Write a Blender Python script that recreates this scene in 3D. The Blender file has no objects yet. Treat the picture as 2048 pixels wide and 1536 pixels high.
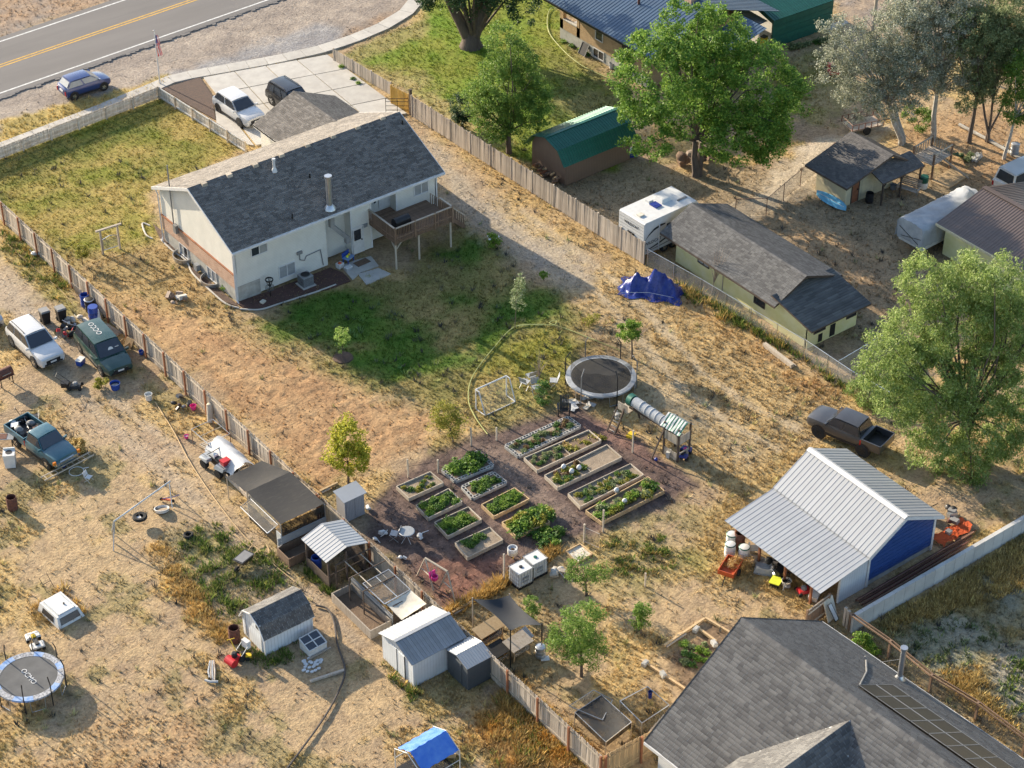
import bpy,math,random
import numpy as np
from mathutils import Vector,Matrix
R=math.radians
random.seed(7);NP=np.random.default_rng(7)
scene=bpy.context.scene
COL=scene.collection
# ---------------------------------------------------------------- camera, sky, sun, exposure
FPX,PITCH,AZ,CAMH=4141.0,R(36.4),R(-37.41),75.0
OX,OY=62.0,92.0
cam_d=bpy.data.cameras.new('camera')
cam_d.sensor_width=36.0;cam_d.lens=36.0*FPX/2048.0
cam_d.clip_start=1.0;cam_d.clip_end=3000.0
cam=bpy.data.objects.new('camera',cam_d);COL.objects.link(cam)
cam.location=(-OX,-OY,CAMH);cam.rotation_euler=(R(90)-PITCH,0,AZ)
scene.camera=cam
SUN_EL,SUN_AZ=20.0,100.5 # direction towards the sun, degrees ccw from +X
world=bpy.data.worlds.new('World');scene.world=world;world.use_nodes=True
wn=world.node_tree.nodes;wl=world.node_tree.links;wn.clear()
sky=wn.new('ShaderNodeTexSky');sky.sky_type='NISHITA';sky.sun_disc=False
sky.sun_elevation=R(SUN_EL);sky.sun_rotation=R(90-SUN_AZ)
sky.air_density=1.0;sky.dust_density=1.2;sky.ozone_density=1.0
bg=wn.new('ShaderNodeBackground');bg.inputs[1].default_value=0.13
wo=wn.new('ShaderNodeOutputWorld')
wl.new(sky.outputs[0],bg.inputs[0]);wl.new(bg.outputs[0],wo.inputs[0])
sun_d=bpy.data.lights.new('sun','SUN');sun_d.energy=5.0;sun_d.angle=R(0.53);sun_d.color=(1.0,0.86,0.66)
sun=bpy.data.objects.new('sun',sun_d);COL.objects.link(sun)
sd=Vector((math.cos(R(SUN_AZ))*math.cos(R(SUN_EL)),math.sin(R(SUN_AZ))*math.cos(R(SUN_EL)),math.sin(R(SUN_EL))))
sun.rotation_euler=sd.to_track_quat('Z','Y').to_euler()
vs=scene.view_settings
vs.view_transform='Standard';vs.look='None';vs.gamma=1.0;vs.use_curve_mapping=False
vs.exposure=1.3
# ---------------------------------------------------------------- measuring: a photo position to a place on the ground or above it
def _ray(px,py):
    u,v=px-1024.0,768.0-py
    d=(u,FPX*math.cos(PITCH)+v*math.sin(PITCH),-FPX*math.sin(PITCH)+v*math.cos(PITCH))
    c,s=math.cos(AZ),math.sin(AZ)
    return(d[0]*c-d[1]*s,d[0]*s+d[1]*c,d[2])
def P(px,py,z=0.0):
    d=_ray(px,py);t=(z-CAMH)/d[2]
    return Vector((d[0]*t-OX,d[1]*t-OY,z))
FWD=Vector((-math.sin(AZ),math.cos(AZ)))
def Q(px,py,base,dd=0.0):
    """point seen at a photo position, standing over (or dd metres beyond) a base point"""
    d=_ray(px,py);D=(base.x+OX)*FWD.x+(base.y+OY)*FWD.y+dd
    t=D/(d[0]*FWD.x+d[1]*FWD.y)
    return Vector((d[0]*t-OX,d[1]*t-OY,CAMH+d[2]*t))
# ---------------------------------------------------------------- object helpers
def tag(o,label=None,cat=None,group=None,kind=None):
    if label:o['label']=label
    if cat:o['category']=cat
    if group:o['group']=group
    if kind:o['kind']=kind
    return o
def thing(name,label,cat,loc=(0,0,0),rz=0.0,group=None):
    o=bpy.data.objects.new(name,None);COL.objects.link(o)
    o.location=loc;o.rotation_euler=(0,0,R(rz));o.empty_display_size=0.2
    return tag(o,label,cat,group)
def link(name,me,parent=None,loc=None,rot=None,scale=None):
    o=bpy.data.objects.new(name,me);COL.objects.link(o)
    if parent is not None:o.parent=parent
    if loc is not None:o.location=loc
    if rot is not None:o.rotation_euler=rot
    if scale is not None:o.scale=scale
    return o
def copy_tree(o,parent=None):
    c=o.copy();COL.objects.link(c);c.parent=parent
    for ch in[x for x in KIDS.get(o.name,[])]:
        copy_tree(ch,c)
    return c
KIDS={}
def kids_of(root):
    KIDS.clear()
    def walk(o):
        KIDS[o.name]=list(o.children)
        for c in o.children:walk(c)
    walk(root)
def clone(root,label,loc,rz=0.0,scale=None,group=None):
    kids_of(root);c=copy_tree(root)
    c.location=loc;c.rotation_euler=(0,0,R(rz))
    if scale:c.scale=(scale,)*3 if isinstance(scale,(int,float)) else scale
    c['label']=label
    if group:c['group']=group
    return c
def fast_mesh(name,verts,faces,mat=None,colors=None,smooth=False):
    """verts Nx3 array, faces MxK array (all the same K)"""
    verts=np.asarray(verts,np.float32);faces=np.asarray(faces,np.int32)
    me=bpy.data.meshes.new(name);k=faces.shape[1];m=len(faces)
    me.vertices.add(len(verts));me.vertices.foreach_set('co',verts.ravel())
    me.loops.add(m*k);me.loops.foreach_set('vertex_index',faces.ravel())
    me.polygons.add(m);me.polygons.foreach_set('loop_start',np.arange(0,m*k,k,dtype=np.int32))
    me.polygons.foreach_set('loop_total',np.full(m,k,np.int32))
    if smooth:me.polygons.foreach_set('use_smooth',np.ones(m,bool))
    if colors is not None:
        a=me.color_attributes.new('tint','FLOAT_COLOR','POINT')
        c=np.ones((len(verts),4),np.float32);c[:,:3]=colors
        a.data.foreach_set('color',c.ravel())
    me.update(calc_edges=True)
    if mat:me.materials.append(mat)
    return me
class MB:
    """collects simple solids into one mesh"""
    def __init__(s):s.v=[];s.f=[]
    def add(s,vs,fs):
        n=len(s.v);s.v+=[tuple(v) for v in vs];s.f+=[tuple(i+n for i in f) for f in fs];return s
    def box(s,x0,x1,y0,y1,z0,z1):
        return s.add([(x0,y0,z0),(x1,y0,z0),(x1,y1,z0),(x0,y1,z0),(x0,y0,z1),(x1,y0,z1),(x1,y1,z1),(x0,y1,z1)],
                     [(3,2,1,0),(4,5,6,7),(0,1,5,4),(1,2,6,5),(2,3,7,6),(3,0,4,7)])
    def hexa(s,a): # eight corners: bottom ring, top ring
        return s.add(a,[(3,2,1,0),(4,5,6,7),(0,1,5,4),(1,2,6,5),(2,3,7,6),(3,0,4,7)])
    def bar(s,a,b,w,h=None,up=(0,0,1)):
        a,b=Vector(a),Vector(b);h=h or w;d=(b-a)
        if d.length<1e-6:return s
        d.normalize();u=Vector(up)
        if abs(d.dot(u))>.97:u=Vector((1,0,0))
        r=d.cross(u).normalized()*(w/2);u=r.cross(d).normalized()*(h/2)
        return s.hexa([a-r-u,a+r-u,a+r+u,a-r+u,b-r-u,b+r-u,b+r+u,b-r+u])
    def cyl(s,a,b,r1,r2=None,n=10,cap=True):
        a,b=Vector(a),Vector(b);r2=r1 if r2 is None else r2;d=(b-a).normalized()
        u=Vector((0,0,1)) if abs(d.z)<.9 else Vector((1,0,0));x=d.cross(u).normalized();y=x.cross(d)
        va=[];
        for c,r in((a,r1),(b,r2)):
            for i in range(n):
                t=2*math.pi*i/n;va.append(c+x*(r*math.cos(t))+y*(r*math.sin(t)))
        fs=[(i,(i+1)%n,n+(i+1)%n,n+i) for i in range(n)]
        if cap:fs+=[tuple(range(n-1,-1,-1)),tuple(range(n,2*n))]
        return s.add(va,fs)
    def tube(s,pts,r,n=6,r_end=None):
        pts=[Vector(p) for p in pts];N=len(pts);va=[];fs=[]
        prev=None
        for k,p in enumerate(pts):
            d=(pts[min(k+1,N-1)]-pts[max(k-1,0)]).normalized()
            u=Vector((0,0,1)) if abs(d.z)<.95 else Vector((1,0,0))
            if prev is not None and abs(prev.dot(d))<.95:u=prev
            x=d.cross(u).normalized();y=x.cross(d).normalized();prev=y
            rr=r if r_end is None else r+(r_end-r)*k/(N-1)
            for i in range(n):
                t=2*math.pi*i/n;va.append(p+x*(rr*math.cos(t))+y*(rr*math.sin(t)))
        for k in range(N-1):
            for i in range(n):fs.append((k*n+i,k*n+(i+1)%n,(k+1)*n+(i+1)%n,(k+1)*n+i))
        fs+=[tuple(range(n-1,-1,-1)),tuple(range((N-1)*n,N*n))]
        return s.add(va,fs)
    def lathe(s,prof,n=16,c=(0,0,0),cap=True):
        va=[];fs=[];m=len(prof)
        for(r,z) in prof:
            for i in range(n):
                t=2*math.pi*i/n;va.append((c[0]+r*math.cos(t),c[1]+r*math.sin(t),c[2]+z))
        for k in range(m-1):
            for i in range(n):fs.append((k*n+i,k*n+(i+1)%n,(k+1)*n+(i+1)%n,(k+1)*n+i))
        if cap and prof[0][0]>1e-4:fs.append(tuple(range(n-1,-1,-1)))
        if cap and prof[-1][0]>1e-4:fs.append(tuple(range((m-1)*n,m*n)))
        return s.add(va,fs)
    def prism(s,poly,z0,z1):
        n=len(poly);va=[(p[0],p[1],z0) for p in poly]+[(p[0],p[1],z1) for p in poly]
        return s.add(va,[tuple(range(n-1,-1,-1)),tuple(range(n,2*n))]+[(i,(i+1)%n,n+(i+1)%n,n+i) for i in range(n)])
    def extr(s,poly,axis,a0,a1):
        """polygon in the plane across an axis ('x': (y,z), 'y': (x,z)) pushed along it"""
        n=len(poly)
        mk=(lambda p,a:(a,p[0],p[1])) if axis=='x' else(lambda p,a:(p[0],a,p[1]))
        va=[mk(p,a0) for p in poly]+[mk(p,a1) for p in poly]
        return s.add(va,[tuple(range(n-1,-1,-1)),tuple(range(n,2*n))]+[(i,(i+1)%n,n+(i+1)%n,n+i) for i in range(n)])
    def grid(s,rows,closed=False):
        n=len(s.v);m=len(rows);k=len(rows[0])
        for r in rows:s.v+=[tuple(p) for p in r]
        for i in range(m-1):
            for j in range(k if closed else k-1):
                s.f.append((n+i*k+j,n+i*k+(j+1)%k,n+(i+1)*k+(j+1)%k,n+(i+1)*k+j))
        return s
    def ball(s,c,rx,ry=None,rz=None,n=10,m=6):
        ry=ry or rx;rz=rz or rx;rows=[]
        for i in range(m+1):
            t=math.pi*(i/m-.5);k=max(math.cos(t),.02)
            rows.append([(c[0]+rx*k*math.cos(2*math.pi*j/n),c[1]+ry*k*math.sin(2*math.pi*j/n),c[2]+rz*math.sin(t)) for j in range(n)])
        return s.grid(rows,True)
    def mesh(s,name,mat=None,smooth=False):
        me=bpy.data.meshes.new(name);me.from_pydata(s.v,[],s.f);me.update()
        if smooth:
            me.polygons.foreach_set('use_smooth',np.ones(len(me.polygons),bool))
        if mat:me.materials.append(mat)
        return me
    def build(s,name,mat,parent=None,smooth=False,loc=None,rot=None):
        me=s.mesh(name,mat)
        o=link(name,me,parent,loc,rot)
        import bmesh
        bm=bmesh.new();bm.from_mesh(me);bmesh.ops.recalc_face_normals(bm,faces=bm.faces);bm.to_mesh(me);bm.free()
        if smooth:
            me.polygons.foreach_set('use_smooth',np.ones(len(me.polygons),bool))
            try:me.set_sharp_from_angle(angle=R(38))
            except Exception:pass
        return o
# ---------------------------------------------------------------- materials
def _new(name):
    m=bpy.data.materials.new(name);m.use_nodes=True;nt=m.node_tree;nt.nodes.clear()
    out=nt.nodes.new('ShaderNodeOutputMaterial');return m,nt,out
def _math(nt,op,a,b=None,clamp=False):
    n=nt.nodes.new('ShaderNodeMath');n.operation=op;n.use_clamp=clamp
    for i,v in enumerate((a,b)):
        if v is None:continue
        if isinstance(v,(int,float)):n.inputs[i].default_value=v
        else:nt.links.new(v,n.inputs[i])
    return n.outputs[0]
def _mix(nt,f,a,b,mode='MIX'):
    n=nt.nodes.new('ShaderNodeMix');n.data_type='RGBA';n.blend_type=mode
    for i,v in((0,f),(6,a),(7,b)):
        if isinstance(v,(int,float)):n.inputs[i].default_value=v
        elif isinstance(v,tuple):n.inputs[i].default_value=(*v,1.0) if len(v)==3 else v
        else:nt.links.new(v,n.inputs[i])
    return n.outputs[2]
def _noise(nt,vec,scale,detail=3.0,rough=.55):
    n=nt.nodes.new('ShaderNodeTexNoise');n.inputs['Scale'].default_value=scale
    n.inputs['Detail'].default_value=detail;n.inputs['Roughness'].default_value=rough
    if vec is not None:nt.links.new(vec,n.inputs['Vector'])
    return n.outputs[0]
def _map(nt,v,lo,hi,a=0.0,b=1.0):
    n=nt.nodes.new('ShaderNodeMapRange');nt.links.new(v,n.inputs[0])
    for i,x in zip((1,2,3,4),(lo,hi,a,b)):n.inputs[i].default_value=x
    return n.outputs[0]
def mat(name,col,rough=.75,col2=None,vscale=3.0,var=.2,bump=.15,bscale=25.0,metal=0.0,orand=0.0,island=0.0,spec=.4,stretch=None,dirt=None,coat=0.0):
    """col with soft blotches towards col2 (or darker), optional per-object / per-piece variation and fine relief"""
    m,nt,out=_new(name);N=nt.nodes;L=nt.links
    tc=N.new('ShaderNodeTexCoord');vec=tc.outputs['Object']
    if stretch:
        mp=N.new('ShaderNodeMapping');mp.inputs['Scale'].default_value=stretch;L.new(vec,mp.inputs[0]);vec=mp.outputs[0]
    n1=_noise(nt,vec,vscale,4.0,.6)
    c2=col2 or tuple(c*(1-var*2.2) for c in col)
    c=_mix(nt,_map(nt,n1,.35,.68),col,c2)
    n2=_noise(nt,vec,bscale,2.0)
    c=_mix(nt,_map(nt,n2,.3,.7,0,var),c,tuple(x*.55 for x in col))
    if dirt:
        n3=_noise(nt,vec,vscale*.6,5.0,.7)
        c=_mix(nt,_map(nt,n3,.55,.75,0,.75),c,dirt)
    if orand or island:
        if orand:r=N.new('ShaderNodeObjectInfo').outputs['Random'];k=orand
        else:r=N.new('ShaderNodeNewGeometry').outputs['Random Per Island'];k=island
        h=N.new('ShaderNodeHueSaturation');L.new(c,h.inputs['Color'])
        L.new(_map(nt,r,0,1,1-k,1+k),h.inputs['Value']);c=h.outputs[0]
    b=N.new('ShaderNodeBsdfPrincipled');L.new(c,b.inputs['Base Color'])
    b.inputs['Metallic'].default_value=metal;b.inputs['Specular IOR Level'].default_value=spec
    L.new(_map(nt,n1,0,1,max(rough-.12,.03),min(rough+.12,1)),b.inputs['Roughness'])
    if coat:b.inputs['Coat Weight'].default_value=coat;b.inputs['Coat Roughness'].default_value=.08
    if bump:
        bp=N.new('ShaderNodeBump');bp.inputs['Strength'].default_value=bump;bp.inputs['Distance'].default_value=.03
        L.new(n2,bp.inputs['Height']);L.new(bp.outputs[0],b.inputs['Normal'])
    L.new(b.outputs[0],out.inputs[0]);return m
def siding_mat(name,col,pitch=.115,axis='Z',depth=.6,dark=.7):
    m,nt,out=_new(name);N=nt.nodes;L=nt.links
    tc=N.new('ShaderNodeTexCoord');sp=N.new('ShaderNodeSeparateXYZ');L.new(tc.outputs['Object'],sp.inputs[0])
    fr=_math(nt,'FRACT',_math(nt,'DIVIDE',sp.outputs[axis],pitch))
    n1=_noise(nt,tc.outputs['Object'],1.2,5.0,.65)
    c=_mix(nt,_map(nt,n1,.35,.7),col,tuple(x*.86 for x in col))
    c=_mix(nt,_map(nt,fr,.86,.92),c,tuple(x*dark for x in col))
    b=N.new('ShaderNodeBsdfPrincipled');L.new(c,b.inputs['Base Color']);b.inputs['Roughness'].default_value=.6
    bp=N.new('ShaderNodeBump');bp.inputs['Strength'].default_value=depth;bp.inputs['Distance'].default_value=.02
    L.new(fr,bp.inputs['Height']);bp.invert=True;L.new(bp.outputs[0],b.inputs['Normal'])
    L.new(b.outputs[0],out.inputs[0]);return m
def brick_mat(name,c1,c2,mortar,w=.22,h=.075,rotx=True):
    m,nt,out=_new(name);N=nt.nodes;L=nt.links
    tc=N.new('ShaderNodeTexCoord');sp=N.new('ShaderNodeSeparateXYZ');L.new(tc.outputs['Object'],sp.inputs[0])
    cb=N.new('ShaderNodeCombineXYZ');L.new(_math(nt,'ADD',sp.outputs['X'],sp.outputs['Y']),cb.inputs[0]);L.new(sp.outputs['Z'],cb.inputs[1])
    br=N.new('ShaderNodeTexBrick');L.new(cb.outputs[0],br.inputs['Vector'])
    for k,v in(('Color1',c1),('Color2',c2),('Mortar',mortar)):br.inputs[k].default_value=(*v,1)
    br.inputs['Scale'].default_value=1.0;br.inputs['Brick Width'].default_value=w;br.inputs['Row Height'].default_value=h;br.inputs['Mortar Size'].default_value=.008
    n1=_noise(nt,tc.outputs['Object'],2.0,4.0)
    c=_mix(nt,_map(nt,n1,.4,.7,0,.4),br.outputs[0],tuple(x*.6 for x in c1))
    b=N.new('ShaderNodeBsdfPrincipled');L.new(c,b.inputs['Base Color']);b.inputs['Roughness'].default_value=.85
    bp=N.new('ShaderNodeBump');bp.inputs['Strength'].default_value=.5;bp.inputs['Distance'].default_value=.01;bp.invert=True
    L.new(br.outputs['Fac'],bp.inputs['Height']);L.new(bp.outputs[0],b.inputs['Normal'])
    L.new(b.outputs[0],out.inputs[0]);return m
def leaf_mat(name,cols,trans=.4,rough=.6):
    """each leaf takes its own tint between the given colours"""
    m,nt,out=_new(name);N=nt.nodes;L=nt.links
    r=N.new('ShaderNodeNewGeometry').outputs['Random Per Island']
    ra=N.new('ShaderNodeValToRGB');L.new(r,ra.inputs[0]);el=ra.color_ramp.elements
    el[0].color=(*cols[0],1);el[1].color=(*cols[-1],1)
    for i,c in enumerate(cols[1:-1]):
        e=el.new((i+1)/(len(cols)-1));e.color=(*c,1)
    b=N.new('ShaderNodeBsdfPrincipled');L.new(ra.outputs[0],b.inputs['Base Color']);b.inputs['Roughness'].default_value=rough
    b.inputs['Specular IOR Level'].default_value=.3
    t=N.new('ShaderNodeBsdfTranslucent')
    g=N.new('ShaderNodeGamma');g.inputs[1].default_value=.8;L.new(ra.outputs[0],g.inputs[0]);L.new(g.outputs[0],t.inputs[0])
    mx=N.new('ShaderNodeMixShader');mx.inputs[0].default_value=trans
    L.new(b.outputs[0],mx.inputs[1]);L.new(t.outputs[0],mx.inputs[2]);L.new(mx.outputs[0],out.inputs[0]);return m
def tint_mat(name,rough=.9,trans=.25):
    m,nt,out=_new(name);N=nt.nodes;L=nt.links
    a=N.new('ShaderNodeAttribute');a.attribute_name='tint'
    b=N.new('ShaderNodeBsdfPrincipled');L.new(a.outputs[0],b.inputs['Base Color']);b.inputs['Roughness'].default_value=rough;b.inputs['Specular IOR Level'].default_value=.15
    t=N.new('ShaderNodeBsdfTranslucent');L.new(a.outputs[0],t.inputs[0])
    mx=N.new('ShaderNodeMixShader');mx.inputs[0].default_value=trans
    L.new(b.outputs[0],mx.inputs[1]);L.new(t.outputs[0],mx.inputs[2]);L.new(mx.outputs[0],out.inputs[0]);return m
def mesh_mat(name,col,opacity=.3,pitch=.06,metal=0.0):
    """woven wire or netting: strands cross diagonally, open in between"""
    m,nt,out=_new(name);N=nt.nodes;L=nt.links
    tc=N.new('ShaderNodeTexCoord');n=_noise(nt,tc.outputs['Object'],1.4,3.0)
    f=_map(nt,n,.3,.7,opacity*.75,opacity*1.25)
    b=N.new('ShaderNodeBsdfPrincipled');b.inputs['Base Color'].default_value=(*col,1);b.inputs['Roughness'].default_value=.6;b.inputs['Metallic'].default_value=metal
    t=N.new('ShaderNodeBsdfTransparent');mx=N.new('ShaderNodeMixShader')
    L.new(f,mx.inputs[0]);L.new(t.outputs[0],mx.inputs[1]);L.new(b.outputs[0],mx.inputs[2]);L.new(mx.outputs[0],out.inputs[0]);return m
M={}
M['white_paint']=mat('white_paint',(.60,.59,.57),.6,var=.1)
M['trim']=mat('white_trim',(.58,.58,.575),.55,var=.08,bump=.05)
M['wood_grey']=mat('weathered_grey_wood',(.44,.38,.31),.85,col2=(.33,.275,.22),vscale=1.5,orand=.3,stretch=(6,6,1),dirt=(.26,.18,.12))
M['wood_pale']=mat('pale_dry_wood',(.46,.40,.32),.85,col2=(.35,.29,.22),vscale=2,orand=.22,stretch=(5,5,1))
M['wood_tan']=mat('new_tan_wood',(.50,.36,.20),.8,col2=(.40,.27,.14),vscale=2,orand=.2,stretch=(5,5,1))
M['wood_gold']=mat('fresh_golden_wood',(.62,.36,.07),.75,col2=(.50,.27,.05),vscale=2,orand=.15)
M['wood_brown']=mat('brown_wood',(.22,.14,.09),.85,col2=(.14,.09,.06),vscale=2,orand=.25,stretch=(4,4,1))
M['wood_dark']=mat('dark_wood',(.09,.065,.05),.85,vscale=2,orand=.25)
M['wood_red']=mat('reddish_post_wood',(.33,.13,.06),.8,col2=(.22,.09,.045),vscale=3,orand=.2)
M['post_red']=M['wood_red']
M['picket_white']=mat('worn_white_picket',(.56,.52,.46),.8,col2=(.36,.28,.20),vscale=2.5,orand=.2,dirt=(.27,.18,.11))
M['concrete']=mat('concrete',(.44,.42,.38),.9,col2=(.36,.34,.31),vscale=1.2,bump=.1,orand=.08,dirt=(.33,.30,.26))
M['concrete_wall']=mat('cast_concrete',(.50,.49,.46),.9,col2=(.40,.39,.37),vscale=.9,bump=.08,orand=.06)
M['cinder']=mat('concrete_block',(.47,.46,.43),.95,var=.2,orand=.12)
M['steel']=mat('galvanised_steel',(.55,.56,.57),.35,var=.12,metal=.8,bump=.03)
M['tin']=mat('white_metal_panel',(.36,.37,.38),.38,var=.06,vscale=.6,metal=.15,bump=.02,orand=.05,dirt=(.31,.30,.285))
M['tin_grey']=mat('grey_metal_panel',(.30,.32,.34),.4,var=.1,metal=.3,bump=.02,orand=.06)
M['tin_old']=mat('old_galvanised_panel',(.30,.305,.31),.45,col2=(.23,.23,.23),var=.12,vscale=1.5,metal=.35,orand=.1,dirt=(.30,.25,.2))
M['tin_blue']=mat('blue_metal_siding',(.035,.085,.27),.4,var=.08,metal=.1,bump=.02,orand=.05)
M['tin_green']=mat('green_metal_roofing',(.02,.115,.085),.4,var=.1,metal=.2,bump=.02,orand=.06)
M['tin_bluegrey']=mat('blue_grey_metal_roofing',(.075,.12,.18),.38,var=.1,metal=.3,bump=.02,orand=.06)
M['tin_brown']=mat('brown_metal_roofing',(.15,.115,.10),.4,var=.1,metal=.25,bump=.02,orand=.06)
M['black']=mat('black_plastic',(.015,.015,.017),.5,var=.1,bump=.03)
M['black_metal']=mat('black_metal',(.02,.02,.02),.4,var=.1,metal=.3,bump=.02)
M['rubber']=mat('rubber',(.02,.02,.02),.9,var=.15)
M['glass']=mat('window_glass',(.03,.035,.045),.08,var=.1,bump=0,spec=.9)
M['glass_pale']=mat('pane_with_blind',(.30,.31,.31),.15,var=.1,bump=0,spec=.8)
M['chrome']=mat('bright_metal',(.7,.7,.7),.2,var=.08,metal=.9,bump=0)
M['rust']=mat('rusty_steel',(.14,.055,.035),.85,col2=(.07,.03,.025),vscale=6)
M['rust_pipe']=mat('rusty_pipe',(.25,.14,.09),.7,col2=(.14,.07,.05),vscale=8)
M['white_plastic']=mat('white_plastic',(.58,.58,.565),.45,var=.06,bump=.02)
M['grey_plastic']=mat('grey_plastic',(.20,.20,.20),.5,var=.1,bump=.03)
M['blue_plastic']=mat('blue_plastic',(.025,.07,.33),.4,var=.1,bump=.02)
M['red_paint']=mat('red_paint',(.50,.025,.03),.4,var=.1,bump=.02)
M['pink']=mat('pink_plastic',(.75,.05,.28),.45,var=.1,bump=.02)
M['yellow']=mat('yellow_plastic',(.75,.50,.03),.5,var=.1,bump=.02)
M['lime']=mat('lime_plastic',(.62,.68,.05),.5,var=.1,bump=.02)
M['orange']=mat('orange_cloth',(.62,.10,.02),.7,var=.15)
M['orange_paint']=mat('orange_red_paint',(.50,.09,.025),.55,var=.15)
M['teal']=mat('faded_teal_paint',(.03,.12,.15),.35,col2=(.09,.19,.21),vscale=1.2,var=.1,bump=.02,coat=.3)
M['tarp_blue']=mat('blue_tarp',(.014,.028,.17),.3,col2=(.03,.05,.24),vscale=4,var=.15,bump=.3,bscale=6)
M['tarp_blue_light']=mat('bright_blue_tarp',(.05,.16,.55),.4,col2=(.10,.24,.62),vscale=3,var=.12,bump=.3,bscale=6)
M['tarp_grey']=mat('grey_cover_cloth',(.36,.38,.40),.75,var=.12,vscale=1.5,bump=.3,bscale=5)
M['canvas']=mat('cream_canvas',(.60,.55,.45),.85,var=.12)
M['white_cloth']=mat('white_sheet',(.56,.565,.565),.7,var=.08)
M['shade_cloth']=mat('black_shade_cloth',(.016,.017,.02),.9,col2=(.03,.029,.028),vscale=2,var=.2,dirt=(.05,.047,.043),stretch=(1,4,1))
M['shade_sail']=mat('dark_shade_sail',(.020,.024,.030),.8,col2=(.032,.034,.038),vscale=1,var=.1,bump=.05)
M['soil']=mat('garden_soil',(.13,.085,.055),.95,col2=(.20,.14,.09),vscale=3,var=.3,bump=.8,bscale=14)
M['soil_pale']=mat('dry_garden_soil',(.29,.23,.165),.95,col2=(.20,.155,.11),vscale=3,var=.25,bump=.8,bscale=14)
M['mulch']=mat('dark_bark_mulch',(.075,.05,.04),.95,col2=(.12,.075,.055),vscale=5,var=.4,bump=1.0,bscale=22)
M['mulch_red']=mat('red_bark_mulch',(.10,.05,.04),.95,col2=(.06,.035,.03),vscale=5,var=.4,bump=1.0,bscale=22)
M['hose']=mat('green_hose',(.34,.36,.13),.55,var=.1)
M['hose_tan']=mat('tan_hose',(.48,.34,.18),.6,var=.1)
M['hose_dark']=mat('dark_hose',(.07,.06,.055),.7,var=.15)
M['bark']=mat('bark',(.13,.10,.08),.95,col2=(.08,.06,.05),vscale=4,var=.3,bump=.8,bscale=12,stretch=(1,1,.3))
M['bark_pale']=mat('pale_bark',(.42,.40,.36),.9,col2=(.26,.24,.21),vscale=3,var=.25,bump=.5,bscale=12)
M['twig']=mat('dry_twig',(.40,.31,.24),.9,var=.2)
M['net']=mesh_mat('black_netting',(.012,.012,.013),.42)
M['net_thin']=mesh_mat('thin_black_netting',(.012,.012,.013),.4)
M['net_dense']=mesh_mat('dense_black_netting',(.014,.013,.012),.86)
M['chain']=mesh_mat('chain_link',(.42,.42,.41),.30,metal=.3)
M['chain_dark']=mesh_mat('dark_chain_link',(.10,.10,.10),.34)
M['yellow_stucco']=mat('pale_yellow_stucco',(.58,.54,.25),.85,col2=(.66,.62,.36),vscale=1.2,var=.12,dirt=(.62,.58,.40))
M['cream_board']=mat('cream_painted_board',(.56,.51,.33),.8,col2=(.46,.42,.30),vscale=1.5,var=.15,orand=.1,dirt=(.36,.33,.27))
M['siding']=siding_mat('cream_lap_siding',(.60,.585,.53))
M['siding_white']=siding_mat('white_lap_siding',(.60,.59,.565))
M['board_batten']=siding_mat('white_vertical_metal',(.62,.64,.67),.22,'Y',.5,.75)
M['shed_white']=siding_mat('white_ribbed_shed_wall',(.52,.545,.57),.18,'X',.6,.78)
M['shed_white_y']=siding_mat('white_ribbed_shed_wall_side',(.52,.545,.57),.18,'Y',.6,.78)
M['shed_dark']=siding_mat('dark_ribbed_shed_wall',(.065,.075,.085),.09,'X',.6,.6)
M['shed_dark_y']=siding_mat('dark_ribbed_shed_wall_side',(.065,.075,.085),.09,'Y',.6,.6)
M['shed_grey']=siding_mat('grey_ribbed_shed_wall',(.26,.26,.28),.10,'X',.8,.45)
M['shed_grey_y']=siding_mat('grey_ribbed_shed_wall_side',(.26,.26,.28),.10,'Y',.8,.45)
M['t111_x']=siding_mat('grooved_white_board',(.60,.63,.66),.20,'X',.5,.55)
M['t111_y']=siding_mat('grooved_white_board_side',(.60,.63,.66),.20,'Y',.5,.55)
M['wood_wall_x']=siding_mat('brown_plank_wall',(.17,.115,.08),.15,'X',.6,.5)
M['wood_wall_y']=siding_mat('brown_plank_wall_side',(.17,.115,.08),.15,'Y',.6,.5)
M['green_wall_x']=siding_mat('green_metal_wall',(.03,.15,.11),.23,'Z',.6,.6)
M['brick_red']=brick_mat('red_brick',(.36,.20,.13),(.44,.27,.18),(.46,.42,.36))
M['brick_tan']=brick_mat('tan_brick',(.30,.19,.09),(.38,.25,.12),(.36,.30,.22))
M['foundation']=mat('grey_foundation',(.40,.39,.35),.9,var=.15,vscale=2)
def shingle_mat(name,cols):
    return leaf_like(name,cols)
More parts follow.
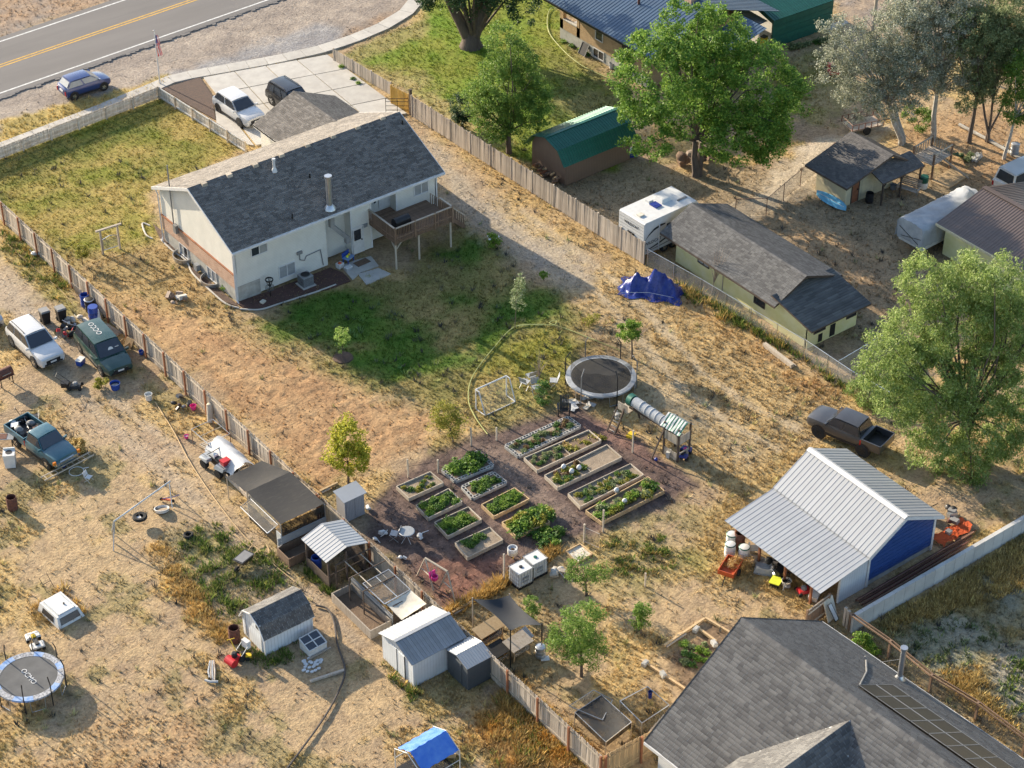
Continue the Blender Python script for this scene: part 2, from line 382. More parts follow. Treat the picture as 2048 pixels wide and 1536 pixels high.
def leaf_like(name,cols,rough=.92):
    m,nt,out=_new(name);N=nt.nodes;L=nt.links
    r=N.new('ShaderNodeNewGeometry').outputs['Random Per Island']
    ra=N.new('ShaderNodeValToRGB');L.new(r,ra.inputs[0]);el=ra.color_ramp.elements
    el[0].color=(*cols[0],1);el[1].color=(*cols[-1],1)
    for i,c in enumerate(cols[1:-1]):
        e=el.new((i+1)/(len(cols)-1));e.color=(*c,1)
    tc=N.new('ShaderNodeTexCoord');n=_noise(nt,tc.outputs['Object'],60.0,2.0);n2=_noise(nt,tc.outputs['Object'],.7,4.0)
    c=_mix(nt,_map(nt,n,.3,.7,0,.45),ra.outputs[0],tuple(x*.5 for x in cols[0]))
    c=_mix(nt,_map(nt,n2,.4,.7,0,.15),c,tuple(min(x*1.5,1) for x in cols[-1]))
    b=N.new('ShaderNodeBsdfPrincipled');L.new(c,b.inputs['Base Color']);b.inputs['Roughness'].default_value=rough;b.inputs['Specular IOR Level'].default_value=.25
    bp=N.new('ShaderNodeBump');bp.inputs['Strength'].default_value=.4;bp.inputs['Distance'].default_value=.01
    L.new(n,bp.inputs['Height']);L.new(bp.outputs[0],b.inputs['Normal'])
    L.new(b.outputs[0],out.inputs[0]);return m
M['sh_dark']=leaf_like('charcoal_shingle',[(.085,.083,.085),(.115,.11,.11),(.15,.143,.14)])
M['sh_brown']=leaf_like('brown_grey_shingle',[(.13,.115,.10),(.16,.145,.125),(.20,.18,.155)])
M['sh_grey']=leaf_like('grey_shingle',[(.075,.075,.078),(.11,.11,.112),(.15,.15,.15)])
M['sh_house']=leaf_like('main_house_shingle',[(.085,.08,.077),(.135,.126,.12),(.20,.187,.176)])
# ---------------------------------------------------------------- ground
def _hash(ix,iy,s):
    h=(ix.astype(np.int64)*374761393+iy.astype(np.int64)*668265263+s*974711)&0x7fffffff
    h=((h^(h>>13))*1274126177)&0x7fffffff
    return((h^(h>>16))&0xffff)/65535.0
def vnoise(x,y,s=0):
    ix,iy=np.floor(x),np.floor(y);fx,fy=x-ix,y-iy
    fx=fx*fx*(3-2*fx);fy=fy*fy*(3-2*fy)
    a,b=_hash(ix,iy,s),_hash(ix+1,iy,s);c,d=_hash(ix,iy+1,s),_hash(ix+1,iy+1,s)
    return(a*(1-fx)+b*fx)*(1-fy)+(c*(1-fx)+d*fx)*fy
def fbm(x,y,scale,oct=4,s=0):
    v=0;a=.5;t=0
    for i in range(oct):
        v=v+a*vnoise(x*scale,y*scale,s+i*17);t+=a;a*=.55;scale*=2.1
    return v/t
def sdist(poly,X,Y):
    """signed distance in metres to a ground polygon, positive inside"""
    d=np.full(X.shape,1e9);ins=np.zeros(X.shape,bool);n=len(poly)
    for i in range(n):
        (x0,y0),(x1,y1)=poly[i],poly[(i+1)%n]
        ex,ey=x1-x0,y1-y0;L=ex*ex+ey*ey+1e-9
        t=np.clip(((X-x0)*ex+(Y-y0)*ey)/L,0,1)
        d=np.minimum(d,(X-x0-t*ex)**2+(Y-y0-t*ey)**2)
        c=((y0>Y)!=(y1>Y));
        with np.errstate(divide='ignore',invalid='ignore'):
            ins^=c&(X<(x1-x0)*(Y-y0)/(y1-y0+1e-12)+x0)
    d=np.sqrt(d);return np.where(ins,d,-d)
def px_poly(pts):return[(P(*p).x,P(*p).y) for p in pts]
# kind: colour a, colour b (mixed by noise), patch size 1/m, edge softness m, relief m, tuft density 0..1, tuft height m
DIRT=((.29,.215,.145),(.385,.285,.17));
ZONES=[]
def zone(pts,ca,cb,nscale=.35,soft=.6,relief=.02,tuft=.5,th=.1,k=1.0,wob=1.0):ZONES.append((px_poly(pts),ca,cb,nscale,soft,relief,tuft,th,k,wob))
GRAVEL=((.25,.215,.19),(.33,.285,.245));GOLD=((.50,.36,.13),(.40,.29,.12));DRY=((.40,.30,.155),(.31,.235,.125))
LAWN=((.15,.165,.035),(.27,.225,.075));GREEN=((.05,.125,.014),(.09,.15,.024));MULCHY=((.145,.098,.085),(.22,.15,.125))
# far side of the road
zone([(-400,60),(0,75),(245,-5),(300,-80),(-400,-300)],(.33,.235,.16),(.26,.22,.19),.3,.8,.03,.35)
# gravel shoulder by the road
zone([(-200,250),(540,-5),(900,-60),(850,0),(800,35),(640,95),(480,130),(330,155),(0,285),(-200,350)],*GRAVEL,.5,.4,.012,.03,.06)
zone([(340,148),(520,88),(640,48),(690,62),(660,95),(480,130)],(.22,.215,.225),(.29,.285,.29),.8,.8,.02,0)
zone([(690,62),(830,0),(845,10),(760,55),(690,82)],(.30,.22,.16),(.23,.19,.16),.8,.5,.02,.3)
zone([(0,240),(120,208),(235,180),(330,152),(335,165),(215,222),(0,288)],(.48,.36,.14),(.34,.27,.10),.6,.5,.02,.9,.16)
zone([(-200,330),(0,268),(0,295),(-200,360)],(.48,.36,.14),(.34,.27,.10),.6,.5,.02,.9,.16)
# front lawn
zone([(-150,360),(0,308),(320,192),(492,300),(296,378),(312,475),(330,520),(240,535),(150,515),(-60,385)],(.17,.185,.028),(.33,.255,.085),.22,.5,.012,.9,.07)
zone([(0,330),(250,228),(320,200),(370,225),(300,260),(120,330),(0,390)],(.10,.13,.028),(.17,.16,.04),.4,1.0,.012,.9,.07,.75)
zone([(330,300),(430,270),(480,295),(300,365),(250,350)],(.13,.155,.03),(.22,.20,.05),.3,1.2,.012,.9,.07,.7)
# side yard
zone([(150,515),(330,480),(500,640),(640,720),(560,800),(300,680),(190,590)],(.40,.285,.14),(.30,.225,.105),.35,1.0,.02,.7,.08)
# tilled ground
zone([(215,600),(420,640),(560,720),(780,800),(880,830),(830,885),(750,930),(640,985),(560,905),(380,735)],(.315,.195,.105),(.40,.265,.145),.5,1.1,.05,.12,.06)
# back lawn, dry base and green patches
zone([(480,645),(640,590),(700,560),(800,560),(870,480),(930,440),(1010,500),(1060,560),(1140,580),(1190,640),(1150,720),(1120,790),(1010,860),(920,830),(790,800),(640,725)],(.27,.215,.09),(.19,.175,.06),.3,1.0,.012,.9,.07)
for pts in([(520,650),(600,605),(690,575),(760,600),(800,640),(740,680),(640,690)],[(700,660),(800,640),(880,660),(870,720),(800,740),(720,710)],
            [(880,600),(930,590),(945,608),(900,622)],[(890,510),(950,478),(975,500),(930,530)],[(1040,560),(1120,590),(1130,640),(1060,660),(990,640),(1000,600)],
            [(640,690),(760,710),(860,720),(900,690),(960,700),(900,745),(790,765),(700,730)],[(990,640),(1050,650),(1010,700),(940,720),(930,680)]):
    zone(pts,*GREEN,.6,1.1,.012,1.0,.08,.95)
zone([(1010,680),(1090,650),(1160,690),(1140,760),(1040,770),(960,760)],(.21,.205,.04),(.33,.26,.085),.3,1.0,.012,1.0,.08)
zone([(930,770),(1020,740),(1060,790),(1010,840),(940,830)],(.30,.24,.08),(.36,.27,.11),.4,1.0,.012,.9,.08)
# path beside the house
zone([(845,250),(905,300),(960,380),(1040,440),(1200,550),(1180,600),(1090,560),(1000,480),(930,440),(890,410)],(.36,.305,.235),(.30,.265,.225),.4,1.2,.015,.18,.07)
zone([(830,215),(1000,330),(1150,430),(1280,515),(1250,540),(1100,440),(960,345),(860,270)],(.42,.30,.14),(.34,.245,.125),.4,1.0,.02,.8,.1,.9)
# dry field on the right
zone([(1140,590),(1250,540),(1370,600),(1560,700),(1700,790),(1660,860),(1560,930),(1480,1000),(1420,960),(1330,880),(1270,760),(1190,650)],(.41,.30,.15),(.335,.25,.135),.35,1.4,.025,.75,.11)
zone([(1240,660),(1330,760),(1420,830),(1520,900),(1500,930),(1400,860),(1300,800)],(.40,.32,.21),(.34,.275,.18),.4,1.2,.015,.25,.08,.8)
zone([(1370,600),(1440,640),(1620,740),(1700,800),(1640,800),(1480,700)],(.36,.215,.10),(.40,.28,.13),.6,.9,.03,.8,.14,.85)
zone([(1470,970),(1560,920),(1640,880),(1700,900),(1560,960),(1480,1040),(1440,1100),(1640,1180),(1620,1230),(1440,1170),(1380,1060)],(.47,.335,.145),(.38,.28,.13),.4,1.2,.025,.9,.12)
# vegetable garden
zone([(742,1010),(790,950),(880,900),(950,868),(1010,850),(1130,800),(1200,840),(1290,885),(1395,970),(1330,1010),(1200,1075),(1090,1100),(1000,1170),(895,1222),(830,1170),(735,1070)],(.085,.062,.057),(.15,.108,.095),1.6,.5,.05,.06,.06)
zone([(830,1130),(930,1105),(1010,1120),(1000,1165),(895,1218)],(.20,.10,.075),(.13,.075,.06),1.4,.8,.05,.05)
zone([(940,890),(1040,900),(1110,980),(1150,1030),(1100,1060),(1000,960)],(.22,.165,.135),(.15,.115,.10),1.2,.8,.03,.1,.06,.8)
zone([(1140,840),(1200,842),(1290,890),(1330,930),(1300,930),(1200,870)],(.19,.115,.095),(.14,.09,.08),1.2,.5,.04,.05)
zone([(890,1222),(1000,1158),(1110,1092),(1120,1106),(1005,1182),(895,1234)],(.50,.33,.10),(.42,.28,.10),.8,.3,.02,1.0,.34)
# grass among garden and goal
zone([(960,800),(1060,760),(1130,790),(1100,820),(990,860)],(.33,.265,.12),(.27,.24,.085),.5,.8,.02,.9,.09)
# below the garden
zone([(1120,1100),(1250,1050),(1330,1060),(1420,1120),(1300,1180),(1180,1160)],(.24,.225,.08),(.36,.285,.14),.5,1.5,.02,.6,.1,.7)
zone([(900,1240),(1010,1190),(1100,1180),(1140,1250),(1150,1340),(1080,1400),(990,1330),(940,1270)],(.28,.215,.12),(.36,.275,.15),.5,.8,.02,.5,.1)
zone([(1330,1310),(1430,1240),(1480,1250),(1400,1350),(1370,1380)],(.19,.135,.09),(.15,.105,.07),.8,.4,.04,.1)
# weeds and golden patches, left yard
zone([(340,1060),(440,1050),(560,1100),(600,1170),(520,1200),(480,1270),(430,1230),(360,1130)],(.34,.28,.18),(.25,.235,.10),.6,1.0,.03,.6,.12,.85)
zone([(300,1090),(350,1110),(470,1270),(430,1290),(340,1190)],(.52,.34,.10),(.42,.29,.12),.7,.6,.02,1.0,.2,.9)
zone([(960,1405),(1040,1360),(1160,1470),(1210,1545),(980,1545),(950,1470)],(.53,.30,.07),(.42,.28,.12),.6,1.0,.04,1.0,.22)
zone([(820,1330),(880,1345),(960,1400),(900,1420),(830,1370)],(.43,.32,.15),(.36,.265,.14),.5,.8,.03,.9,.12)
zone([(150,1440),(400,1400),(420,1536),(100,1560)],(.36,.245,.14),(.41,.30,.175),.5,1.5,.03,.3,.07)
zone([(-50,520),(40,560),(100,640),(190,720),(120,700),(-50,600)],(.34,.285,.225),(.38,.31,.23),.4,.9,.015,.15,.07)
zone([(0,430),(160,520),(140,620),(90,600),(0,520)],(.28,.25,.085),(.38,.29,.125),.35,.8,.02,.9,.12)
zone([(140,810),(340,880),(430,1010),(560,1110),(540,1130),(400,1030),(280,930),(120,850)],(.35,.265,.185),(.40,.31,.21),.4,1.0,.015,.12,.07,.85)
# yards on the right
zone([(1060,350),(1250,320),(1340,340),(1560,330),(1600,300),(1700,330),(1900,340),(2048,400),(2048,560),(1760,760),(1700,640),(1420,430),(1300,480),(1230,470)],(.25,.195,.125),(.32,.25,.165),.4,1.0,.03,.5,.09)
zone([(1440,440),(1500,390),(1600,300),(1690,262),(1780,250),(1740,300),(1640,360),(1540,420),(1470,450)],(.49,.42,.33),(.41,.35,.27),.5,.9,.012,.05,.06)
zone([(1540,440),(1640,440),(1790,520),(1740,640),(1640,560)],(.38,.265,.155),(.27,.20,.13),.5,1.2,.04,.4,.09)
zone([(690,108),(850,40),(860,-20),(1115,-20),(1130,70),(1180,130),(1260,210),(1230,340),(1070,330),(990,300),(830,190)],(.13,.215,.022),(.20,.225,.04),.25,.5,.012,1.0,.09)
zone([(700,150),(760,130),(830,150),(880,200),(1000,240),(1010,300),(920,270),(820,185)],(.42,.32,.17),(.33,.26,.12),.5,1.2,.015,.9,.09,.8)
zone([(690,105),(840,40),(855,60),(760,110),(700,130)],(.36,.27,.14),(.27,.23,.10),.5,.8,.015,.9,.09,.7)
zone([(1100,60),(1140,70),(1240,150),(1240,200),(1150,130)],(.30,.235,.13),(.21,.185,.075),.5,.6,.015,.8,.08,.7)
zone([(1090,100),(1240,190),(1230,300),(1130,290)],(.15,.16,.05),(.23,.20,.09),.3,1.2,.015,.9,.08,.8)
zone([(1560,110),(1680,90),(1700,180),(1640,260),(1590,220),(1540,160)],(.20,.19,.055),(.36,.285,.155),.35,1.0,.02,.8,.1)
zone([(1660,-20),(1900,-20),(1880,60),(1860,160),(1760,130),(1690,60)],(.33,.255,.185),(.24,.21,.19),.3,1.0,.02,.1)
zone([(1780,270),(1880,230),(2060,200),(2060,400),(1960,380),(1860,320)],(.38,.26,.15),(.30,.20,.115),.5,1.0,.03,.25,.09)
# beyond the concrete wall
zone([(1690,1290),(2060,1060),(2300,1100),(2200,1600),(2060,1520)],(.35,.265,.10),(.27,.21,.09),.5,.4,.04,1.0,.16)
zone([(1780,1270),(1900,1225),(1980,1240),(2010,1300),(1930,1345),(1830,1340)],(.30,.285,.22),(.235,.23,.16),.6,.8,.03,.3,.1)
zone([(1980,1160),(2060,1130),(2060,1260),(1990,1230)],(.27,.26,.21),(.22,.215,.16),.6,.8,.03,.3,.1)
zone([(1990,1300),(2100,1280),(2100,1480),(1980,1420)],(.31,.29,.24),(.24,.23,.17),.6,.8,.05,.3,.12)
zone([(1640,1250),(1720,1270),(2048,1490),(2048,1540),(1960,1500),(1760,1330)],(.25,.20,.13),(.33,.25,.13),.6,.5,.03,.6,.12)
def track(pts,w,ca,cb,k=.75):
    a=[P(*p) for p in pts];l,r=[],[]
    for i,p in enumerate(a):
        d=(a[min(i+1,len(a)-1)]-a[max(i-1,0)]).normalized();n=Vector((-d.y,d.x,0))*w
        l.append((p+n).xy);r.append((p-n).xy)
    ZONES.append(([tuple(q) for q in l+r[::-1]],ca,cb,.7,.3,.01,.03,.05,k,.8))
for pts in([(1010,440),(1100,500),(1200,590),(1290,690),(1360,770),(1450,840),(1560,900)],[(1040,420),(1140,490),(1240,570),(1330,660),(1400,740),(1500,810),(1600,860)]):track(pts,.28,(.40,.335,.245),(.345,.285,.205))
for pts in([(-20,505),(70,590),(150,690),(230,800),(330,880),(430,960)],[(-20,560),(50,640),(120,740),(200,830),(290,910),(420,1020),(520,1110),(640,1200),(720,1290)]):track(pts,.35,(.36,.29,.215),(.31,.25,.185),.7)
PADS=[] # places kept free of grass: (polygon)
def ground_eval(X,Y):
    n1=fbm(X,Y,.12,4,3);n2=fbm(X,Y,.9,4,11);n3=fbm(X,Y,3.2,3,23)
    k=np.clip((n1*.5+n2*.5-.36)/.28,0,1)[:,None]
    col=np.array(DIRT[0])*(1-k)+np.array(DIRT[1])*k
    # straw-coloured patches over the bare dirt
    g=np.clip((fbm(X,Y,.33,5,41)-.50)/.12,0,1)[:,None]
    col=col*(1-.75*g)+np.array((.455,.33,.145))*.75*g
    w_=np.clip((fbm(X,Y,.5,4,131)-.60)/.08,0,1)[:,None];col=col*(1-.5*w_)+np.array((.20,.185,.07))*.5*w_
    relief=np.full(X.shape,.022);tuft=.04+.55*g[:,0]+.3*w_[:,0];th=np.full(X.shape,.085)
    wob=(fbm(X,Y,.8,4,77)-.5)*2.4
    for(poly,ca,cb,ns,soft,rl,tf,hh,kk,wb) in ZONES:
        xs=[p[0] for p in poly];ys=[p[1] for p in poly];e=soft+1.5
        sel=np.nonzero((X>min(xs)-e)&(X<max(xs)+e)&(Y>min(ys)-e)&(Y<max(ys)+e))[0]
        if not len(sel):continue
        x,y=X[sel],Y[sel]
        s=sdist(poly,x,y)+wob[sel]*soft*wb
        m=np.clip(s/soft*.5+.5,0,1);m=m*m*(3-2*m)*kk
        q=np.clip((fbm(x,y,ns,4,5+len(poly))*.6+n2[sel]*.4-.36)/.28,0,1)[:,None]
        c=np.array(ca)*(1-q)+np.array(cb)*q
        col[sel]=col[sel]*(1-m[:,None])+c*m[:,None]
        relief[sel]=relief[sel]*(1-m)+rl*m;tuft[sel]=tuft[sel]*(1-m)+tf*m;th[sel]=th[sel]*(1-m)+hh*m
    col=col*(.82+.36*n3)[:,None]
    return col,relief,tuft,th
def m_ground():
    m,nt,out=_new('ground_soil_and_grass');N=nt.nodes;L=nt.links
    a=N.new('ShaderNodeAttribute');a.attribute_name='tint'
    tc=N.new('ShaderNodeTexCoord');v=tc.outputs['Object']
    n1=_noise(nt,v,5.5,5.0,.65);n2=_noise(nt,v,24.0,3.0,.6);n3=_noise(nt,v,1.3,4.0,.6)
    c=_mix(nt,1.0,a.outputs[0],_mix(nt,_map(nt,n1,.33,.66),(.72,.70,.68),(1.2,1.2,1.17)),'MULTIPLY')
    c=_mix(nt,1.0,c,_mix(nt,_map(nt,n2,.3,.7),(.74,.73,.72),(1.2,1.19,1.17)),'MULTIPLY')
    c=_mix(nt,1.0,c,_mix(nt,_map(nt,n3,.35,.65),(.9,.9,.91),(1.08,1.07,1.05)),'MULTIPLY')
    b=N.new('ShaderNodeBsdfPrincipled');L.new(c,b.inputs['Base Color']);b.inputs['Roughness'].default_value=.95;b.inputs['Specular IOR Level'].default_value=.15
    h=_math(nt,'ADD',_math(nt,'MULTIPLY',n1,1.0),_math(nt,'MULTIPLY',n2,.35))
    bp=N.new('ShaderNodeBump');bp.inputs['Strength'].default_value=.75;bp.inputs['Distance'].default_value=.09
    L.new(h,bp.inputs['Height']);L.new(bp.outputs[0],b.inputs['Normal'])
    L.new(b.outputs[0],out.inputs[0]);return m
def axis(lo,hi,step):
    f=np.arange(lo,hi+step,step);g=np.array([4.,12,30,80,200,500,1200])
    return np.concatenate([lo-g[::-1],f,f[-1]+g])
gx=axis(-43,68,.17);gy=axis(-55,58,.17)
GX,GY=np.meshgrid(gx,gy);X,Y=GX.ravel(),GY.ravel()
# the view is a tapering strip: only work out colours near it, the rest takes the plain dirt colour
vis=np.ones(len(X),bool)
_vp=[(P(-90,-90).x,P(-90,-90).y),(P(2140,-90).x,P(2140,-90).y),(P(2140,1640).x,P(2140,1640).y),(P(-90,1640).x,P(-90,1640).y)]
vis=sdist(_vp,X,Y)>0
gc=np.tile(np.array((.37,.275,.17)),(len(X),1));gz=np.zeros(len(X))
c_,r_,t_,h_=ground_eval(X[vis],Y[vis])
gc[vis]=c_
fine=fbm(X[vis],Y[vis],2.6,3,61)-.5;mid=fbm(X[vis],Y[vis],.5,3,67)-.5
tl=np.clip((r_-.03)/.02,0,1)
fur=np.sin(X[vis]*2*math.pi/.55+2.5*fbm(X[vis],Y[vis],.35,2,9))*.018*tl
gz[vis]=np.clip(fine*r_*3.0+mid*.05+fur,-.16,.16)-.03
# keep the two sheets of paving and building pads clear
nx,ny=len(gx),len(gy)
ii=(np.arange(ny-1)[:,None]*nx+np.arange(nx-1)[None,:]).ravel()
gf=np.stack([ii,ii+1,ii+nx+1,ii+nx],1)
ground=link('ground',fast_mesh('ground',np.stack([X,Y,gz],1),gf,m_ground(),gc,smooth=True))
tag(ground,kind='structure')
# ---------------------------------------------------------------- road, pavement, driveway
M['asphalt']=mat('asphalt',(.125,.118,.115),.9,col2=(.16,.15,.145),vscale=.25,var=.2,bump=.3,bscale=40,stretch=(.35,2.2,1),dirt=(.10,.096,.095))
M['paint_white']=mat('white_road_paint',(.62,.62,.60),.8,var=.2,vscale=6,dirt=(.35,.34,.33))
M['paint_yellow']=mat('yellow_road_paint',(.62,.36,.05),.8,var=.2,vscale=6,dirt=(.40,.26,.08))
ra,rb=P(0,133),P(387,1);rd=(rb-ra).normalized();rn=Vector((-rd.y,rd.x,0))
def strip(o0,o1,z0,z1,a=-60,b=160):
    q=[ra+rd*a+rn*o0,ra+rd*b+rn*o0,ra+rd*b+rn*o1,ra+rd*a+rn*o1]
    return MB().hexa([(*v.xy,z0) for v in q]+[(*v.xy,z1) for v in q])
road=strip(-4.5,4.3,-.1,.05).build('road',M['asphalt']);tag(road,kind='structure')
strip(-3.98,-3.82,.05,.054).build('edge_line',M['paint_white'],road)
strip(3.55,3.71,.05,.054).build('edge_line',M['paint_white'],road)
strip(-.24,-.10,.05,.054).build('centre_line',M['paint_yellow'],road)
strip(.10,.24,.05,.054).build('centre_line',M['paint_yellow'],road)
# ragged broken edge of the asphalt
m_=MB();random.seed(3)
for i in range(150):
    a=-8+i*.42;w=random.uniform(.05,.38);q=[ra+rd*a+rn*-4.49,ra+rd*(a+.5)+rn*-4.49,ra+rd*(a+random.uniform(.3,.5))+rn*(-4.5-w),ra+rd*(a+random.uniform(0,.15))+rn*(-4.5-w*random.uniform(.4,1))]
    m_.hexa([(*v.xy,-.05) for v in q]+[(*v.xy,.04+.006*(i%2)) for v in q])
tag(m_.build('broken_edge',M['asphalt'],road),kind='stuff')
sidewalk=bpy.data.objects.new('sidewalk',None);COL.objects.link(sidewalk);tag(sidewalk,kind='structure')
def path_pts(px,step):
    pts=[P(*p) for p in px];out=[pts[0]];acc=0.0
    dense=[]
    for a,b in zip(pts,pts[1:]):
        n=max(2,int((b-a).length/.1))
        dense+=[a+(b-a)*(i/n) for i in range(n)]
    for a,b in zip(dense,dense[1:]):
        acc+=(b-a).length
        if acc>=step:out.append(b);acc=0.0
    return out
sw=path_pts([(-80,326),(0,296),(100,258),(215,213),(300,178),(345,158),(400,147),(480,133),(560,118),(640,100),(700,81),(765,54),(812,26),(850,-20)],1.5)
for i,(a,b) in enumerate(zip(sw,sw[1:])):
    d=(b-a).normalized();d0=(sw[i]-sw[i-1]).normalized() if i else d;d1=(sw[i+2]-b).normalized() if i+2<len(sw) else d
    n0=Vector((-(d+d0).y,(d+d0).x,0)).normalized()*.62;n1=Vector((-(d+d1).y,(d+d1).x,0)).normalized()*.62
    a2,b2=a+d*.012,b-d*.012
    q=[a2-n0,b2-n1,b2+n1,a2+n0];z=.075+random.uniform(-.008,.008)
    MB().hexa([(*v.xy,-.1) for v in q]+[(*v.xy,z) for v in q]).build('slab',M['concrete'],sidewalk)
driveway=bpy.data.objects.new('driveway',None);COL.objects.link(driveway);tag(driveway,kind='structure')
A_,B_,C_,D_=P(406,156),P(655,110),P(815,228),P(512,292)
def bil(u,v):return(A_*(1-u)+B_*u)*(1-v)+(D_*(1-u)+C_*u)*v
for i in range(4):
    for j in range(4):
        g=.004;u0,u1,v0,v1=i/4+g,(i+1)/4-g,j/4+g,(j+1)/4-g
        q=[bil(u0,v0),bil(u0,v1),bil(u1,v1),bil(u1,v0)];z=.07+random.uniform(-.004,.004)
        MB().hexa([(*v.xy,-.1) for v in q]+[(*v.xy,z) for v in q]).build('slab',M['concrete'],driveway)
q=[P(433,246),P(429,205),P(456,226),P(508,292),P(496,290)]
MB().prism([v.xy for v in q],-.1,.066).build('slab',M['concrete'],driveway)
q=[P(326,178),P(400,155),P(424,190),P(431,240),P(380,212)]
bed=MB().prism([v.xy for v in q],-.1,.05).build('mulch_bed',M['mulch']);tag(bed,kind='structure')
q=[P(1655,52),P(1690,40),P(1697,46),P(1660,62)]
tag(MB().prism([v.xy for v in q],-.1,.06).build('concrete_pad',M['concrete']),kind='structure')
# ---------------------------------------------------------------- fences
def fence(name,label,a,b,h=1.8,pw=.14,gap=.012,pm='wood_grey',rm='wood_pale',sm='wood_red',side=-1,rails=(.35,1.5),spacing=2.44,post=.10,post_h=.05,thick=.022,group=None,post_front=True,jit=.02,pointed=False,cap=False,cat='fence'):
    """boards between posts; side -1 puts posts and rails on the right-hand side of the run from a to b"""
    a=Vector((a.x,a.y,0));b=Vector((b.x,b.y,0));d=b-a;L=d.length
    t=thing(name,label,cat,a,math.degrees(math.atan2(d.y,d.x)),group)
    n=max(1,int(L/(pw+gap)));step=L/n
    if pointed:prof=[(-pw/2,0),(pw/2,0),(pw/2,h-pw*.5),(0,h),(-pw/2,h-pw*.5)]
    else:prof=[(-pw/2,0),(pw/2,0),(pw/2,h-.035),(pw/2-.03,h),(-pw/2+.03,h),(-pw/2,h-.035)]
    me=MB().extr(prof,'y',-thick/2,thick/2).mesh('board',M[pm])
    rnd=random.Random(int(L*100))
    for i in range(n):
        link('board',me,t,((i+.5)*step,rnd.uniform(-.004,.004),rnd.uniform(-jit,jit*.5)),(rnd.uniform(-.01,.01),rnd.uniform(-.012,.012),0))
    y=side*(thick/2+.022)
    for z in rails:
        MB().box(0,L,y-.02,y+.02,z-.045,z+.045).build('rail',M[rm],t)
    if cap:MB().box(0,L,-.06,.06,h+.005,h+.035).build('top_rail',M[rm],t)
    k=max(1,round(L/spacing));yp=side*(thick/2+(.05+post/2 if post_front else 0))
    pme=MB().box(-post/2,post/2,-post/2,post/2,-.2,h+post_h).mesh('post',M[sm])
    for i in range(k+1):link('post',pme,t,(L*i/k,yp,0))
    return t
FX=P(445,810,1.8).x
def fy(px,py):return P(px,py,1.8).y
fence('board_fence','long weathered grey board fence with rusty red posts running past the parked cars',Vector((FX,fy(-60,385),0)),Vector((FX,fy(640,985),0)),1.75,side=-1)
fence('board_fence','weathered grey board fence with rusty red posts behind the coops and sheds',Vector((FX,fy(644,989),0)),Vector((FX,fy(1211,1508),0)),1.75,side=-1)
fence('board_fence','short tan board fence between the corner post and the grey shingled house',Vector((FX+.12,fy(1211,1508),0)),P(1352,1436,1.7),1.75,pm='wood_tan',rm='wood_tan',side=-1)
fence('picket_fence','low peeling white picket fence along the front sidewalk',P(-70,345),P(318,196),.95,.085,.02,'picket_white','picket_white','picket_white',side=-1,rails=(.2,.72),spacing=2.4,post_h=.02,pointed=True)
fence('picket_fence','low white board fence between the front lawn and the driveway',P(320,196),P(494,306),.95,.13,.015,'picket_white','white_paint','wood_pale',side=-1,rails=(.15,.88),spacing=2.4,post_h=.06)
fence('board_fence','low old grey board fence between the driveway and the green lawn',P(668,122),P(782,190),1.05,.13,.012,'wood_grey','wood_grey','wood_grey',side=1,rails=(.25,.8),post_front=False)
fence('board_fence','short bright golden new board fence beside the driveway',P(783,208),P(819,226),1.55,.14,.012,'wood_gold','wood_gold','wood_gold',side=1,rails=(.3,1.2),post_front=False)
fence('board_fence','tall old grey board fence between the dirt path and the barn shed',P(824,232),P(1287,528),1.7,.14,.012,'wood_grey','wood_grey','wood_grey',side=1,rails=(.3,1.4),post_front=False,jit=.05)
t=thing('gate_post','tall dark brown post between the golden boards and the old grey fence','post',P(822,228));MB().box(-.09,.09,-.09,.09,-.1,2.0).build('shaft',M['wood_dark'],t);MB().box(-.11,.11,-.11,.11,2.0,2.05).build('cap',M['wood_dark'],t)
# tube gate leaning in front of the golden boards
t=thing('tube_gate','thin dark tube gate beside the golden boards','gate')
g0,g1=P(772,226),P(818,226)
for z in(.25,.6,.95,1.2):MB().tube([(g0.x,g0.y,z),(g1.x,g1.y,z)],.02,6).build('bar',M['black_metal'],t)
for q in(g0,g0.lerp(g1,.5),g1):MB().tube([(q.x,q.y,0),(q.x,q.y,1.22)],.022,6).build('upright',M['black_metal'],t)
def chain_fence(label,pts,h=1.3,m='chain',spacing=2.6,name='chain_link_fence',pm='steel',rail=True,r=.025):
    t=thing(name,label,'fence')
    for a,b in zip(pts,pts[1:]):
        L=(b-a).length;k=max(1,round(L/spacing))
        MB().add([(a.x,a.y,.03),(b.x,b.y,.03),(b.x,b.y,h),(a.x,a.y,h)],[(0,1,2,3)]).build('wire_mesh',M[m],t)
        if rail:MB().cyl((a.x,a.y,h),(b.x,b.y,h),r*.8,n=6).build('top_rail',M[pm],t)
        for i in range(k+(1 if b is pts[-1] else 0)):
            q=a.lerp(b,i/k);MB().cyl((q.x,q.y,-.1),(q.x,q.y,h+.06),r,n=6).build('post',M[pm],t)
    return t
chain_fence('chain link fence overgrown with weeds along the long yellow outbuilding',[P(1294,530),P(1400,590),P(1500,650),P(1606,712)],1.25)
chain_fence('chain link kennel fence below the yellow lean-to',[P(1606,714),P(1700,778),P(1775,820)],1.35)
chain_fence('chain link kennel side fence running under the willow',[P(1674,757),P(1770,700)],1.35)
chain_fence('thin wire fence from the yellow outbuilding towards the cream cabin',[P(1470,432),P(1532,430),P(1600,372),P(1665,320),P(1700,302)],1.35,'chain_dark',3.0,pm='rust_pipe',r=.03)
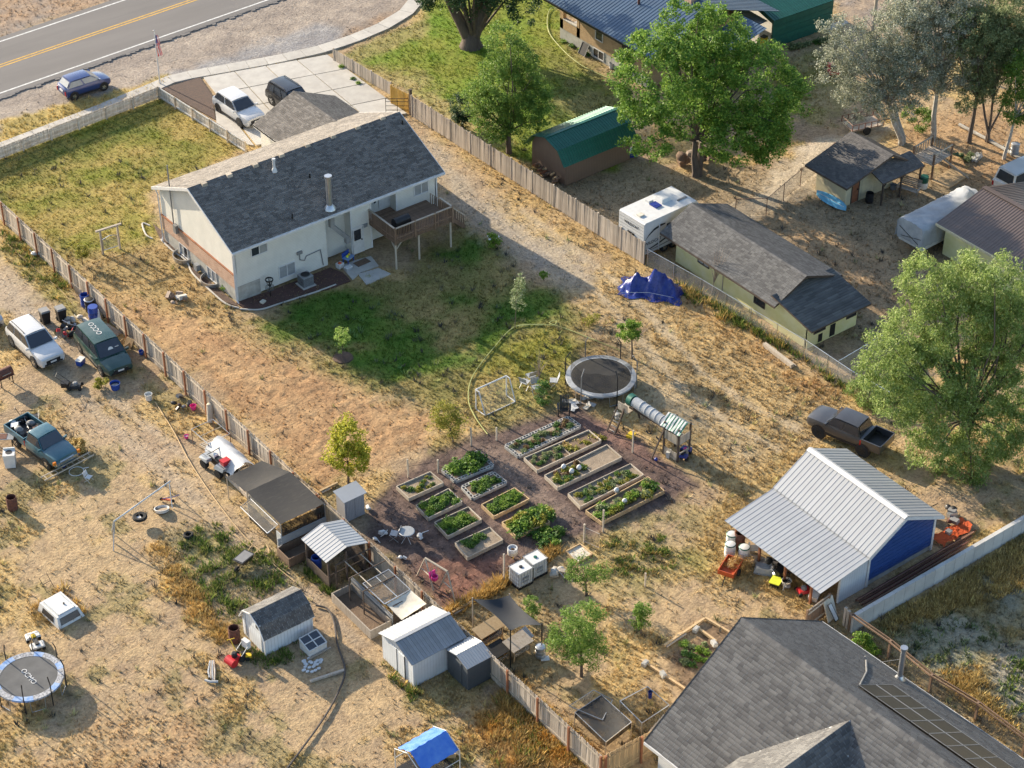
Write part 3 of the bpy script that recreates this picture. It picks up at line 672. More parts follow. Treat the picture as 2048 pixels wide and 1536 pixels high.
# rail fence with wire at the lower right
t=thing('rail_fence','brown double rail wire fence beside the grey shingled house','fence')
rp=[P(1698,1262),P(1776,1316),P(1858,1384),P(1950,1440),P(2045,1512),P(2120,1570)]
for a,b in zip(rp,rp[1:]):
    d=(b-a).normalized();n=Vector((-d.y,d.x,0))*.09
    for s in(-1,1):MB().bar((a.x+n.x*s,a.y+n.y*s,1.2),(b.x+n.x*s,b.y+n.y*s,1.2),.05,.09).build('rail',M['wood_brown'],t)
    MB().add([(a.x,a.y,.05),(b.x,b.y,.05),(b.x,b.y,1.15),(a.x,a.y,1.15)],[(0,1,2,3)]).build('wire_mesh',M['chain_dark'],t)
for q in rp:MB().box(q.x-.06,q.x+.06,q.y-.06,q.y+.06,-.1,1.24).build('post',M['wood_brown'],t)
# poured concrete wall, panel by panel
t=thing('retaining_wall','long pale concrete retaining wall with vertical form joints','wall')
w0,w1=P(1700,1264),P(2130,1014);d=w1-w0;n=22
for i in range(n):
    a,b=w0+d*((i+.008)/n),w0+d*((i+1-.008)/n);z=random.uniform(-.004,.004)
    MB().box(a.x,b.x,a.y-.11,a.y+.11,-.2,1.12+z).build('panel',M['concrete_wall'],t)
MB().box(w0.x+.01,w1.x-.01,w0.y-.095,w0.y+.095,-.2,1.10).build('core',M['concrete_wall'],t)
# ---------------------------------------------------------------- building helpers
def win(par,ax,a0,a1,z0,z1,pl,n=2,pane='glass',trim='trim',f=.06,name='window',sgn=-1):
    """window on a wall: ax 'y' = wall at y=pl facing sgn, ax 'x' = wall at x=pl"""
    def bx(m,u0,u1,w0,w1,d0,d1):
        lo,hi=sorted((pl+sgn*d0,pl+sgn*d1))
        if ax=='y':m.box(u0,u1,lo,hi,w0,w1)
        else:m.box(lo,hi,u0,u1,w0,w1)
    m=MB()
    bx(m,a0-f,a1+f,z0-f,z0,.0,.05);bx(m,a0-f,a1+f,z1,z1+f,.0,.05)
    bx(m,a0-f,a0,z0,z1,.0,.05);bx(m,a1,a1+f,z0,z1,.0,.05)
    for i in range(1,n):
        c=a0+(a1-a0)*i/n;bx(m,c-.025,c+.025,z0,z1,.0,.045)
    w=m.build(name,M[trim],par)
    for i in range(n):
        m=MB();bx(m,a0+(a1-a0)*i/n+.03*(i>0),a0+(a1-a0)*(i+1)/n-.03*(i<n-1),z0,z1,.0,.012)
        m.build('pane',M[pane] if isinstance(pane,str) else M[pane[i%len(pane)]],w)
    return w
def door(par,ax,a0,a1,z0,z1,pl,m_='white_paint',glass=True,sgn=-1,frame='trim'):
    def bx(m,u0,u1,w0,w1,d0,d1):
        lo,hi=sorted((pl+sgn*d0,pl+sgn*d1))
        if ax=='y':m.box(u0,u1,lo,hi,w0,w1)
        else:m.box(lo,hi,u0,u1,w0,w1)
        return m
    d=bx(MB(),a0,a1,z0,z1,0,.03).build('door',M[m_],par)
    m=MB();bx(m,a0-.07,a0,z0,z1+.07,0,.055);bx(m,a1,a1+.07,z0,z1+.07,0,.055);bx(m,a0,a1,z1,z1+.07,0,.055)
    m.build('frame',M[frame],d)
    if glass:bx(MB(),a0+.15,a1-.15,z0+(z1-z0)*.52,z1-.15,.03,.04).build('pane',M['glass'],d)
    bx(MB(),a1-.14,a1-.08,z0+.95,z0+1.05,.03,.09).build('handle',M['black_metal'],d)
    return d
def shingles(O,U,V,LU,LV,w=.33,e=.145,clip=None,seed=1,mat_='sh_dark',thick=.016):
    rnd=random.Random(seed);U=Vector(U).normalized();V=Vector(V).normalized();N=U.cross(V).normalized()
    if N.z<0:N=-N
    O=Vector(O);vs=[];fs=[];rows=int(LV/e)+1
    for j in range(rows):
        v0=j*e;v1=min(v0+e+.012,LV);u=-rnd.random()*w
        if v1-v0<.02:continue
        while u<LU:
            ww=w*rnd.uniform(.7,1.25);u0,u1=max(u,0),min(u+ww-.012,LU)
            if u1-u0>.04 and(clip is None or clip((u0+u1)/2,(v0+v1)/2)):
                h=thick+rnd.uniform(-.004,.006);dv=rnd.uniform(-.010,.010);n=len(vs)
                for(uu,vv,hh) in((u0,v0+dv,0),(u1,v0+dv,0),(u1,v0+dv,h),(u0,v0+dv,h),(u1,v1,.003),(u0,v1,.003)):
                    q=O+U*uu+V*vv+N*hh;vs.append((q.x,q.y,q.z))
                fs.append((n,n+1,n+2,n+3));fs.append((n+3,n+2,n+4,n+5))
            u+=ww
    return fast_mesh('shingles',vs,fs,M[mat_])
def gable(par,x0,x1,y0,y1,ze,zr,axis='x',sh='sh_dark',trim='trim',th=.14,w=.33,e=.145,seed=1,ridge=None,slopes=(0,1),name='roof',cap=True):
    """pitched roof over a rectangle; axis is the direction of the ridge"""
    T=lambda a,b,z:(a,b,z) if axis=='x' else(b,a,z)
    if axis=='x':a0,a1,b0,b1=x0,x1,y0,y1
    else:a0,a1,b0,b1=y0,y1,x0,x1
    br=(b0+b1)/2 if ridge is None else ridge
    rf=None;out=[]
    for k in slopes:
        be=(b0,b1)[k]
        m=MB().hexa([T(a0,be,ze-th),T(a1,be,ze-th),T(a1,br,zr-th),T(a0,br,zr-th),T(a0,be,ze),T(a1,be,ze),T(a1,br,zr),T(a0,br,zr)])
        ob=m.build('roof_slope',M[trim],par)
        O,U,V=Vector(T(a0,be,ze)),Vector(T(a1,be,ze))-Vector(T(a0,be,ze)),Vector(T(a0,br,zr))-Vector(T(a0,be,ze))
        s=link('shingles',shingles(O+Vector((0,0,.004)),U,V,U.length,V.length,w,e,None,seed+k,sh),ob);tag(s,kind='stuff');out.append(ob)
    if cap and len(slopes)==2:
        c=MB();L=a1-a0;n=max(2,int(L/.28));rnd=random.Random(seed)
        dz=(zr-ze)/abs(b1-b0)*2*.13
        for i in range(n):
            p0,p1=a0+L*i/n,a0+L*(i+1)/n-.01;z=zr+.02+rnd.uniform(0,.008)
            c.add([T(p0,br-.13,z-dz),T(p1,br-.13,z-dz),T(p1,br,z+.012),T(p0,br,z+.012),T(p0,br+.13,z-dz),T(p1,br+.13,z-dz)],[(0,1,2,3),(3,2,5,4)])
        tag(c.build('ridge_shingles',M[sh],out[0]),kind='stuff')
    return out
def metal_slope(par,O,U,V,pitch=.3,m_='tin',rib=.016,rib_w=.03,th=.02,name='roof_panel',dark=None):
    """ribbed metal sheets side by side: O eave corner, U along the eave, V up the slope"""
    O,U,V=Vector(O),Vector(U),Vector(V);LU,LV=U.length,V.length;u,v=U.normalized(),V.normalized();nrm=u.cross(v)
    if nrm.z<0:nrm=-nrm;
    n=max(1,round(LU/pitch));p=LU/n
    me=MB().extr([(0.002,0),(p-.002,0),(p-.002,th),(rib_w+.02,th),(rib_w,th+rib),(.006,th+rib),(.002,th)],'y',0,LV).mesh(name,M[m_])
    rot=Matrix((u,v,nrm)).transposed().to_4x4()
    if rot.to_3x3().determinant()<0:
        O=O+U;u=-u;rot=Matrix((u,v,nrm)).transposed().to_4x4()
    for i in range(n):
        o=link(name,me,par);o.matrix_local=Matrix.Translation(O+u*(p*i))@rot
def pipe(par,x,y,z0,z1,r,name='vent_pipe',m_='steel',cap=True):
    o=MB().cyl((x,y,z0),(x,y,z1),r,n=10).build(name,M[m_],par,smooth=True)
    if cap:
        MB().cyl((x,y,z1-.02),(x,y,z1+.12),r*1.35,n=10).build('cap',M[m_],o,smooth=True)
        MB().lathe([(r*2.2,z0-.02),(r*1.9,z0+.12),(r*1.1,z0+.3)],10,(x,y,0)).build('flashing',M[m_],o,smooth=True)
    return o
# ---------------------------------------------------------------- main house
HX,HY=-8.85,6.6
H=thing('house','large cream sided house with long dark shingle roof and raised rear deck','house',(HX,HY,0))
LX,LY,ZE,ZR=15.85,9.35,4.12,6.42
# back wall in steps (x ranges with setback), gable end and the rest
steps=[(0,6.95,0),(6.95,8.9,.75),(8.9,10.5,0),(10.5,12.55,.75),(12.55,LX,0)]
for(a,b,s) in steps:
    MB().box(a,b,s,s+.2,.12,ZE-.02).build('wall',M['siding'],H)
for x,s0,s1 in((8.9,.2,.75),(12.55,.2,.75)):MB().box(x,x+.2,s0,s1+.2,.12,ZE-.02).build('wall',M['siding'],H)
for x in(0.01,8.92,10.48,12.57,LX-.01):MB().box(x-.06,x+.06,-.03,.02,.12,ZE-.03).build('corner_trim',M['trim'],H)
MB().box(.02,LX-.02,1.0,LY-.3,-.1,.3).build('foundation',M['foundation'],H)
MB().box(.0,1.75,-.02,.02,-.1,1.15).build('foundation_panel',M['foundation'],H)
MB().box(.1,LX-.1,1.0,LY-.2,.0,ZE-.03).build('core',M['foundation'],H)
# gable end: concrete, brick band with ledge, lap siding
MB().box(-.02,.1,.03,LY,-.1,1.0).build('foundation',M['foundation'],H)
MB().box(-.07,.09,.03,LY,1.0,2.05).build('brick_band',M['brick_red'],H)
MB().box(-.12,.09,.02,LY,2.05,2.13).build('brick_ledge',M['wood_red'],H)
yr=11.25-HY
MB().extr([(0,2.13),(LY,2.13),(LY,ZE-.1),(yr,ZR-.2),(0,ZE-.1)],'x',-.015,.12).build('gable_wall',M['siding'],H)
MB().extr([(0,.1),(LY,.1),(LY,ZE-.1),(yr,ZR-.2),(0,ZE-.1)],'x',LX-.12,LX).build('gable_wall',M['siding'],H)
MB().box(0.1,LX,LY-.2,LY,.1,ZE).build('front_wall',M['siding'],H)
gable(H,-.35,LX+.35,-.45,9.75,ZE,ZR,'x','sh_house',seed=11,ridge=yr)
# fascia and gutters
MB().box(-.37,LX+.37,-.56,-.45,ZE-.16,ZE-.02).build('gutter',M['trim'],H)
for x in(-.37,LX+.33):
    for b0,b1 in((-.47,yr),(9.77,yr)):
        MB().hexa([(x,b0,ZE-.2),(x+.04,b0,ZE-.2),(x+.04,b1,ZR-.2),(x,b1,ZR-.2),(x,b0,ZE+.03),(x+.04,b0,ZE+.03),(x+.04,b1,ZR+.03),(x,b1,ZR+.03)]).build('rake_board',M['trim'],H)
MB().tube([(-.1,-.5,ZE-.15),(-.1,-.06,ZE-.5),(-.1,-.06,.3),(-.1,-.3,.1)],.05,6).build('downspout',M['trim'],H)
MB().tube([(-.1,9.8,ZE-.15),(-.1,9.45,ZE-.5),(-.1,9.45,.3),(-.3,9.2,.1)],.05,6).build('downspout',M['trim'],H)
def on_back(px,py): # where a photo position falls on the back wall plane, in house coordinates
    d=_ray(px,py);t=(HY+OY)/d[1];return(d[0]*t-OX-HX,CAMH+d[2]*t)
def bwin(p0,p1,s=0.0,pane=('glass','glass'),n=2):
    a,b=on_back(*p0),on_back(*p1);win(H,'y',a[0],b[0],min(a[1],b[1]),max(a[1],b[1]),s,n,pane)
def z6(x,y):return(500+x/3.4133,380+y/3.4133)
def bw(cx,cy,w,h,s=0.0,pane=('glass','glass_pale')):
    x,z=on_back(cx,cy);win(H,'y',x-w/2,x+w/2,z-h/2,z+h/2,s,2,pane)
bw(518,497,1.15,.75);bw(574,540,1.15,.85,0,('glass_pale','glass_pale'))
bw(679,432,.95,.8,.75,('glass','glass_pale'));bw(842,374,1.05,.95,0,('glass_pale','glass_pale'))
x_,z_=on_back(617,450);win(H,'y',x_-.25,x_+.25,z_-.1,z_+.1,0,2)
x_,z_=on_back(717,517);door(H,'y',x_-.42,x_+.42,.12,2.1,0)
x_,z_=on_back(770,425);door(H,'y',x_-.42+.5,x_+.42+.5,2.35,4.0,.75)
win(H,'y',x_-.4,x_-.22,2.9,3.9,.75,1,'glass')
x_,z_=on_back(729,451);MB().box(x_-.22,x_+.22,-.04,0,z_-.14,z_+.14).build('vent_grille',M['tin_grey'],H)
# gable-end basement windows with wells, meter
for y0,y1,w in((6.2,7.2,0),(2.55,3.6,1)):
    win(H,'x',y0,y1,.12,.92,-.02,2,('glass','glass_pale') if w==0 else('glass_pale','glass_pale'))
for yc in(6.7,3.1):
    q=[(-.06-.75*math.sin(t),yc-.85*math.cos(t)) for t in[math.pi*i/10 for i in range(11)]]
    q2=[(-.06-.70*math.sin(t),yc-.80*math.cos(t)) for t in[math.pi*i/10 for i in range(10,-1,-1)]]
    MB().grid([[(x,y,-.1) for x,y in q],[(x,y,.28) for x,y in q],[(x*.93,yc+(y-yc)*.93,.28) for x,y in q],[(x*.93,yc+(y-yc)*.93,-.1) for x,y in q]]).build('window_well',M['steel'],H)
MB().box(-.3,-.07,7.05,7.4,1.75,2.35).build('electric_meter',M['grey_plastic'],H)
MB().tube([(-.14,7.55,1.6),(-.14,7.55,ZE+2.6)],.045,6).build('service_mast',M['grey_plastic'],H)
MB().box(-.35,-.06,4.55,4.95,.1,.55).build('gas_meter',M['tin_grey'],H)
# roof fittings: the slope behind the ridge faces the garden
def on_slope(px,py):
    """photo position on the rear roof slope, in house coordinates"""
    s=(ZR-ZE)/(yr+.45);d=_ray(px,py)
    # z = ZE + s*(y-(HY-.45))
    t=(ZE-s*(HY-.45)+s*(-OY)-CAMH)/(d[2]-s*d[1])
    return d[0]*t-OX-HX,d[1]*t-OY-HY,CAMH+d[2]*t
for px,py in((408,369),(458,351),(510,331),(562,311),(614,291),(665,273),(714,255),(764,236)):
    x,y,z=on_slope(px,py)
    MB().hexa([(x-.2,y-.17,z-.12),(x+.2,y-.17,z-.12),(x+.2,y+.2,z),(x-.2,y+.2,z),(x-.17,y-.15,z+.14),(x+.17,y-.15,z+.14),(x+.17,y+.18,z+.14),(x-.17,y+.18,z+.14)]).build('roof_vent',M['wood_pale'],H)
x,y,z=on_slope(660,417);pipe(H,x,y,z,z+2.35,.19,'flue','steel')
x,y,z=on_slope(549,343);pipe(H,x,y,z,z+.85,.09,'vent_pipe','trim')
for px,py in((620,356),(585,437),(805,249)):
    x,y,z=on_slope(px,py);pipe(H,x,y,z,z+.35,.05,'vent_pipe','black_metal',False)
# air duct down the wall, cable box and conduits
dx,_=on_back(660,450)
MB().bar((dx,-.2,ZE-.1),(dx,-.2,3.05),.3,.3).bar((dx,-.2,3.15),(dx+.95,-.45,2.0),.28,.28).bar((dx+.95,-.45,2.08),(dx+.98,-.45,1.6),.3,.3).build('duct',M['tin_old'],H)
x_,z_=on_back(598,505);MB().box(x_-.2,x_+.2,-.12,0,z_-.1,z_+.1).build('junction_box',M['grey_plastic'],H)
MB().tube([(x_,-.06,z_),(x_,-.06,1.4),(x_+.35,-.06,1.2),(x_+.5,-.06,1.5),(x_+1.6,-.06,1.55),(x_+1.75,-.06,.3)],.035,6).build('conduit',M['grey_plastic'],H)
# garage wing at the front
GZ=2.7;g0,g1=P(506,249,GZ),P(668,190,GZ)
gx0,gx1=g0.x-HX,g1.x-HX;gyf=g0.y-HY;gz=GZ+(gx1-gx0)/2*.44
MB().box(gx0+.35,gx1-.35,LY-.1,gyf-.35,.0,GZ).build('garage_wall',M['siding'],H)
gable(H,gx0,gx1,yr+1.0,gyf,GZ,gz,'y','sh_house',seed=15,name='garage_roof')
MB().extr([(gx0+.35,GZ-.1),(gx1-.35,GZ-.1),((gx0+gx1)/2,gz-.25)],'y',gyf-.5,gyf-.34).build('garage_gable',M['siding'],H)
for b0 in(gx0,gx1-.05):MB().box(b0,b0+.05,LY+.5,gyf,GZ-.2,GZ-.02).build('gutter',M['trim'],H)
# ---------------------------------------------------------------- deck (part of the house)
DZ=2.2;dl,df=P(747,432,DZ+.95),P(790,458,DZ+.95);dr=P(903,412,DZ+.95)
x0,x1,y0,y1=df.x-HX,dr.x-HX,df.y-HY,0.0
D=MB().box(x0,x1,y0+.02,y0+.12,DZ-.25,DZ-.03).box(x0,x0+.1,y0+.12,.74,DZ-.25,DZ-.03).box(x1-.1,x1,y0+.12,-.01,DZ-.25,DZ-.03).build('deck',M['wood_brown'],H)
n=22
me=MB().box(x0,x1,0,(0-y0-.05)/n-.012,DZ-.03,DZ).mesh('deck_board',M['wood_brown'])
for i in range(n):link('deck_board',me,D,(0,y0+.03+i*(0-y0-.05)/n,0))
for i in range(5):MB().box(10.52,12.5,.02+i*.145,.02+i*.145+.13,DZ-.03,DZ).build('deck_board',M['wood_brown'],D)
def rail_run(a,b,m_='wood_brown'):
    L=(b-a).length;k=int(L/.125)
    bal=MB().box(-.02,.02,-.02,.02,DZ-.12,DZ+.92).mesh('baluster',M[m_])
    for i in range(k+1):
        q=a.lerp(b,i/k);link('baluster',bal,D,(q.x,q.y,0))
    MB().bar((a.x,a.y,DZ+.95),(b.x,b.y,DZ+.95),.12,.05).build('handrail',M['wood_pale'],D)
    MB().bar((a.x,a.y,DZ+.2),(b.x,b.y,DZ+.2),.05,.07).build('rail',M[m_],D)
rail_run(Vector((x0,.6,0)),Vector((x0,y0,0)));rail_run(Vector((x0,y0,0)),Vector((x1,y0,0)));rail_run(Vector((x1,y0,0)),Vector((x1,y0+1.4,0)))
for q in((x0,y0),(x0+1.6,y0),(x0+3.2,y0),(x1,y0)):MB().box(q[0]-.05,q[0]+.05,q[1]-.05,q[1]+.05,DZ-.3,DZ+1.0).build('rail_post',M['wood_brown'],D)
for q in((x0+.06,y0+.1),(x0+1.95,y0+.15),(x1-.1,y0+.1)):MB().cyl((q[0],q[1],-.1),(q[0],q[1],DZ-.25),.07,n=8).build('deck_post',M['wood_pale'],D)
for s in(-1,1):MB().bar((x0+.06,y0+.1,DZ-.75),(x0+.06+(.5 if s>0 else 0),y0+.1+(.5 if s<0 else 0),DZ-.22),.07).build('brace',M['wood_pale'],D)
# stairs at the right-hand end
for i in range(8):MB().box(x1+.02+i*.26,x1+.27+i*.26,y0+1.5,y0+2.5,DZ-.2-i*.26,DZ-.16-i*.26).build('stair_tread',M['wood_brown'],D)
for yy in(y0+1.5,y0+2.5):
    MB().bar((x1,yy,DZ-.2),(x1+2.1,yy,0),.05,.25).build('stringer',M['wood_brown'],D)
    MB().bar((x1,yy,DZ+.75),(x1+2.1,yy,.95),.07,.05).build('handrail',M['wood_pale'],D)
    for i in range(13):MB().box(x1+i*.165-.02,x1+i*.165+.02,yy-.02,yy+.02,DZ-.2-i*.165,DZ+.75-i*.165).build('baluster',M['wood_brown'],D)
# patio, mulch and edging by the back door
q=[P(682,532),P(712,521),P(742,513),P(757,532),P(722,545),P(705,560)]
tag(MB().prism([v.xy for v in q],-.1,.05).build('patio_slab',M['concrete']),kind='structure')
q=[P(716,549),P(757,537),P(781,548),P(733,570)]
tag(MB().prism([v.xy for v in q],-.1,.05).build('patio_slab',M['concrete']),kind='structure')
q=[P(472,606),P(560,575),P(660,536),P(686,546),P(702,562),P(660,578),P(610,590),P(560,606),P(520,618),P(486,616)]
tag(MB().prism([v.xy for v in q],-.1,.045).build('mulch_bed',M['mulch_red']),kind='structure')
q=[P(306,448),P(324,462),P(350,500),P(395,545),P(470,605),P(478,614),P(450,605),P(410,570),P(385,545),P(372,520),P(345,500),P(322,480)]
tag(MB().prism([v.xy for v in q],-.1,.04).build('mulch_bed',M['mulch']),kind='structure')
# ---------------------------------------------------------------- blue gabled workshop with open lean-to
BX,BY=0.0,-37.4
B=thing('workshop','blue walled workshop with white ribbed metal roof and open lean-to','workshop',(BX,BY,0))
wx0,wx1,wl_,ze,zr=3.75,8.75,6.85,2.55,3.95 # main block, length along y
rx=6.0
n=13
for i in range(n): # blue horizontal sheets on the near gable
    z0,z1=.35+i*(zr-.45)/n,.35+(i+1)*(zr-.45)/n-.008
    def edge(z):
        if z<=ze:return wx0,wx1
        k=(z-ze)/(zr-ze);return wx0+(rx-wx0)*k,wx1+(rx-wx1)*k
    (a0,a1),(b0,b1)=edge(z0),edge(z1)
    if b1-b0<.1:continue
    MB().hexa([(a0,0,z0),(a1,0,z0),(a1,.1,z0),(a0,.1,z0),(b0,-.02,z1),(b1,-.02,z1),(b1,.1,z1),(b0,.1,z1)]).build('siding_sheet',M['tin_blue'],B)
MB().box(wx0,wx1,.03,.16,0,.36).build('foundation',M['foundation'],B)
MB().extr([(wx0+.03,.3),(wx1-.03,.3),(wx1-.03,ze-.05),(rx,zr-.1),(wx0+.03,ze-.05)],'y',.1,wl_).build('core',M['tin_blue'],B)
MB().box(wx0-.08,wx0+.08,-.05,.06,0,ze).build('corner_trim',M['trim'],B);MB().box(wx1-.08,wx1+.08,-.05,.06,0,ze).build('corner_trim',M['trim'],B)
yo=.3
metal_slope(B,(wx0-.35,-yo,ze-.12),(0,wl_+2*yo,0),(rx-wx0+.35,0,zr-ze+.12),.3,'tin')
metal_slope(B,(wx1+.35,-yo,ze-.12),(0,wl_+2*yo,0),(rx-wx1-.35,0,zr-ze+.12),.3,'tin')
MB().add([(rx-.22,-yo-.02,zr-.03),(rx-.22,wl_+yo+.02,zr-.03),(rx,wl_+yo+.02,zr+.08),(rx,-yo-.02,zr+.08),(rx+.22,-yo-.02,zr-.03),(rx+.22,wl_+yo+.02,zr-.03)],[(0,1,2,3),(3,2,5,4)]).build('ridge_cap',M['trim'],B)
for s,e in((wx0-.37,1),(wx1+.37,-1)):
    MB().hexa([(s,-yo-.05,ze-.3),(s+.02*e,-yo-.05,ze-.3),(rx,-yo-.05,zr-.18),(rx,-yo-.06,zr-.18),(s,-yo-.02,ze-.1),(s+.02*e,-yo-.02,ze-.1),(rx,-yo-.02,zr+.02),(rx,-yo-.03,zr+.02)]).build('rake_trim',M['trim'],B)
# lean-to
lz0,lz1,lx0=1.85,2.36,-.15
metal_slope(B,(lx0,-yo,lz0),(0,wl_+2*yo,0),(wx0-.3-lx0,0,lz1-lz0),.3,'tin')
MB().hexa([(1.7,-.02,0),(wx0-.1,-.02,0),(wx0-.1,.05,0),(1.7,.05,0),(1.7,-.02,lz0+.22),(wx0-.1,-.02,lz1-.05),(wx0-.1,.05,lz1-.05),(1.7,.05,lz0+.22)]).build('end_wall',M['shed_white'],B)
MB().box(1.6,1.72,-.05,.08,0,lz0+.2).build('corner_trim',M['trim'],B)
for y in(.9,2.9,4.9,6.8):MB().box(lx0+.55,lx0+.67,y-.06,y+.06,-.1,lz0+.05).build('post',M['wood_red'],B)
MB().box(lx0+.53,lx0+.69,.2,wl_,lz0-.06,lz0+.08).build('beam',M['wood_brown'],B)
MB().box(wx0-.08,wx0+.02,.1,wl_,0,ze).build('back_wall',M['wood_dark'],B)
# ---------------------------------------------------------------- grey shingled house, lower right
G_=thing('house','grey shingled house with solar panels and metal flue at the lower right','house',(-8.6,-40.35,0),4.0)
gw,ge,gr,gl=6.3,2.75,6.85,22.0
MB().box(-gw+.6,gw-.5,-gl,-.4,0,ge).build('wall',M['siding_white'],G_)
MB().extr([(-gw+.6,ge-.05),(gw-.5,ge-.05),(0,gr-.3)],'y',-.55,-.4).build('gable_wall',M['siding_white'],G_)
gable(G_,-gw,gw,-gl,0,ge,gr,'y','sh_grey',seed=21,w=.36,e=.2)
for s in(-1,1):
    MB().box(s*gw-.06,s*gw+.06,-gl,0,ge-.18,ge-.01).build('gutter',M['trim'],G_)
    MB().hexa([(s*gw,-.0,ge-.2),(s*gw,.05,ge-.2),(0,.05,gr-.2),(0,0,gr-.2),(s*gw,0,ge+.04),(s*gw,.05,ge+.04),(0,.05,gr+.04),(0,0,gr+.04)]).build('rake_board',M['black_metal'],G_)
# cross gable on the left slope
sl=(gr-ge)/gw
def z_left(x):return gr+sl*x # x negative on the left slope
gi=(Matrix.Translation((-8.6,-40.35,0))@Matrix.Rotation(R(4.0),4,'Z')).inverted()
def on_left(px,py):
    o=gi@Vector((-OX,-OY,CAMH));d=gi.to_3x3()@Vector(_ray(px,py))
    t=(gr+sl*o.x-o.z)/(d.z-sl*d.x);return o+d*t
apx=on_left(1701,1440)
cy,cz,ch=apx.y,apx.z,3.2 # ridge position, height, half width
xi=(cz-gr)/sl;xo=-gw-1.4;ze2=cz-ch*.75
def cross(y_e,sgn,seed):
    # slope from ridge (y=cy) down to y=cy+sgn*ch; meets main roof along a valley
    pr0,pr1=Vector((xi,cy,cz)),Vector((xo,cy,cz));xv=(ze2-gr)/sl
    pe0,pe1=Vector((max(xv,-gw),cy+sgn*ch,ze2)),Vector((xo,cy+sgn*ch,ze2))
    ob=MB().hexa([(v.x,v.y,v.z-.14) for v in(pr0,pr1,pe1,pe0)]+[tuple(v) for v in(pr0,pr1,pe1,pe0)]).build('roof_slope',M['trim'],G_)
    V=Vector((0,-sgn*ch,cz-ze2));U=Vector((1,0,0));LU=xi-xo;LV=V.length
    f=lambda u,v:xo+u<pe0.x+(pr0.x-pe0.x)*(v/LV)+.02
    s=link('shingles',shingles(pe1+Vector((0,0,.005)),U,V,LU,LV,.36,.2,f,seed,'sh_grey'),ob);tag(s,kind='stuff')
cross(0,1,31);cross(0,-1,32)
MB().extr([(cy-ch+.2,ge),(cy+ch-.2,ge),(cy+ch-.2,ze2-.1),(cy,cz-.2),(cy-ch+.2,ze2-.1)],'x',xo+.25,xo+.4).build('gable_wall',M['siding_white'],G_)
# flue, conduit, solar panels on the right slope
def zg(x):return gr-sl*abs(x)
def on_right(px,py):
    """photo position on the right-hand slope in house coordinates"""
    o=gi@Vector((-OX,-OY,CAMH));d=gi.to_3x3()@Vector(_ray(px,py))
    t=(gr-sl*o.x-o.z)/(d.z+sl*d.x);return o+d*t
v=on_right(1799,1358);pipe(G_,v.x,v.y,v.z-.05,v.z+2.0,.14,'flue','steel')
MB().bar((v.x+.1,v.y,v.z+1.3),(v.x+.2,v.y+1.4,zg(v.x)),.02).build('flue_stay',M['steel'],G_)
a,b,c_=on_right(1718,1374),on_right(1733,1345),on_right(1732,1322)
MB().tube([a+Vector((0,0,.05)),b+Vector((0,0,.06)),c_+Vector((0,0,.07)),c_+Vector((0,.1,.25))],.045,6).build('conduit',M['tin_old'],G_)
M['solar']=mat('solar_glass',(.05,.046,.038),.35,var=.1,vscale=.4,bump=0,spec=.3)
p0=on_right(1716,1374);p1=on_right(1785,1376);s0=Vector((1,0,-sl)).normalized();wid=1.05
for r_i in range(9):
    for c_i in range(2):
        o=Vector((p0.x,p0.y,0))+Vector((s0.x*c_i*1.68,-r_i*wid,0));o.z=zg(o.x)+.1
        u=s0*1.64;w_=Vector((0,-wid+.04,0));nrm=Vector((sl,0,1)).normalized()*.04
        pn=MB().hexa([o,o+u,o+u+w_,o+w_,o+nrm,o+u+nrm,o+u+w_+nrm,o+w_+nrm]).build('solar_panel',M['solar'],G_)
        o2=o+nrm;fr=MB()
        for(q0,q1) in((o2,o2+u),(o2+w_,o2+u+w_),(o2,o2+w_),(o2+u,o2+u+w_)):fr.bar(q0,q1,.02,.015)
        fr.build('frame',M['tin_old'],pn)
# house flag on its pole by the cross gable
t=thing('yard_flag','narrow red and white hanging banner on a dark hooked pole beside the grey roof','banner',P(1585,1462,3.9))
fp=Vector((0,0,0));MB().tube([(0,0,-3.9),(0,0,1.2),(-.12,.02,1.32),(-.3,.05,1.28)],.02,6).build('pole',M['black_metal'],t)
fl=MB().grid([[(-.62+.5*j/5+.05*math.sin(i*1.3+j),-.12+.04*math.sin(j*1.7+i*.8),1.2-i*.2) for j in range(6)] for i in range(8)]).build('cloth',M['white_cloth'],t)
for i,(x,z) in enumerate(((-.4,.95),(-.32,.62),(-.42,.3),(-.34,.0))):MB().bar((x,-.19,z+.1),(x+.08,-.19,z-.1),.1,.02).bar((x+.1,-.192,z+.08),(x-.02,-.192,z-.06),.05,.02).build('printed_mark',M['red_paint'],fl)
# ---------------------------------------------------------------- long yellow outbuilding
Yb=thing('outbuilding','long pale yellow outbuilding with grey shingle roof and lower lean-to','outbuilding',(16.75,-16.4,0))
yl,yw=9.5,4.5
MB().box(0,.15,0,yl,0,2.45).build('wall',M['yellow_stucco'],Yb);MB().box(.15,yw,0,.15,0,2.45).build('wall',M['yellow_stucco'],Yb)
MB().box(.15,yw,yl-.15,yl,0,2.45).build('wall',M['yellow_stucco'],Yb);MB().box(yw-.15,yw,.15,yl-.15,0,2.45).build('wall',M['yellow_stucco'],Yb)
for y in(0,yl-.12):MB().extr([(0,2.4),(yw,2.4),(1.75,3.3)],'y',y,y+.12).build('gable_wall',M['yellow_stucco'],Yb)
gable(Yb,-.9,yw+.55,-.75,yl+.7,2.25,3.5,'y','sh_grey','wood_dark',seed=41,w=.3,e=.16,ridge=1.75)
win(Yb,'x',6.3,7.3,1.15,1.95,0,2,'glass_pale','wood_dark');win(Yb,'x',1.0,1.9,.85,1.75,0,1,'glass','wood_dark')
for y in(.0,4.9):MB().box(-.03,.02,y-.03,y+.03,0,2.35).build('batten',M['wood_grey'],Yb)
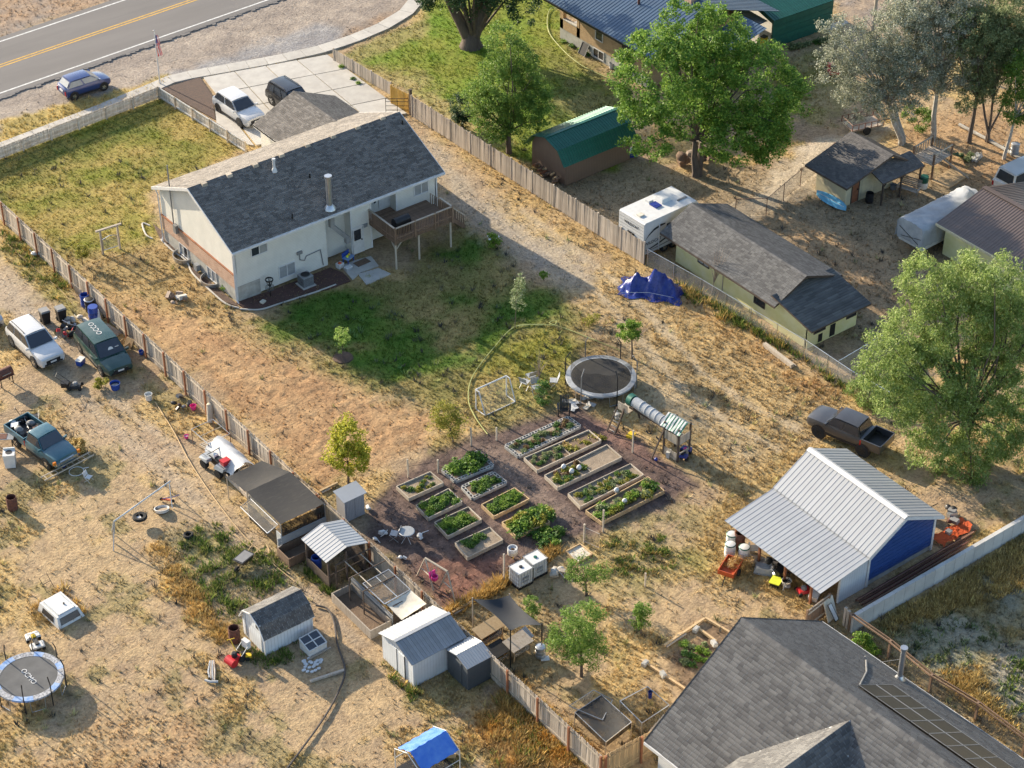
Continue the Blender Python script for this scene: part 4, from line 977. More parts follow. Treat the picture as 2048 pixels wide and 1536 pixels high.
MB().box(-.12,4.2,-3.05,-2.9,0,1.95).build('lean_to_wall',M['yellow_stucco'],Yb);MB().extr([(-3.0,0),(0,0),(0,2.5),(-3.0,1.95)],'x',-.12,.02).build('lean_to_wall',M['yellow_stucco'],Yb)
MB().extr([(-3.0,0),(0,0),(0,2.5),(-3.0,1.95)],'x',4.1,4.2).build('lean_to_wall',M['yellow_stucco'],Yb)
O,U,V=Vector((-.55,-3.75,1.85)),Vector((5.2,0,0)),Vector((0,3.7,.78))
ls=MB().hexa([(O+Vector((0,0,-.1))),O+U+Vector((0,0,-.1)),O+U+V+Vector((0,0,-.1)),O+V+Vector((0,0,-.1)),O,O+U,O+U+V,O+V]).build('roof_slope',M['wood_dark'],Yb)
s=link('shingles',shingles(O+Vector((0,0,.004)),U,V,U.length,V.length,.9,.2,None,44,'sh_grey',.03),ls);tag(s,kind='stuff')
win(Yb,'y',.45,1.35,.95,1.6,-3.05,1,'glass','wood_dark');win(Yb,'y',3.3,4.05,.9,1.6,-3.05,1,'glass','wood_dark')
MB().box(1.85,2.3,-3.07,-3.03,.1,1.0).build('hatch',M['black'],Yb);MB().box(.85,1.2,-3.07,-3.03,.1,.7).build('hatch',M['black'],Yb)
# ---------------------------------------------------------------- brown barn shed with green gambrel roof
S=thing('barn_shed','brown plank barn shed with green metal gambrel roof by the old fence','shed',(16.95,5.1,0),1.0)
sx,sy=6.0,3.7
MB().box(0,.12,0,sy,0,1.95).build('wall',M['wood_wall_y'],S);MB().box(.12,sx,0,.12,0,1.95).build('wall',M['wood_wall_x'],S);MB().box(.12,sx,sy-.12,sy,0,1.95).build('wall',M['wood_wall_x'],S);MB().box(sx-.12,sx,.12,sy-.12,0,1.95).build('wall',M['wood_wall_y'],S)
gp=[(-.3,1.75),(.45,2.75),(sy/2,3.2),(sy-.45,2.75),(sy+.3,1.75)]
MB().extr([(0,1.9)]+[(a,b-.06) for a,b in gp[1:4]]+[(sy,1.9)],'x',0.01,.11).build('gable_wall',M['wood_wall_y'],S);MB().extr([(0,1.9)]+[(a,b-.06) for a,b in gp[1:4]]+[(sy,1.9)],'x',sx-.1,sx).build('gable_wall',M['wood_wall_y'],S)
for(a,b),(c,d) in zip(gp,gp[1:]):
    lo,hi=((a,b),(c,d)) if b<d else((c,d),(a,b))
    metal_slope(S,(-.4,lo[0],lo[1]),(sx+.8,0,0),(0,hi[0]-lo[0],hi[1]-lo[1]),.23,'tin_green',.02,.03)
MB().bar((-.42,sy/2,3.23),(sx+.42,sy/2,3.23),.25,.04).build('ridge_cap',M['tin_green'],S)
# ---------------------------------------------------------------- cream cabin with porch
C_b=thing('cabin','small cream painted cabin with dark shingle roof and porch','cabin',(30.6,-8.75,0),0)
cx,cyw=4.6,2.9
for i in range(12):MB().box(i*.12*3.2,(i+1)*.12*3.2-.008,-.02,.1,.0,2.1).build('wall_board',M['cream_board'],C_b)
MB().box(.0,.1,.1,cyw,0,2.1).build('wall',M['cream_board'],C_b);MB().box(.1,cx,cyw-.1,cyw,0,2.1).build('wall',M['cream_board'],C_b);MB().box(cx-.1,cx,.1,cyw-.1,0,2.1).build('wall',M['cream_board'],C_b)
MB().extr([(0,2.08),(cx,2.08),(3.6,2.95)],'y',.0,.1).build('gable_wall',M['cream_board'],C_b)
door(C_b,'y',.55,1.15,.05,1.9,-.02,'wood_red',False,frame='wood_dark')
gable(C_b,-.75,cx+.9,-.7,cyw+.5,2.0,3.15,'y','sh_dark','wood_dark',seed=51,w=.3,e=.15,ridge=3.55)
O,U,V=Vector((1.9,-1.55,1.85)),Vector((4.1,0,0)),Vector((0,1.5,.5))
ls=MB().hexa([O+Vector((0,0,-.08)),O+U+Vector((0,0,-.08)),O+U+V+Vector((0,0,-.08)),O+V+Vector((0,0,-.08)),O,O+U,O+U+V,O+V]).build('porch_roof',M['wood_dark'],C_b)
s=link('shingles',shingles(O+Vector((0,0,.004)),U,V,U.length,V.length,.3,.15,None,54,'sh_dark'),ls);tag(s,kind='stuff')
for x in(2.1,3.9,5.8):MB().box(x-.05,x+.05,-1.45,-1.35,0,1.8).build('porch_post',M['wood_dark'],C_b);MB().bar((x,-1.4,1.35),(x+.35,-1.4,1.75),.06).build('brace',M['wood_dark'],C_b)
# ---------------------------------------------------------------- building with brown metal roof at the right edge
W_=thing('garage','pale green walled garage with brown ribbed metal roof by the willow','garage',(31.5,-17.0,0))
MB().box(.0,8,-6.5,0.0,0,2.5).build('wall',M['yellow_stucco'],W_)
metal_slope(W_,(-.6,.35,2.45),(0,-7.5,0),(4.4,0,1.15),.22,'tin_brown',.025,.05);metal_slope(W_,(8.2,.35,2.45),(0,-7.5,0),(-4.4,0,1.15),.22,'tin_brown',.025,.05)
MB().extr([(.0,2.45),(7.6,2.45),(3.8,3.5)],'y',-.1,.0).build('gable_wall',M['yellow_stucco'],W_);MB().bar((3.8,-7.2,3.63),(3.8,.4,3.63),.4,.04).build('ridge_cap',M['tin_brown'],W_)
MB().box(-.68,-.6,-7.2,.35,2.3,2.46).build('gutter',M['cream_board'],W_)
# ---------------------------------------------------------------- brick house with blue-grey metal roof
K=thing('house','tan brick house with blue grey standing seam metal roof behind the lawn','house',(30.8,12.5,0))
kl=10.6;kz=3.5
MB().box(0,.2,0,kl,0,.95).build('foundation',M['foundation'],K);MB().box(-.03,.2,0,kl-2.4,.95,kz).build('wall',M['brick_tan'],K)
MB().box(-.03,.2,kl-2.4,kl,.95,1.75).build('porch_wall',M['brick_tan'],K);MB().box(-.06,.26,kl-2.1,kl-.4,1.75,1.83).build('porch_sill',M['concrete_wall'],K)
for y in(kl-.4,kl-2.5):MB().box(-.03,.3,y,y+.4,.95,kz).build('pillar',M['brick_tan'],K)
MB().box(.2,9,0,kl-2.4,0,kz).build('core',M['brick_tan'],K);MB().box(.2,6,kl-2.4,kl,0,.95).build('porch_floor',M['concrete'],K)
win(K,'x',5.35,6.15,1.75,3.0,-.03,1,'glass','trim',name='window');win(K,'x',2.15,2.95,2.2,3.0,-.03,1,'glass','wood_dark')
win(K,'x',5.2,6.4,.2,.85,0,2,'glass','trim');win(K,'x',1.9,2.9,.15,.85,0,1,('glass',),'wood_dark')
metal_slope(K,(-1.0,-1.5,3.4),(0,kl+2.3,0),(6.5,0,2.1),.32,'tin_bluegrey',.03,.03);metal_slope(K,(12.0,-1.5,3.4),(0,kl+2.3,0),(-6.5,0,2.1),.32,'tin_bluegrey',.03,.03)
metal_slope(K,(3.0,-4.4,3.2),(0,2.8,0),(4.8,0,1.2),.32,'tin_bluegrey',.03,.03)
MB().box(-1.1,-1.0,-1.5,kl+.8,3.25,3.42).build('fascia',M['black_metal'],K)
ch=Q(1340,20,Vector((36.0,12.5,0)));ch=Vector((5.2,1.2,4.6))
MB().box(ch.x-.45,ch.x+.45,ch.y-.4,ch.y+.4,4.4,6.0).box(ch.x-.52,ch.x+.52,ch.y-.47,ch.y+.47,5.9,6.05).build('chimney',M['brick_red'],K)
MB().cyl((2.6,4.3,4.2),(2.6,4.3,5.1),.1,n=8).build('vent_pipe',M['rust'],K)
t=thing('window_screen','dark window screen leaning on the brick house foundation','screen',(30.55,12.5+6.9,0),0)
MB().hexa([(-.25,0,0),(-.25,.8,0),(-.22,.8,0),(-.22,0,0),(.18,0,.85),(.18,.8,.85),(.21,.8,.85),(.21,0,.85)]).build('mesh',M['black'],t);MB().bar((-.26,0,0),(.17,0,.86),.05).bar((-.26,.8,0),(.17,.8,.86),.05).build('frame',M['grey_plastic'],t)
# ---------------------------------------------------------------- green metal barn with carport
e0=P(1542,97);Nn=thing('metal_barn','green ribbed metal barn with open carport at its side','barn',(e0.x,e0.y,0),-2)
gz0=2.55
for i in range(11):MB().box(0,6.3,-.03-.015*(i%2),.1,i*gz0/11,(i+1)*gz0/11-.01).build('siding_sheet',M['tin_green'],Nn)
MB().box(6.2,6.3,.1,7,0,gz0).build('wall',M['tin_green'],Nn)
metal_slope(Nn,(-.15,-.25,gz0-.05),(6.6,0,0),(0,4.2,1.0),.25,'tin_green',.025,.09);metal_slope(Nn,(-.15,8.1,gz0-.05),(6.6,0,0),(0,-4.2,1.0),.25,'tin_green',.025,.09)
MB().hexa([(-.2,-.28,gz0-.35),(-.12,-.28,gz0-.35),(-.12,4,gz0+.65),(-.2,4,gz0+.65),(-.2,-.28,gz0+.02),(-.12,-.28,gz0+.02),(-.12,4,gz0+1.02),(-.2,4,gz0+1.02)]).build('rake_trim',M['tin_green'],Nn)
metal_slope(Nn,(-3.6,.4,2.0),(0,5.2,0),(3.4,0,.25),.25,'tin_old',.02,.06)
for y in(.6,3.0):MB().box(-2.6,-2.46,y,y+.14,0,2.05).build('carport_post',M['wood_red'],Nn)
MB().box(-3.4,6.1,.5,6.5,-.1,.06).build('floor',M['concrete'],Nn)
# utility pole
t=thing('utility_pole','tall grey utility pole at the top right','pole',P(1744,78));MB().cyl((0,0,-.2),(0,0,9),.15,.11,10).build('shaft',M['wood_pale'],t);MB().box(-.2,.2,-.06,.06,1.3,1.6).build('sign_plate',M['steel'],t)
# ---------------------------------------------------------------- trees and shrubs
LM={
 'maple':leaf_mat('maple_leaf',[(.045,.115,.014),(.08,.18,.02),(.14,.26,.03),(.23,.34,.05)],.38),
 'pear':leaf_mat('fruit_tree_leaf',[(.06,.13,.018),(.11,.20,.028),(.19,.28,.045)],.38),
 'silver':leaf_mat('silver_poplar_leaf',[(.12,.14,.085),(.22,.24,.155),(.32,.335,.25),(.42,.43,.35)],.25),
 'willow':leaf_mat('willow_leaf',[(.09,.15,.03),(.17,.25,.05),(.27,.36,.085),(.36,.42,.17)],.35),
 'gold':leaf_mat('yellow_green_leaf',[(.20,.24,.02),(.34,.34,.03),(.45,.40,.045)],.42),
 'olive':leaf_mat('olive_leaf',[(.14,.16,.02),(.24,.24,.03),(.32,.27,.05)],.4),
 'lime':leaf_mat('lime_leaf',[(.14,.26,.035),(.24,.38,.06),(.42,.48,.16)],.42),
 'dark':leaf_mat('dark_green_leaf',[(.018,.045,.016),(.03,.07,.02),(.045,.09,.025)],.25),
 'green':leaf_mat('garden_leaf',[(.03,.08,.014),(.055,.13,.02),(.10,.19,.03)],.36),
 'bright':leaf_mat('bright_garden_leaf',[(.07,.15,.018),(.13,.24,.025),(.24,.33,.045)],.4),
 'greygreen':leaf_mat('grey_green_leaf',[(.10,.14,.055),(.17,.21,.085),(.26,.29,.14)],.3),
 'pale':leaf_mat('pale_edged_leaf',[(.10,.16,.05),(.20,.26,.10),(.42,.45,.30)],.35),
 'straw':leaf_mat('straw',[(.36,.25,.08),(.50,.36,.12),(.60,.45,.18)],.3),
 'rustweed':leaf_mat('rusty_weed',[(.34,.19,.06),(.42,.25,.08),(.50,.34,.13)],.3),
 'purple':leaf_mat('reddish_leaf',[(.10,.05,.03),(.16,.08,.04),(.12,.12,.03)],.3),
 'white':leaf_mat('white_petal',[(.62,.60,.55),(.75,.74,.70)],.2),
}
def leaves(centers,radii,per,size,matl,rng,up=.3,narrow=.55,droop=0.0,squash=.8):
    """small leaf-shaped faces gathered in clumps"""
    C=np.asarray(centers,float);Rr=np.asarray(radii,float)
    idx=np.repeat(np.arange(len(C)),per);n=len(idx)
    d=rng.normal(size=(n,3));d/=np.linalg.norm(d,axis=1)[:,None];r=rng.random(n)**.45
    p=C[idx]+d*(r*Rr[idx])[:,None]*np.array([1,1,squash])
    nr=rng.normal(size=(n,3));nr[:,2]=np.abs(nr[:,2])+up;nr/=np.linalg.norm(nr,axis=1)[:,None]
    t=rng.normal(size=(n,3));t[:,2]-=droop*3;t-=nr*(t*nr).sum(1)[:,None];t/=np.linalg.norm(t,axis=1)[:,None]+1e-9
    b=np.cross(nr,t);s=size*rng.uniform(.6,1.3,n)[:,None]
    v=np.stack([p-t*s*.5,p+b*s*narrow*.5,p+t*s*.5,p-b*s*narrow*.5],1).reshape(-1,3)
    f=np.arange(n*4).reshape(-1,4)
    return fast_mesh('foliage',v,f,matl)
def tree(name,label,base,lobes,ncl,per,crad,size,leaf,bark='bark',tr=.2,fork=.3,limbs=14,seed=1,cat='tree',group=None,shell=.45,narrow=.55,droop=0.0,up=.3,stems=1,twig_r=.02,lean=None,upright=.0):
    """tapered trunk and limbs, foliage clumps inside the crown's lobes; lobes: (centre, rx, ry, rz)"""
    rng=np.random.default_rng(seed);rnd=random.Random(seed)
    t=thing(name,label,cat,base,0,group);b=Vector(base)
    vol=np.array([l[1]*l[2]*l[3] for l in lobes]);vol=vol/vol.sum()
    ch=rng.choice(len(lobes),ncl,p=vol);cs=[]
    for k in ch:
        c,rx,ry,rz=lobes[k];d=rng.normal(size=3);d/=np.linalg.norm(d);r=shell+(1-shell)*rng.random()**.6
        cs.append([c.x-b.x+d[0]*rx*r,c.y-b.y+d[1]*ry*r,max(c.z+d[2]*rz*r,.15)])
    cs=np.array(cs);rad=crad*rng.uniform(.6,1.25,ncl)
    link('crown',leaves(cs,rad,per,size,LM[leaf],rng,up,narrow,droop),t)
    cen=Vector(cs.mean(0));m=MB();ztop=cs[:,2].max();fz=max(.15,fork*cen.z*2)
    tops=[]
    for s in range(stems):
        a=Vector((rnd.uniform(-1,1),rnd.uniform(-1,1),0))*tr*1.2*(stems>1)
        e=Vector((cen.x*.35,cen.y*.35,fz))+(Vector((rnd.uniform(-1,1),rnd.uniform(-1,1),0))*fz*.3 if stems>1 else Vector())
        mid=(a+e)*.5+Vector((rnd.uniform(-.3,.3)*tr,rnd.uniform(-.3,.3)*tr,0))
        m.tube([a+Vector((0,0,-.15)),a+Vector((0,0,fz*.12)),mid,e],tr*1.25,8,tr*.72);tops.append(e)
    order=list(range(ncl));rnd.shuffle(order)
    for i in order[:limbs]:
        q=Vector(cs[i]);s0=rnd.choice(tops);k=rnd.uniform(.3,.7)
        mid=s0.lerp(q,.5)+Vector((rnd.uniform(-.1,.1),rnd.uniform(-.1,.1),rnd.uniform(.0,.18)*(1 if upright==0 else upright)))*(q-s0).length
        m.tube([s0+Vector((0,0,-.1*fz*k)),s0.lerp(mid,.5),mid,mid.lerp(q,.55),q],tr*rnd.uniform(.2,.42),6,twig_r)
    m.build('trunk',M[bark],t,smooth=True)
    return t
def L_(base,px,py,rx,rz=None,dd=0.0,ry=None):
    return(Q(px,py,base,dd),rx,ry or rx,rz or rx*.9)
b=P(1392,348)
tree('maple_tree','large bright green maple towering over the gambrel barn shed',b,
     [L_(b,1322,150,3.3,3.3,-1),L_(b,1372,68,2.4,2.6,1),L_(b,1440,95,2.4,2.8,2),L_(b,1495,175,3.6,3.3,0),L_(b,1560,200,2.2,2.5,.5),L_(b,1305,270,2.2,1.5,-1.5),L_(b,1480,268,3.0,2.3,-1.5),L_(b,1268,215,1.5,1.5,0),L_(b,1400,160,2.6,2.6,2.5),L_(b,1400,250,1.6,1.2,-2),L_(b,1540,275,1.7,1.5,-1)],
     800,100,.55,.20,'maple','bark',.26,.2,30,101,shell=.66,stems=2)
b=P(1018,306)
tree('fruit_tree','tall airy green tree behind the old fence left of the maple',b,
     [L_(b,1008,95,1.4,2.0),L_(b,1012,175,2.2,2.2),L_(b,960,190,1.3,1.6,.5),L_(b,1062,220,1.5,1.5,-.5),L_(b,985,245,1.6,1.3),L_(b,1040,130,1.5,1.8,.6),L_(b,1070,190,1.3,1.4),L_(b,1020,265,1.5,1.0)],
     400,85,.46,.16,'pear','bark',.2,.18,26,102,shell=.4,upright=.2)
b=P(925,255)
tree('evergreen_shrub','dark green pointed shrub beside the tall airy tree',b,[L_(b,922,218,.8,1.1),L_(b,930,238,.9,.7)],46,90,.33,.13,'dark',tr=.1,limbs=5,seed=103,cat='shrub',up=.8)
b=P(942,92)
t=tree('cottonwood_tree','massive old tree with forked dark trunk at the top edge',b,[L_(b,890,8,1.8,1.1,-.5),L_(b,1010,6,2.0,1.1,-.5),L_(b,1050,22,1.2,.9,0),L_(b,950,-60,4.0,3.0,0),L_(b,860,-40,2.6,2.2,0),L_(b,1060,-60,2.8,2.4,0),L_(b,930,10,1.2,.8,-1)],
         300,90,.6,.2,'dark','bark',.45,.05,14,104)
m_=MB()
for px,py,r0 in((895,-10,.42),(962,-30,.45),(1000,-60,.36)):
    e=Q(px,py,b)-b;m_.tube([Vector((0,0,.3)),e*.35+Vector((0,0,.25)),e*.7,e],.55,10,r0*.8)
m_.lathe([(1.0,-.1),(.78,.35),(.66,.9),(.45,1.2)],12);m_.build('trunk',M['bark'],t,smooth=True)
# silver poplars
b=P(1800,286)
tree('poplar_tree','silver leaved poplar with white trunk behind the cream cabin',b,[L_(b,1800,70,2.3,3.0),L_(b,1735,120,2.2,2.0,.5),L_(b,1665,130,1.5,1.4,.5),L_(b,1650,60,.8,.8,.5),L_(b,1780,190,2.3,1.8,-.5),L_(b,1715,190,1.8,1.1),L_(b,1830,130,2.2,2.2,-.5),L_(b,1700,60,1.6,1.2,.5)],
     620,85,.46,.14,'silver','bark_pale',.2,.24,60,105,shell=.3,stems=2)
b=P(1866,275)
tree('poplar_tree','silver leaved poplar leaning over the old wooden play structure',b,[L_(b,1880,60,2.5,3.0),L_(b,1860,150,2.0,1.8),L_(b,1920,130,2.0,2.2),L_(b,1840,10,2.2,2.0,1),L_(b,1910,10,2.2,2.0,1)],
     620,85,.46,.14,'silver','bark_pale',.2,.22,50,106,shell=.3)
b=P(1938,284)
tree('poplar_tree','grey green poplar with dark trunk near the right edge',b,[L_(b,1950,60,2.2,2.6),L_(b,1965,150,2.0,2.0),L_(b,1935,190,1.3,1.2),L_(b,2000,80,2.3,2.4)],420,80,.46,.15,'greygreen','bark',.16,.25,26,107,shell=.3)
b=P(1976,282)
tree('poplar_tree','thin multi stemmed grey green tree behind the fallen log',b,[L_(b,1990,150,1.6,1.8),L_(b,2020,90,2.0,2.2),L_(b,2040,20,2.3,2.2)],300,80,.46,.15,'greygreen','bark',.1,.25,20,108,shell=.3,stems=3)
b=P(2008,318)
tree('young_tree','slanting young green tree at the right edge above the covered trailer',b,[L_(b,2035,215,1.3,1.3),L_(b,2060,150,1.8,2.0),L_(b,2075,230,1.2,1.2)],200,80,.42,.15,'pear','bark_pale',.12,.3,14,109)
b=P(1916,905)
tree('willow_tree','huge pale green willow beside the white roofed workshop',b,
     [L_(b,1860,560,1.9,1.7,2),L_(b,1930,570,2.0,1.9,2),L_(b,1990,560,1.8,1.7,1),L_(b,1835,655,2.1,1.8,1),L_(b,1920,660,2.4,2.2,1),L_(b,2010,660,2.4,2.2,1),L_(b,1800,735,1.7,1.3,0),L_(b,1770,775,1.6,.9,0),L_(b,1870,760,2.3,1.9,0),L_(b,1960,760,2.4,2.1,0),L_(b,2040,760,2.0,2.0,0),L_(b,1830,845,1.5,1.1,-1),L_(b,1900,850,2.0,1.5,-1),L_(b,1985,860,2.0,1.6,-1),L_(b,1905,935,1.2,1.0,-2),L_(b,1850,910,1.1,.8,-2),L_(b,2030,900,1.3,1.1,-1),L_(b,2060,640,2.2,2.0,1),L_(b,1790,690,1.7,1.3,.5),L_(b,1750,740,1.4,.9,0),L_(b,1870,900,1.6,1.2,-1.5),L_(b,1790,810,1.6,1.1,-.5),L_(b,1940,990,1.0,.9,-2.5),L_(b,1950,905,1.7,1.3,-1.5),L_(b,2040,840,1.9,1.6,-.5)],
     1250,95,.5,.2,'willow','bark',.24,.2,60,110,shell=.45,narrow=.3,droop=.6,stems=2)
b=P(1755,800)
tree('willow_shrub','low scrubby willow growth spilling over the kennel fence',b,[L_(b,1740,785,1.4,.6),L_(b,1810,800,1.6,.8,.5),L_(b,1850,790,1.2,.8)],190,70,.36,.17,'willow','twig',.05,.2,18,111,cat='shrub',narrow=.3,droop=.3)
# small trees about the yards
def small(name,label,bx,lob,ncl,per,crad,size,leaf,tr=.05,seed=1,cat='tree',fork=.3,limbs=8,**k):
    b=P(*bx);return tree(name,label,b,[L_(b,*l) for l in lob],ncl,per,crad,size,leaf,k.pop('bark','bark'),tr,fork,limbs,seed,cat,twig_r=.008,**k)
small('young_tree','glowing yellow green young tree beside the small metal cabinet shed',(697,966),[(695,880,1.05,1.1),(705,915,1.1,.8),(672,908,.8,.8),(690,852,.6,.6)],90,80,.36,.15,'gold',.06,121)
small('young_tree','loose olive yellow young tree above the vegetable garden',(906,884),[(890,830,.8,.9),(905,850,.8,.7),(875,848,.6,.6)],60,48,.34,.13,'olive',.05,122)
small('sapling','lime green sapling in a dark mulch ring on the shaded lawn',(686,716),[(682,672,.5,.62),(680,690,.4,.5)],26,75,.22,.09,'lime',.025,123,fork=.3)
small('sapling','slim upright sapling tied to the garden hose on the lawn',(1030,656),[(1037,582,.42,.65),(1036,607,.46,.5),(1040,560,.28,.5)],34,60,.22,.1,'pale',.025,124)
small('young_tree','small leafy tree beside the netted trampoline',(1264,716),[(1258,662,.72,.7),(1270,655,.5,.5)],36,75,.28,.13,'bright',.06,125,fork=.35)
small('vine','climbing green vine among the jumbled lawn chairs',(1086,806),[(1084,775,.42,.5),(1088,798,.5,.3)],26,60,.22,.11,'green',.03,126,'vine')
small('fruit_tree','feathery green tree in the lower yard below the white water tanks',(1163,1352),[(1165,1235,1.1,1.0),(1150,1275,1.35,1.0),(1175,1300,1.2,.9),(1130,1290,.8,.7),(1190,1215,.6,.6)],150,75,.36,.14,'pear',.08,127,narrow=.35)
small('fruit_tree','spreading small green tree between the water tanks and bare dirt',(1172,1190),[(1165,1135,.9,.6),(1195,1140,.7,.5),(1172,1160,.8,.4),(1150,1150,.5,.4)],60,45,.3,.11,'pear',.06,128,limbs=14)
small('shrub','round leafy shrub beside the dark shade sail',(1064,1238),[(1066,1208,.5,.5),(1060,1225,.45,.4)],28,60,.22,.1,'pear',.03,129,'shrub')
small('young_tree','small green tree standing alone in the lower yard',(1282,1268),[(1284,1224,.55,.5),(1282,1245,.5,.35)],34,60,.25,.11,'pear',.04,130)
small('shrub','bright green shrub between the grey house and the rail fence',(1728,1306),[(1722,1283,.5,.45),(1745,1302,.4,.3)],24,60,.22,.14,'bright',.03,131,'shrub')
small('shrub','dark leafy shrub by the lower wire fence',(165,528),[(162,500,.42,.6)],22,70,.22,.1,'olive',.03,132,'shrub')
small('flowering_shrub','leafy plant with white flower heads on the shaded path',(986,496),[(985,480,.5,.45)],22,60,.22,.12,'bright',.03,133,'shrub')
small('flowering_shrub','small white flowering plant near the slim sapling',(1088,562),[(1088,550,.28,.32)],12,50,.16,.1,'bright',.02,134,'shrub')
small('shrub','scruffy reddish shrub above the netted trampoline',(1186,648),[(1184,638,.55,.3)],16,40,.22,.1,'olive',.02,135,'shrub')
small('shrub','golden dry bush at the front of the teal pickup',(156,902),[(155,890,.45,.4)],20,80,.2,.12,'straw',.02,136,'shrub')
small('shrub','yellow green weed bush in front of the green minivan',(203,775),[(203,766,.42,.3)],18,70,.2,.1,'olive',.02,137,'shrub')
small('shrub','green bush at the base of the silver poplar',(1835,262),[(1842,238,.9,.8),(1820,225,.6,.5)],34,70,.3,.13,'pear',.04,138,'shrub')
small('shrub','small round green shrub at the brick wall corner of the house',(448,580),[(447,574,.25,.22)],10,50,.13,.08,'bright',.02,139,'shrub')
for i,(lab,bx,lob,sd_) in enumerate((('leafless grey sapling among the jumbled lawn chairs',(1078,770),(1078,715),1),('leafless pinkish sapling against the yellow outbuilding',(1422,590),(1440,510),2),('thin dry twiggy sapling beside the small leafy tree',(1268,690),(1290,650),3))):
    b=P(*bx);t=thing('bare_tree',lab,'tree',b);m_=MB();rnd=random.Random(sd_*7);top=Q(*lob,b)-b;h=top.z
    m_.tube([(0,0,-.1),top*.25,top*.5],.035,6,.02)
    br=MB()
    for k in range(34):
        s0=top*rnd.uniform(.25,.55);e=top*rnd.uniform(.7,1.25)+Vector((rnd.uniform(-.55,.55),rnd.uniform(-.55,.55),rnd.uniform(-.1,.35)))
        br.tube([s0,s0.lerp(e,.5)+Vector((0,0,.08)),e],.012,4,.004)
    m_.build('trunk',M['twig'],t);br.build('branches',M['twig'],t)
t=thing('flower_heads','white flower heads topping the leafy plant on the path','flowers',P(986,496));
for i in range(7):
    a=i*2.4;o=MB().lathe([(.02,0),(.11,.03),(.09,.07),(.02,.09)],8).build('flower_head',M['white_cloth'],t,smooth=True);o.location=(.38*math.cos(a)*(.4+.1*i),.38*math.sin(a)*(.4+.1*i),.75+.05*(i%3))
# ---------------------------------------------------------------- grass tufts and weeds
TM=tint_mat('grass_blades')
KEEP=[px_poly(p) for p in(
    [(405,156),(655,108),(815,228),(512,292),(430,246)],[(326,176),(400,153),(430,190),(431,240)])]
def tufts(n,blades,seed,name,kind_fn=None,hs=1.0,spread=.06,poly=None):
    rng=np.random.default_rng(seed)
    if poly is None:
        px=rng.uniform(-40,2090,n);py=rng.uniform(-30,1570,n)
        # photo positions spread to the ground: an even cover on the picture, denser far away than needed but cheap
        u,v=px-1024.0,768.0-py
        dx,dy,dz=u,FPX*math.cos(PITCH)+v*math.sin(PITCH),-FPX*math.sin(PITCH)+v*math.cos(PITCH)
        t=-CAMH/dz;c,s=math.cos(AZ),math.sin(AZ)
        x,y=(dx*c-dy*s)*t-OX,(dx*s+dy*c)*t-OY
    else:
        xs=[p[0] for p in poly];ys=[p[1] for p in poly]
        x,y=rng.uniform(min(xs),max(xs),n),rng.uniform(min(ys),max(ys),n);k=sdist(poly,x,y)>0;x,y=x[k],y[k]
    col,rel,tf,th=ground_eval(x,y)
    keep=rng.random(len(x))<np.clip(tf*(.25+1.5*fbm(x,y,1.1,3,91)),0,1)
    for kp in KEEP:keep&=sdist(kp,x,y)<.05
    dr=(x-ra.x)*rn.x+(y-ra.y)*rn.y;keep&=(dr<-4.9)|(dr>4.4)
    x,y,col,th=x[keep],y[keep],col[keep],th[keep];m=len(x)
    return blades_mesh(x,y,col,th*hs,blades,spread,rng,name)
def blades_mesh(x,y,col,th,blades,spread,rng,name,wid=.028):
    m=len(x);N=m*blades;idx=np.repeat(np.arange(m),blades)
    a=rng.uniform(0,2*math.pi,N);h=th[idx]*rng.uniform(.55,1.5,N);lean=h*rng.uniform(.3,1.1,N);b=a+rng.uniform(-.8,.8,N)
    bx,by=x[idx]+np.cos(a)*spread*rng.random(N),y[idx]+np.sin(a)*spread*rng.random(N)
    w=wid*rng.uniform(.6,1.4,N);cx,cy=-np.sin(b),np.cos(b)
    v=np.empty((N,3,3),np.float32)
    v[:,0]=np.stack([bx-cx*w,by-cy*w,np.full(N,-.05)],1);v[:,1]=np.stack([bx+cx*w,by+cy*w,np.full(N,-.05)],1)
    v[:,2]=np.stack([bx+np.cos(b)*lean,by+np.sin(b)*lean,h],1)
    k=rng.uniform(.75,1.35,m)[idx][:,None]*np.array([1.02,1.0,.95]);cc=np.clip(col[idx]*k,0,.75)
    return link(name,fast_mesh(name,v.reshape(-1,3),np.arange(N*3).reshape(-1,3),TM,np.repeat(cc,3,axis=0)))
g=tufts(190000,4,5,'grass');rng=np.random.default_rng(8);px_=rng.uniform(-20,2070,7000);py_=rng.uniform(300,1560,7000);q_=np.array([P(a,b).xy for a,b in zip(px_,py_)]);c_,r_,t_,h_=ground_eval(q_[:,0],q_[:,1]);k_=(rng.random(7000)<t_*.9)&(fbm(q_[:,0],q_[:,1],.6,3,201)>.5);k_&=sdist(px_poly([(310,440),(470,605),(720,560),(900,400),(790,210),(490,290)]),q_[:,0],q_[:,1])<0
c_=c_[k_]*np.where(rng.random(k_.sum())<.35,1,0)[:,None]*np.array([.55,.75,.4])+c_[k_]*.0+np.where(rng.random(k_.sum())<.5,1,0)[:,None]*c_[k_]*.5+.06
tag(blades_mesh(q_[k_,0],q_[k_,1],c_,np.full(k_.sum(),.2),12,.13,rng,'weed_clumps',.03),'scattered low weed clumps over the dry yards','weeds',kind='stuff')
tag(g,'short dry and green grass covering the yards','grass',kind='stuff')
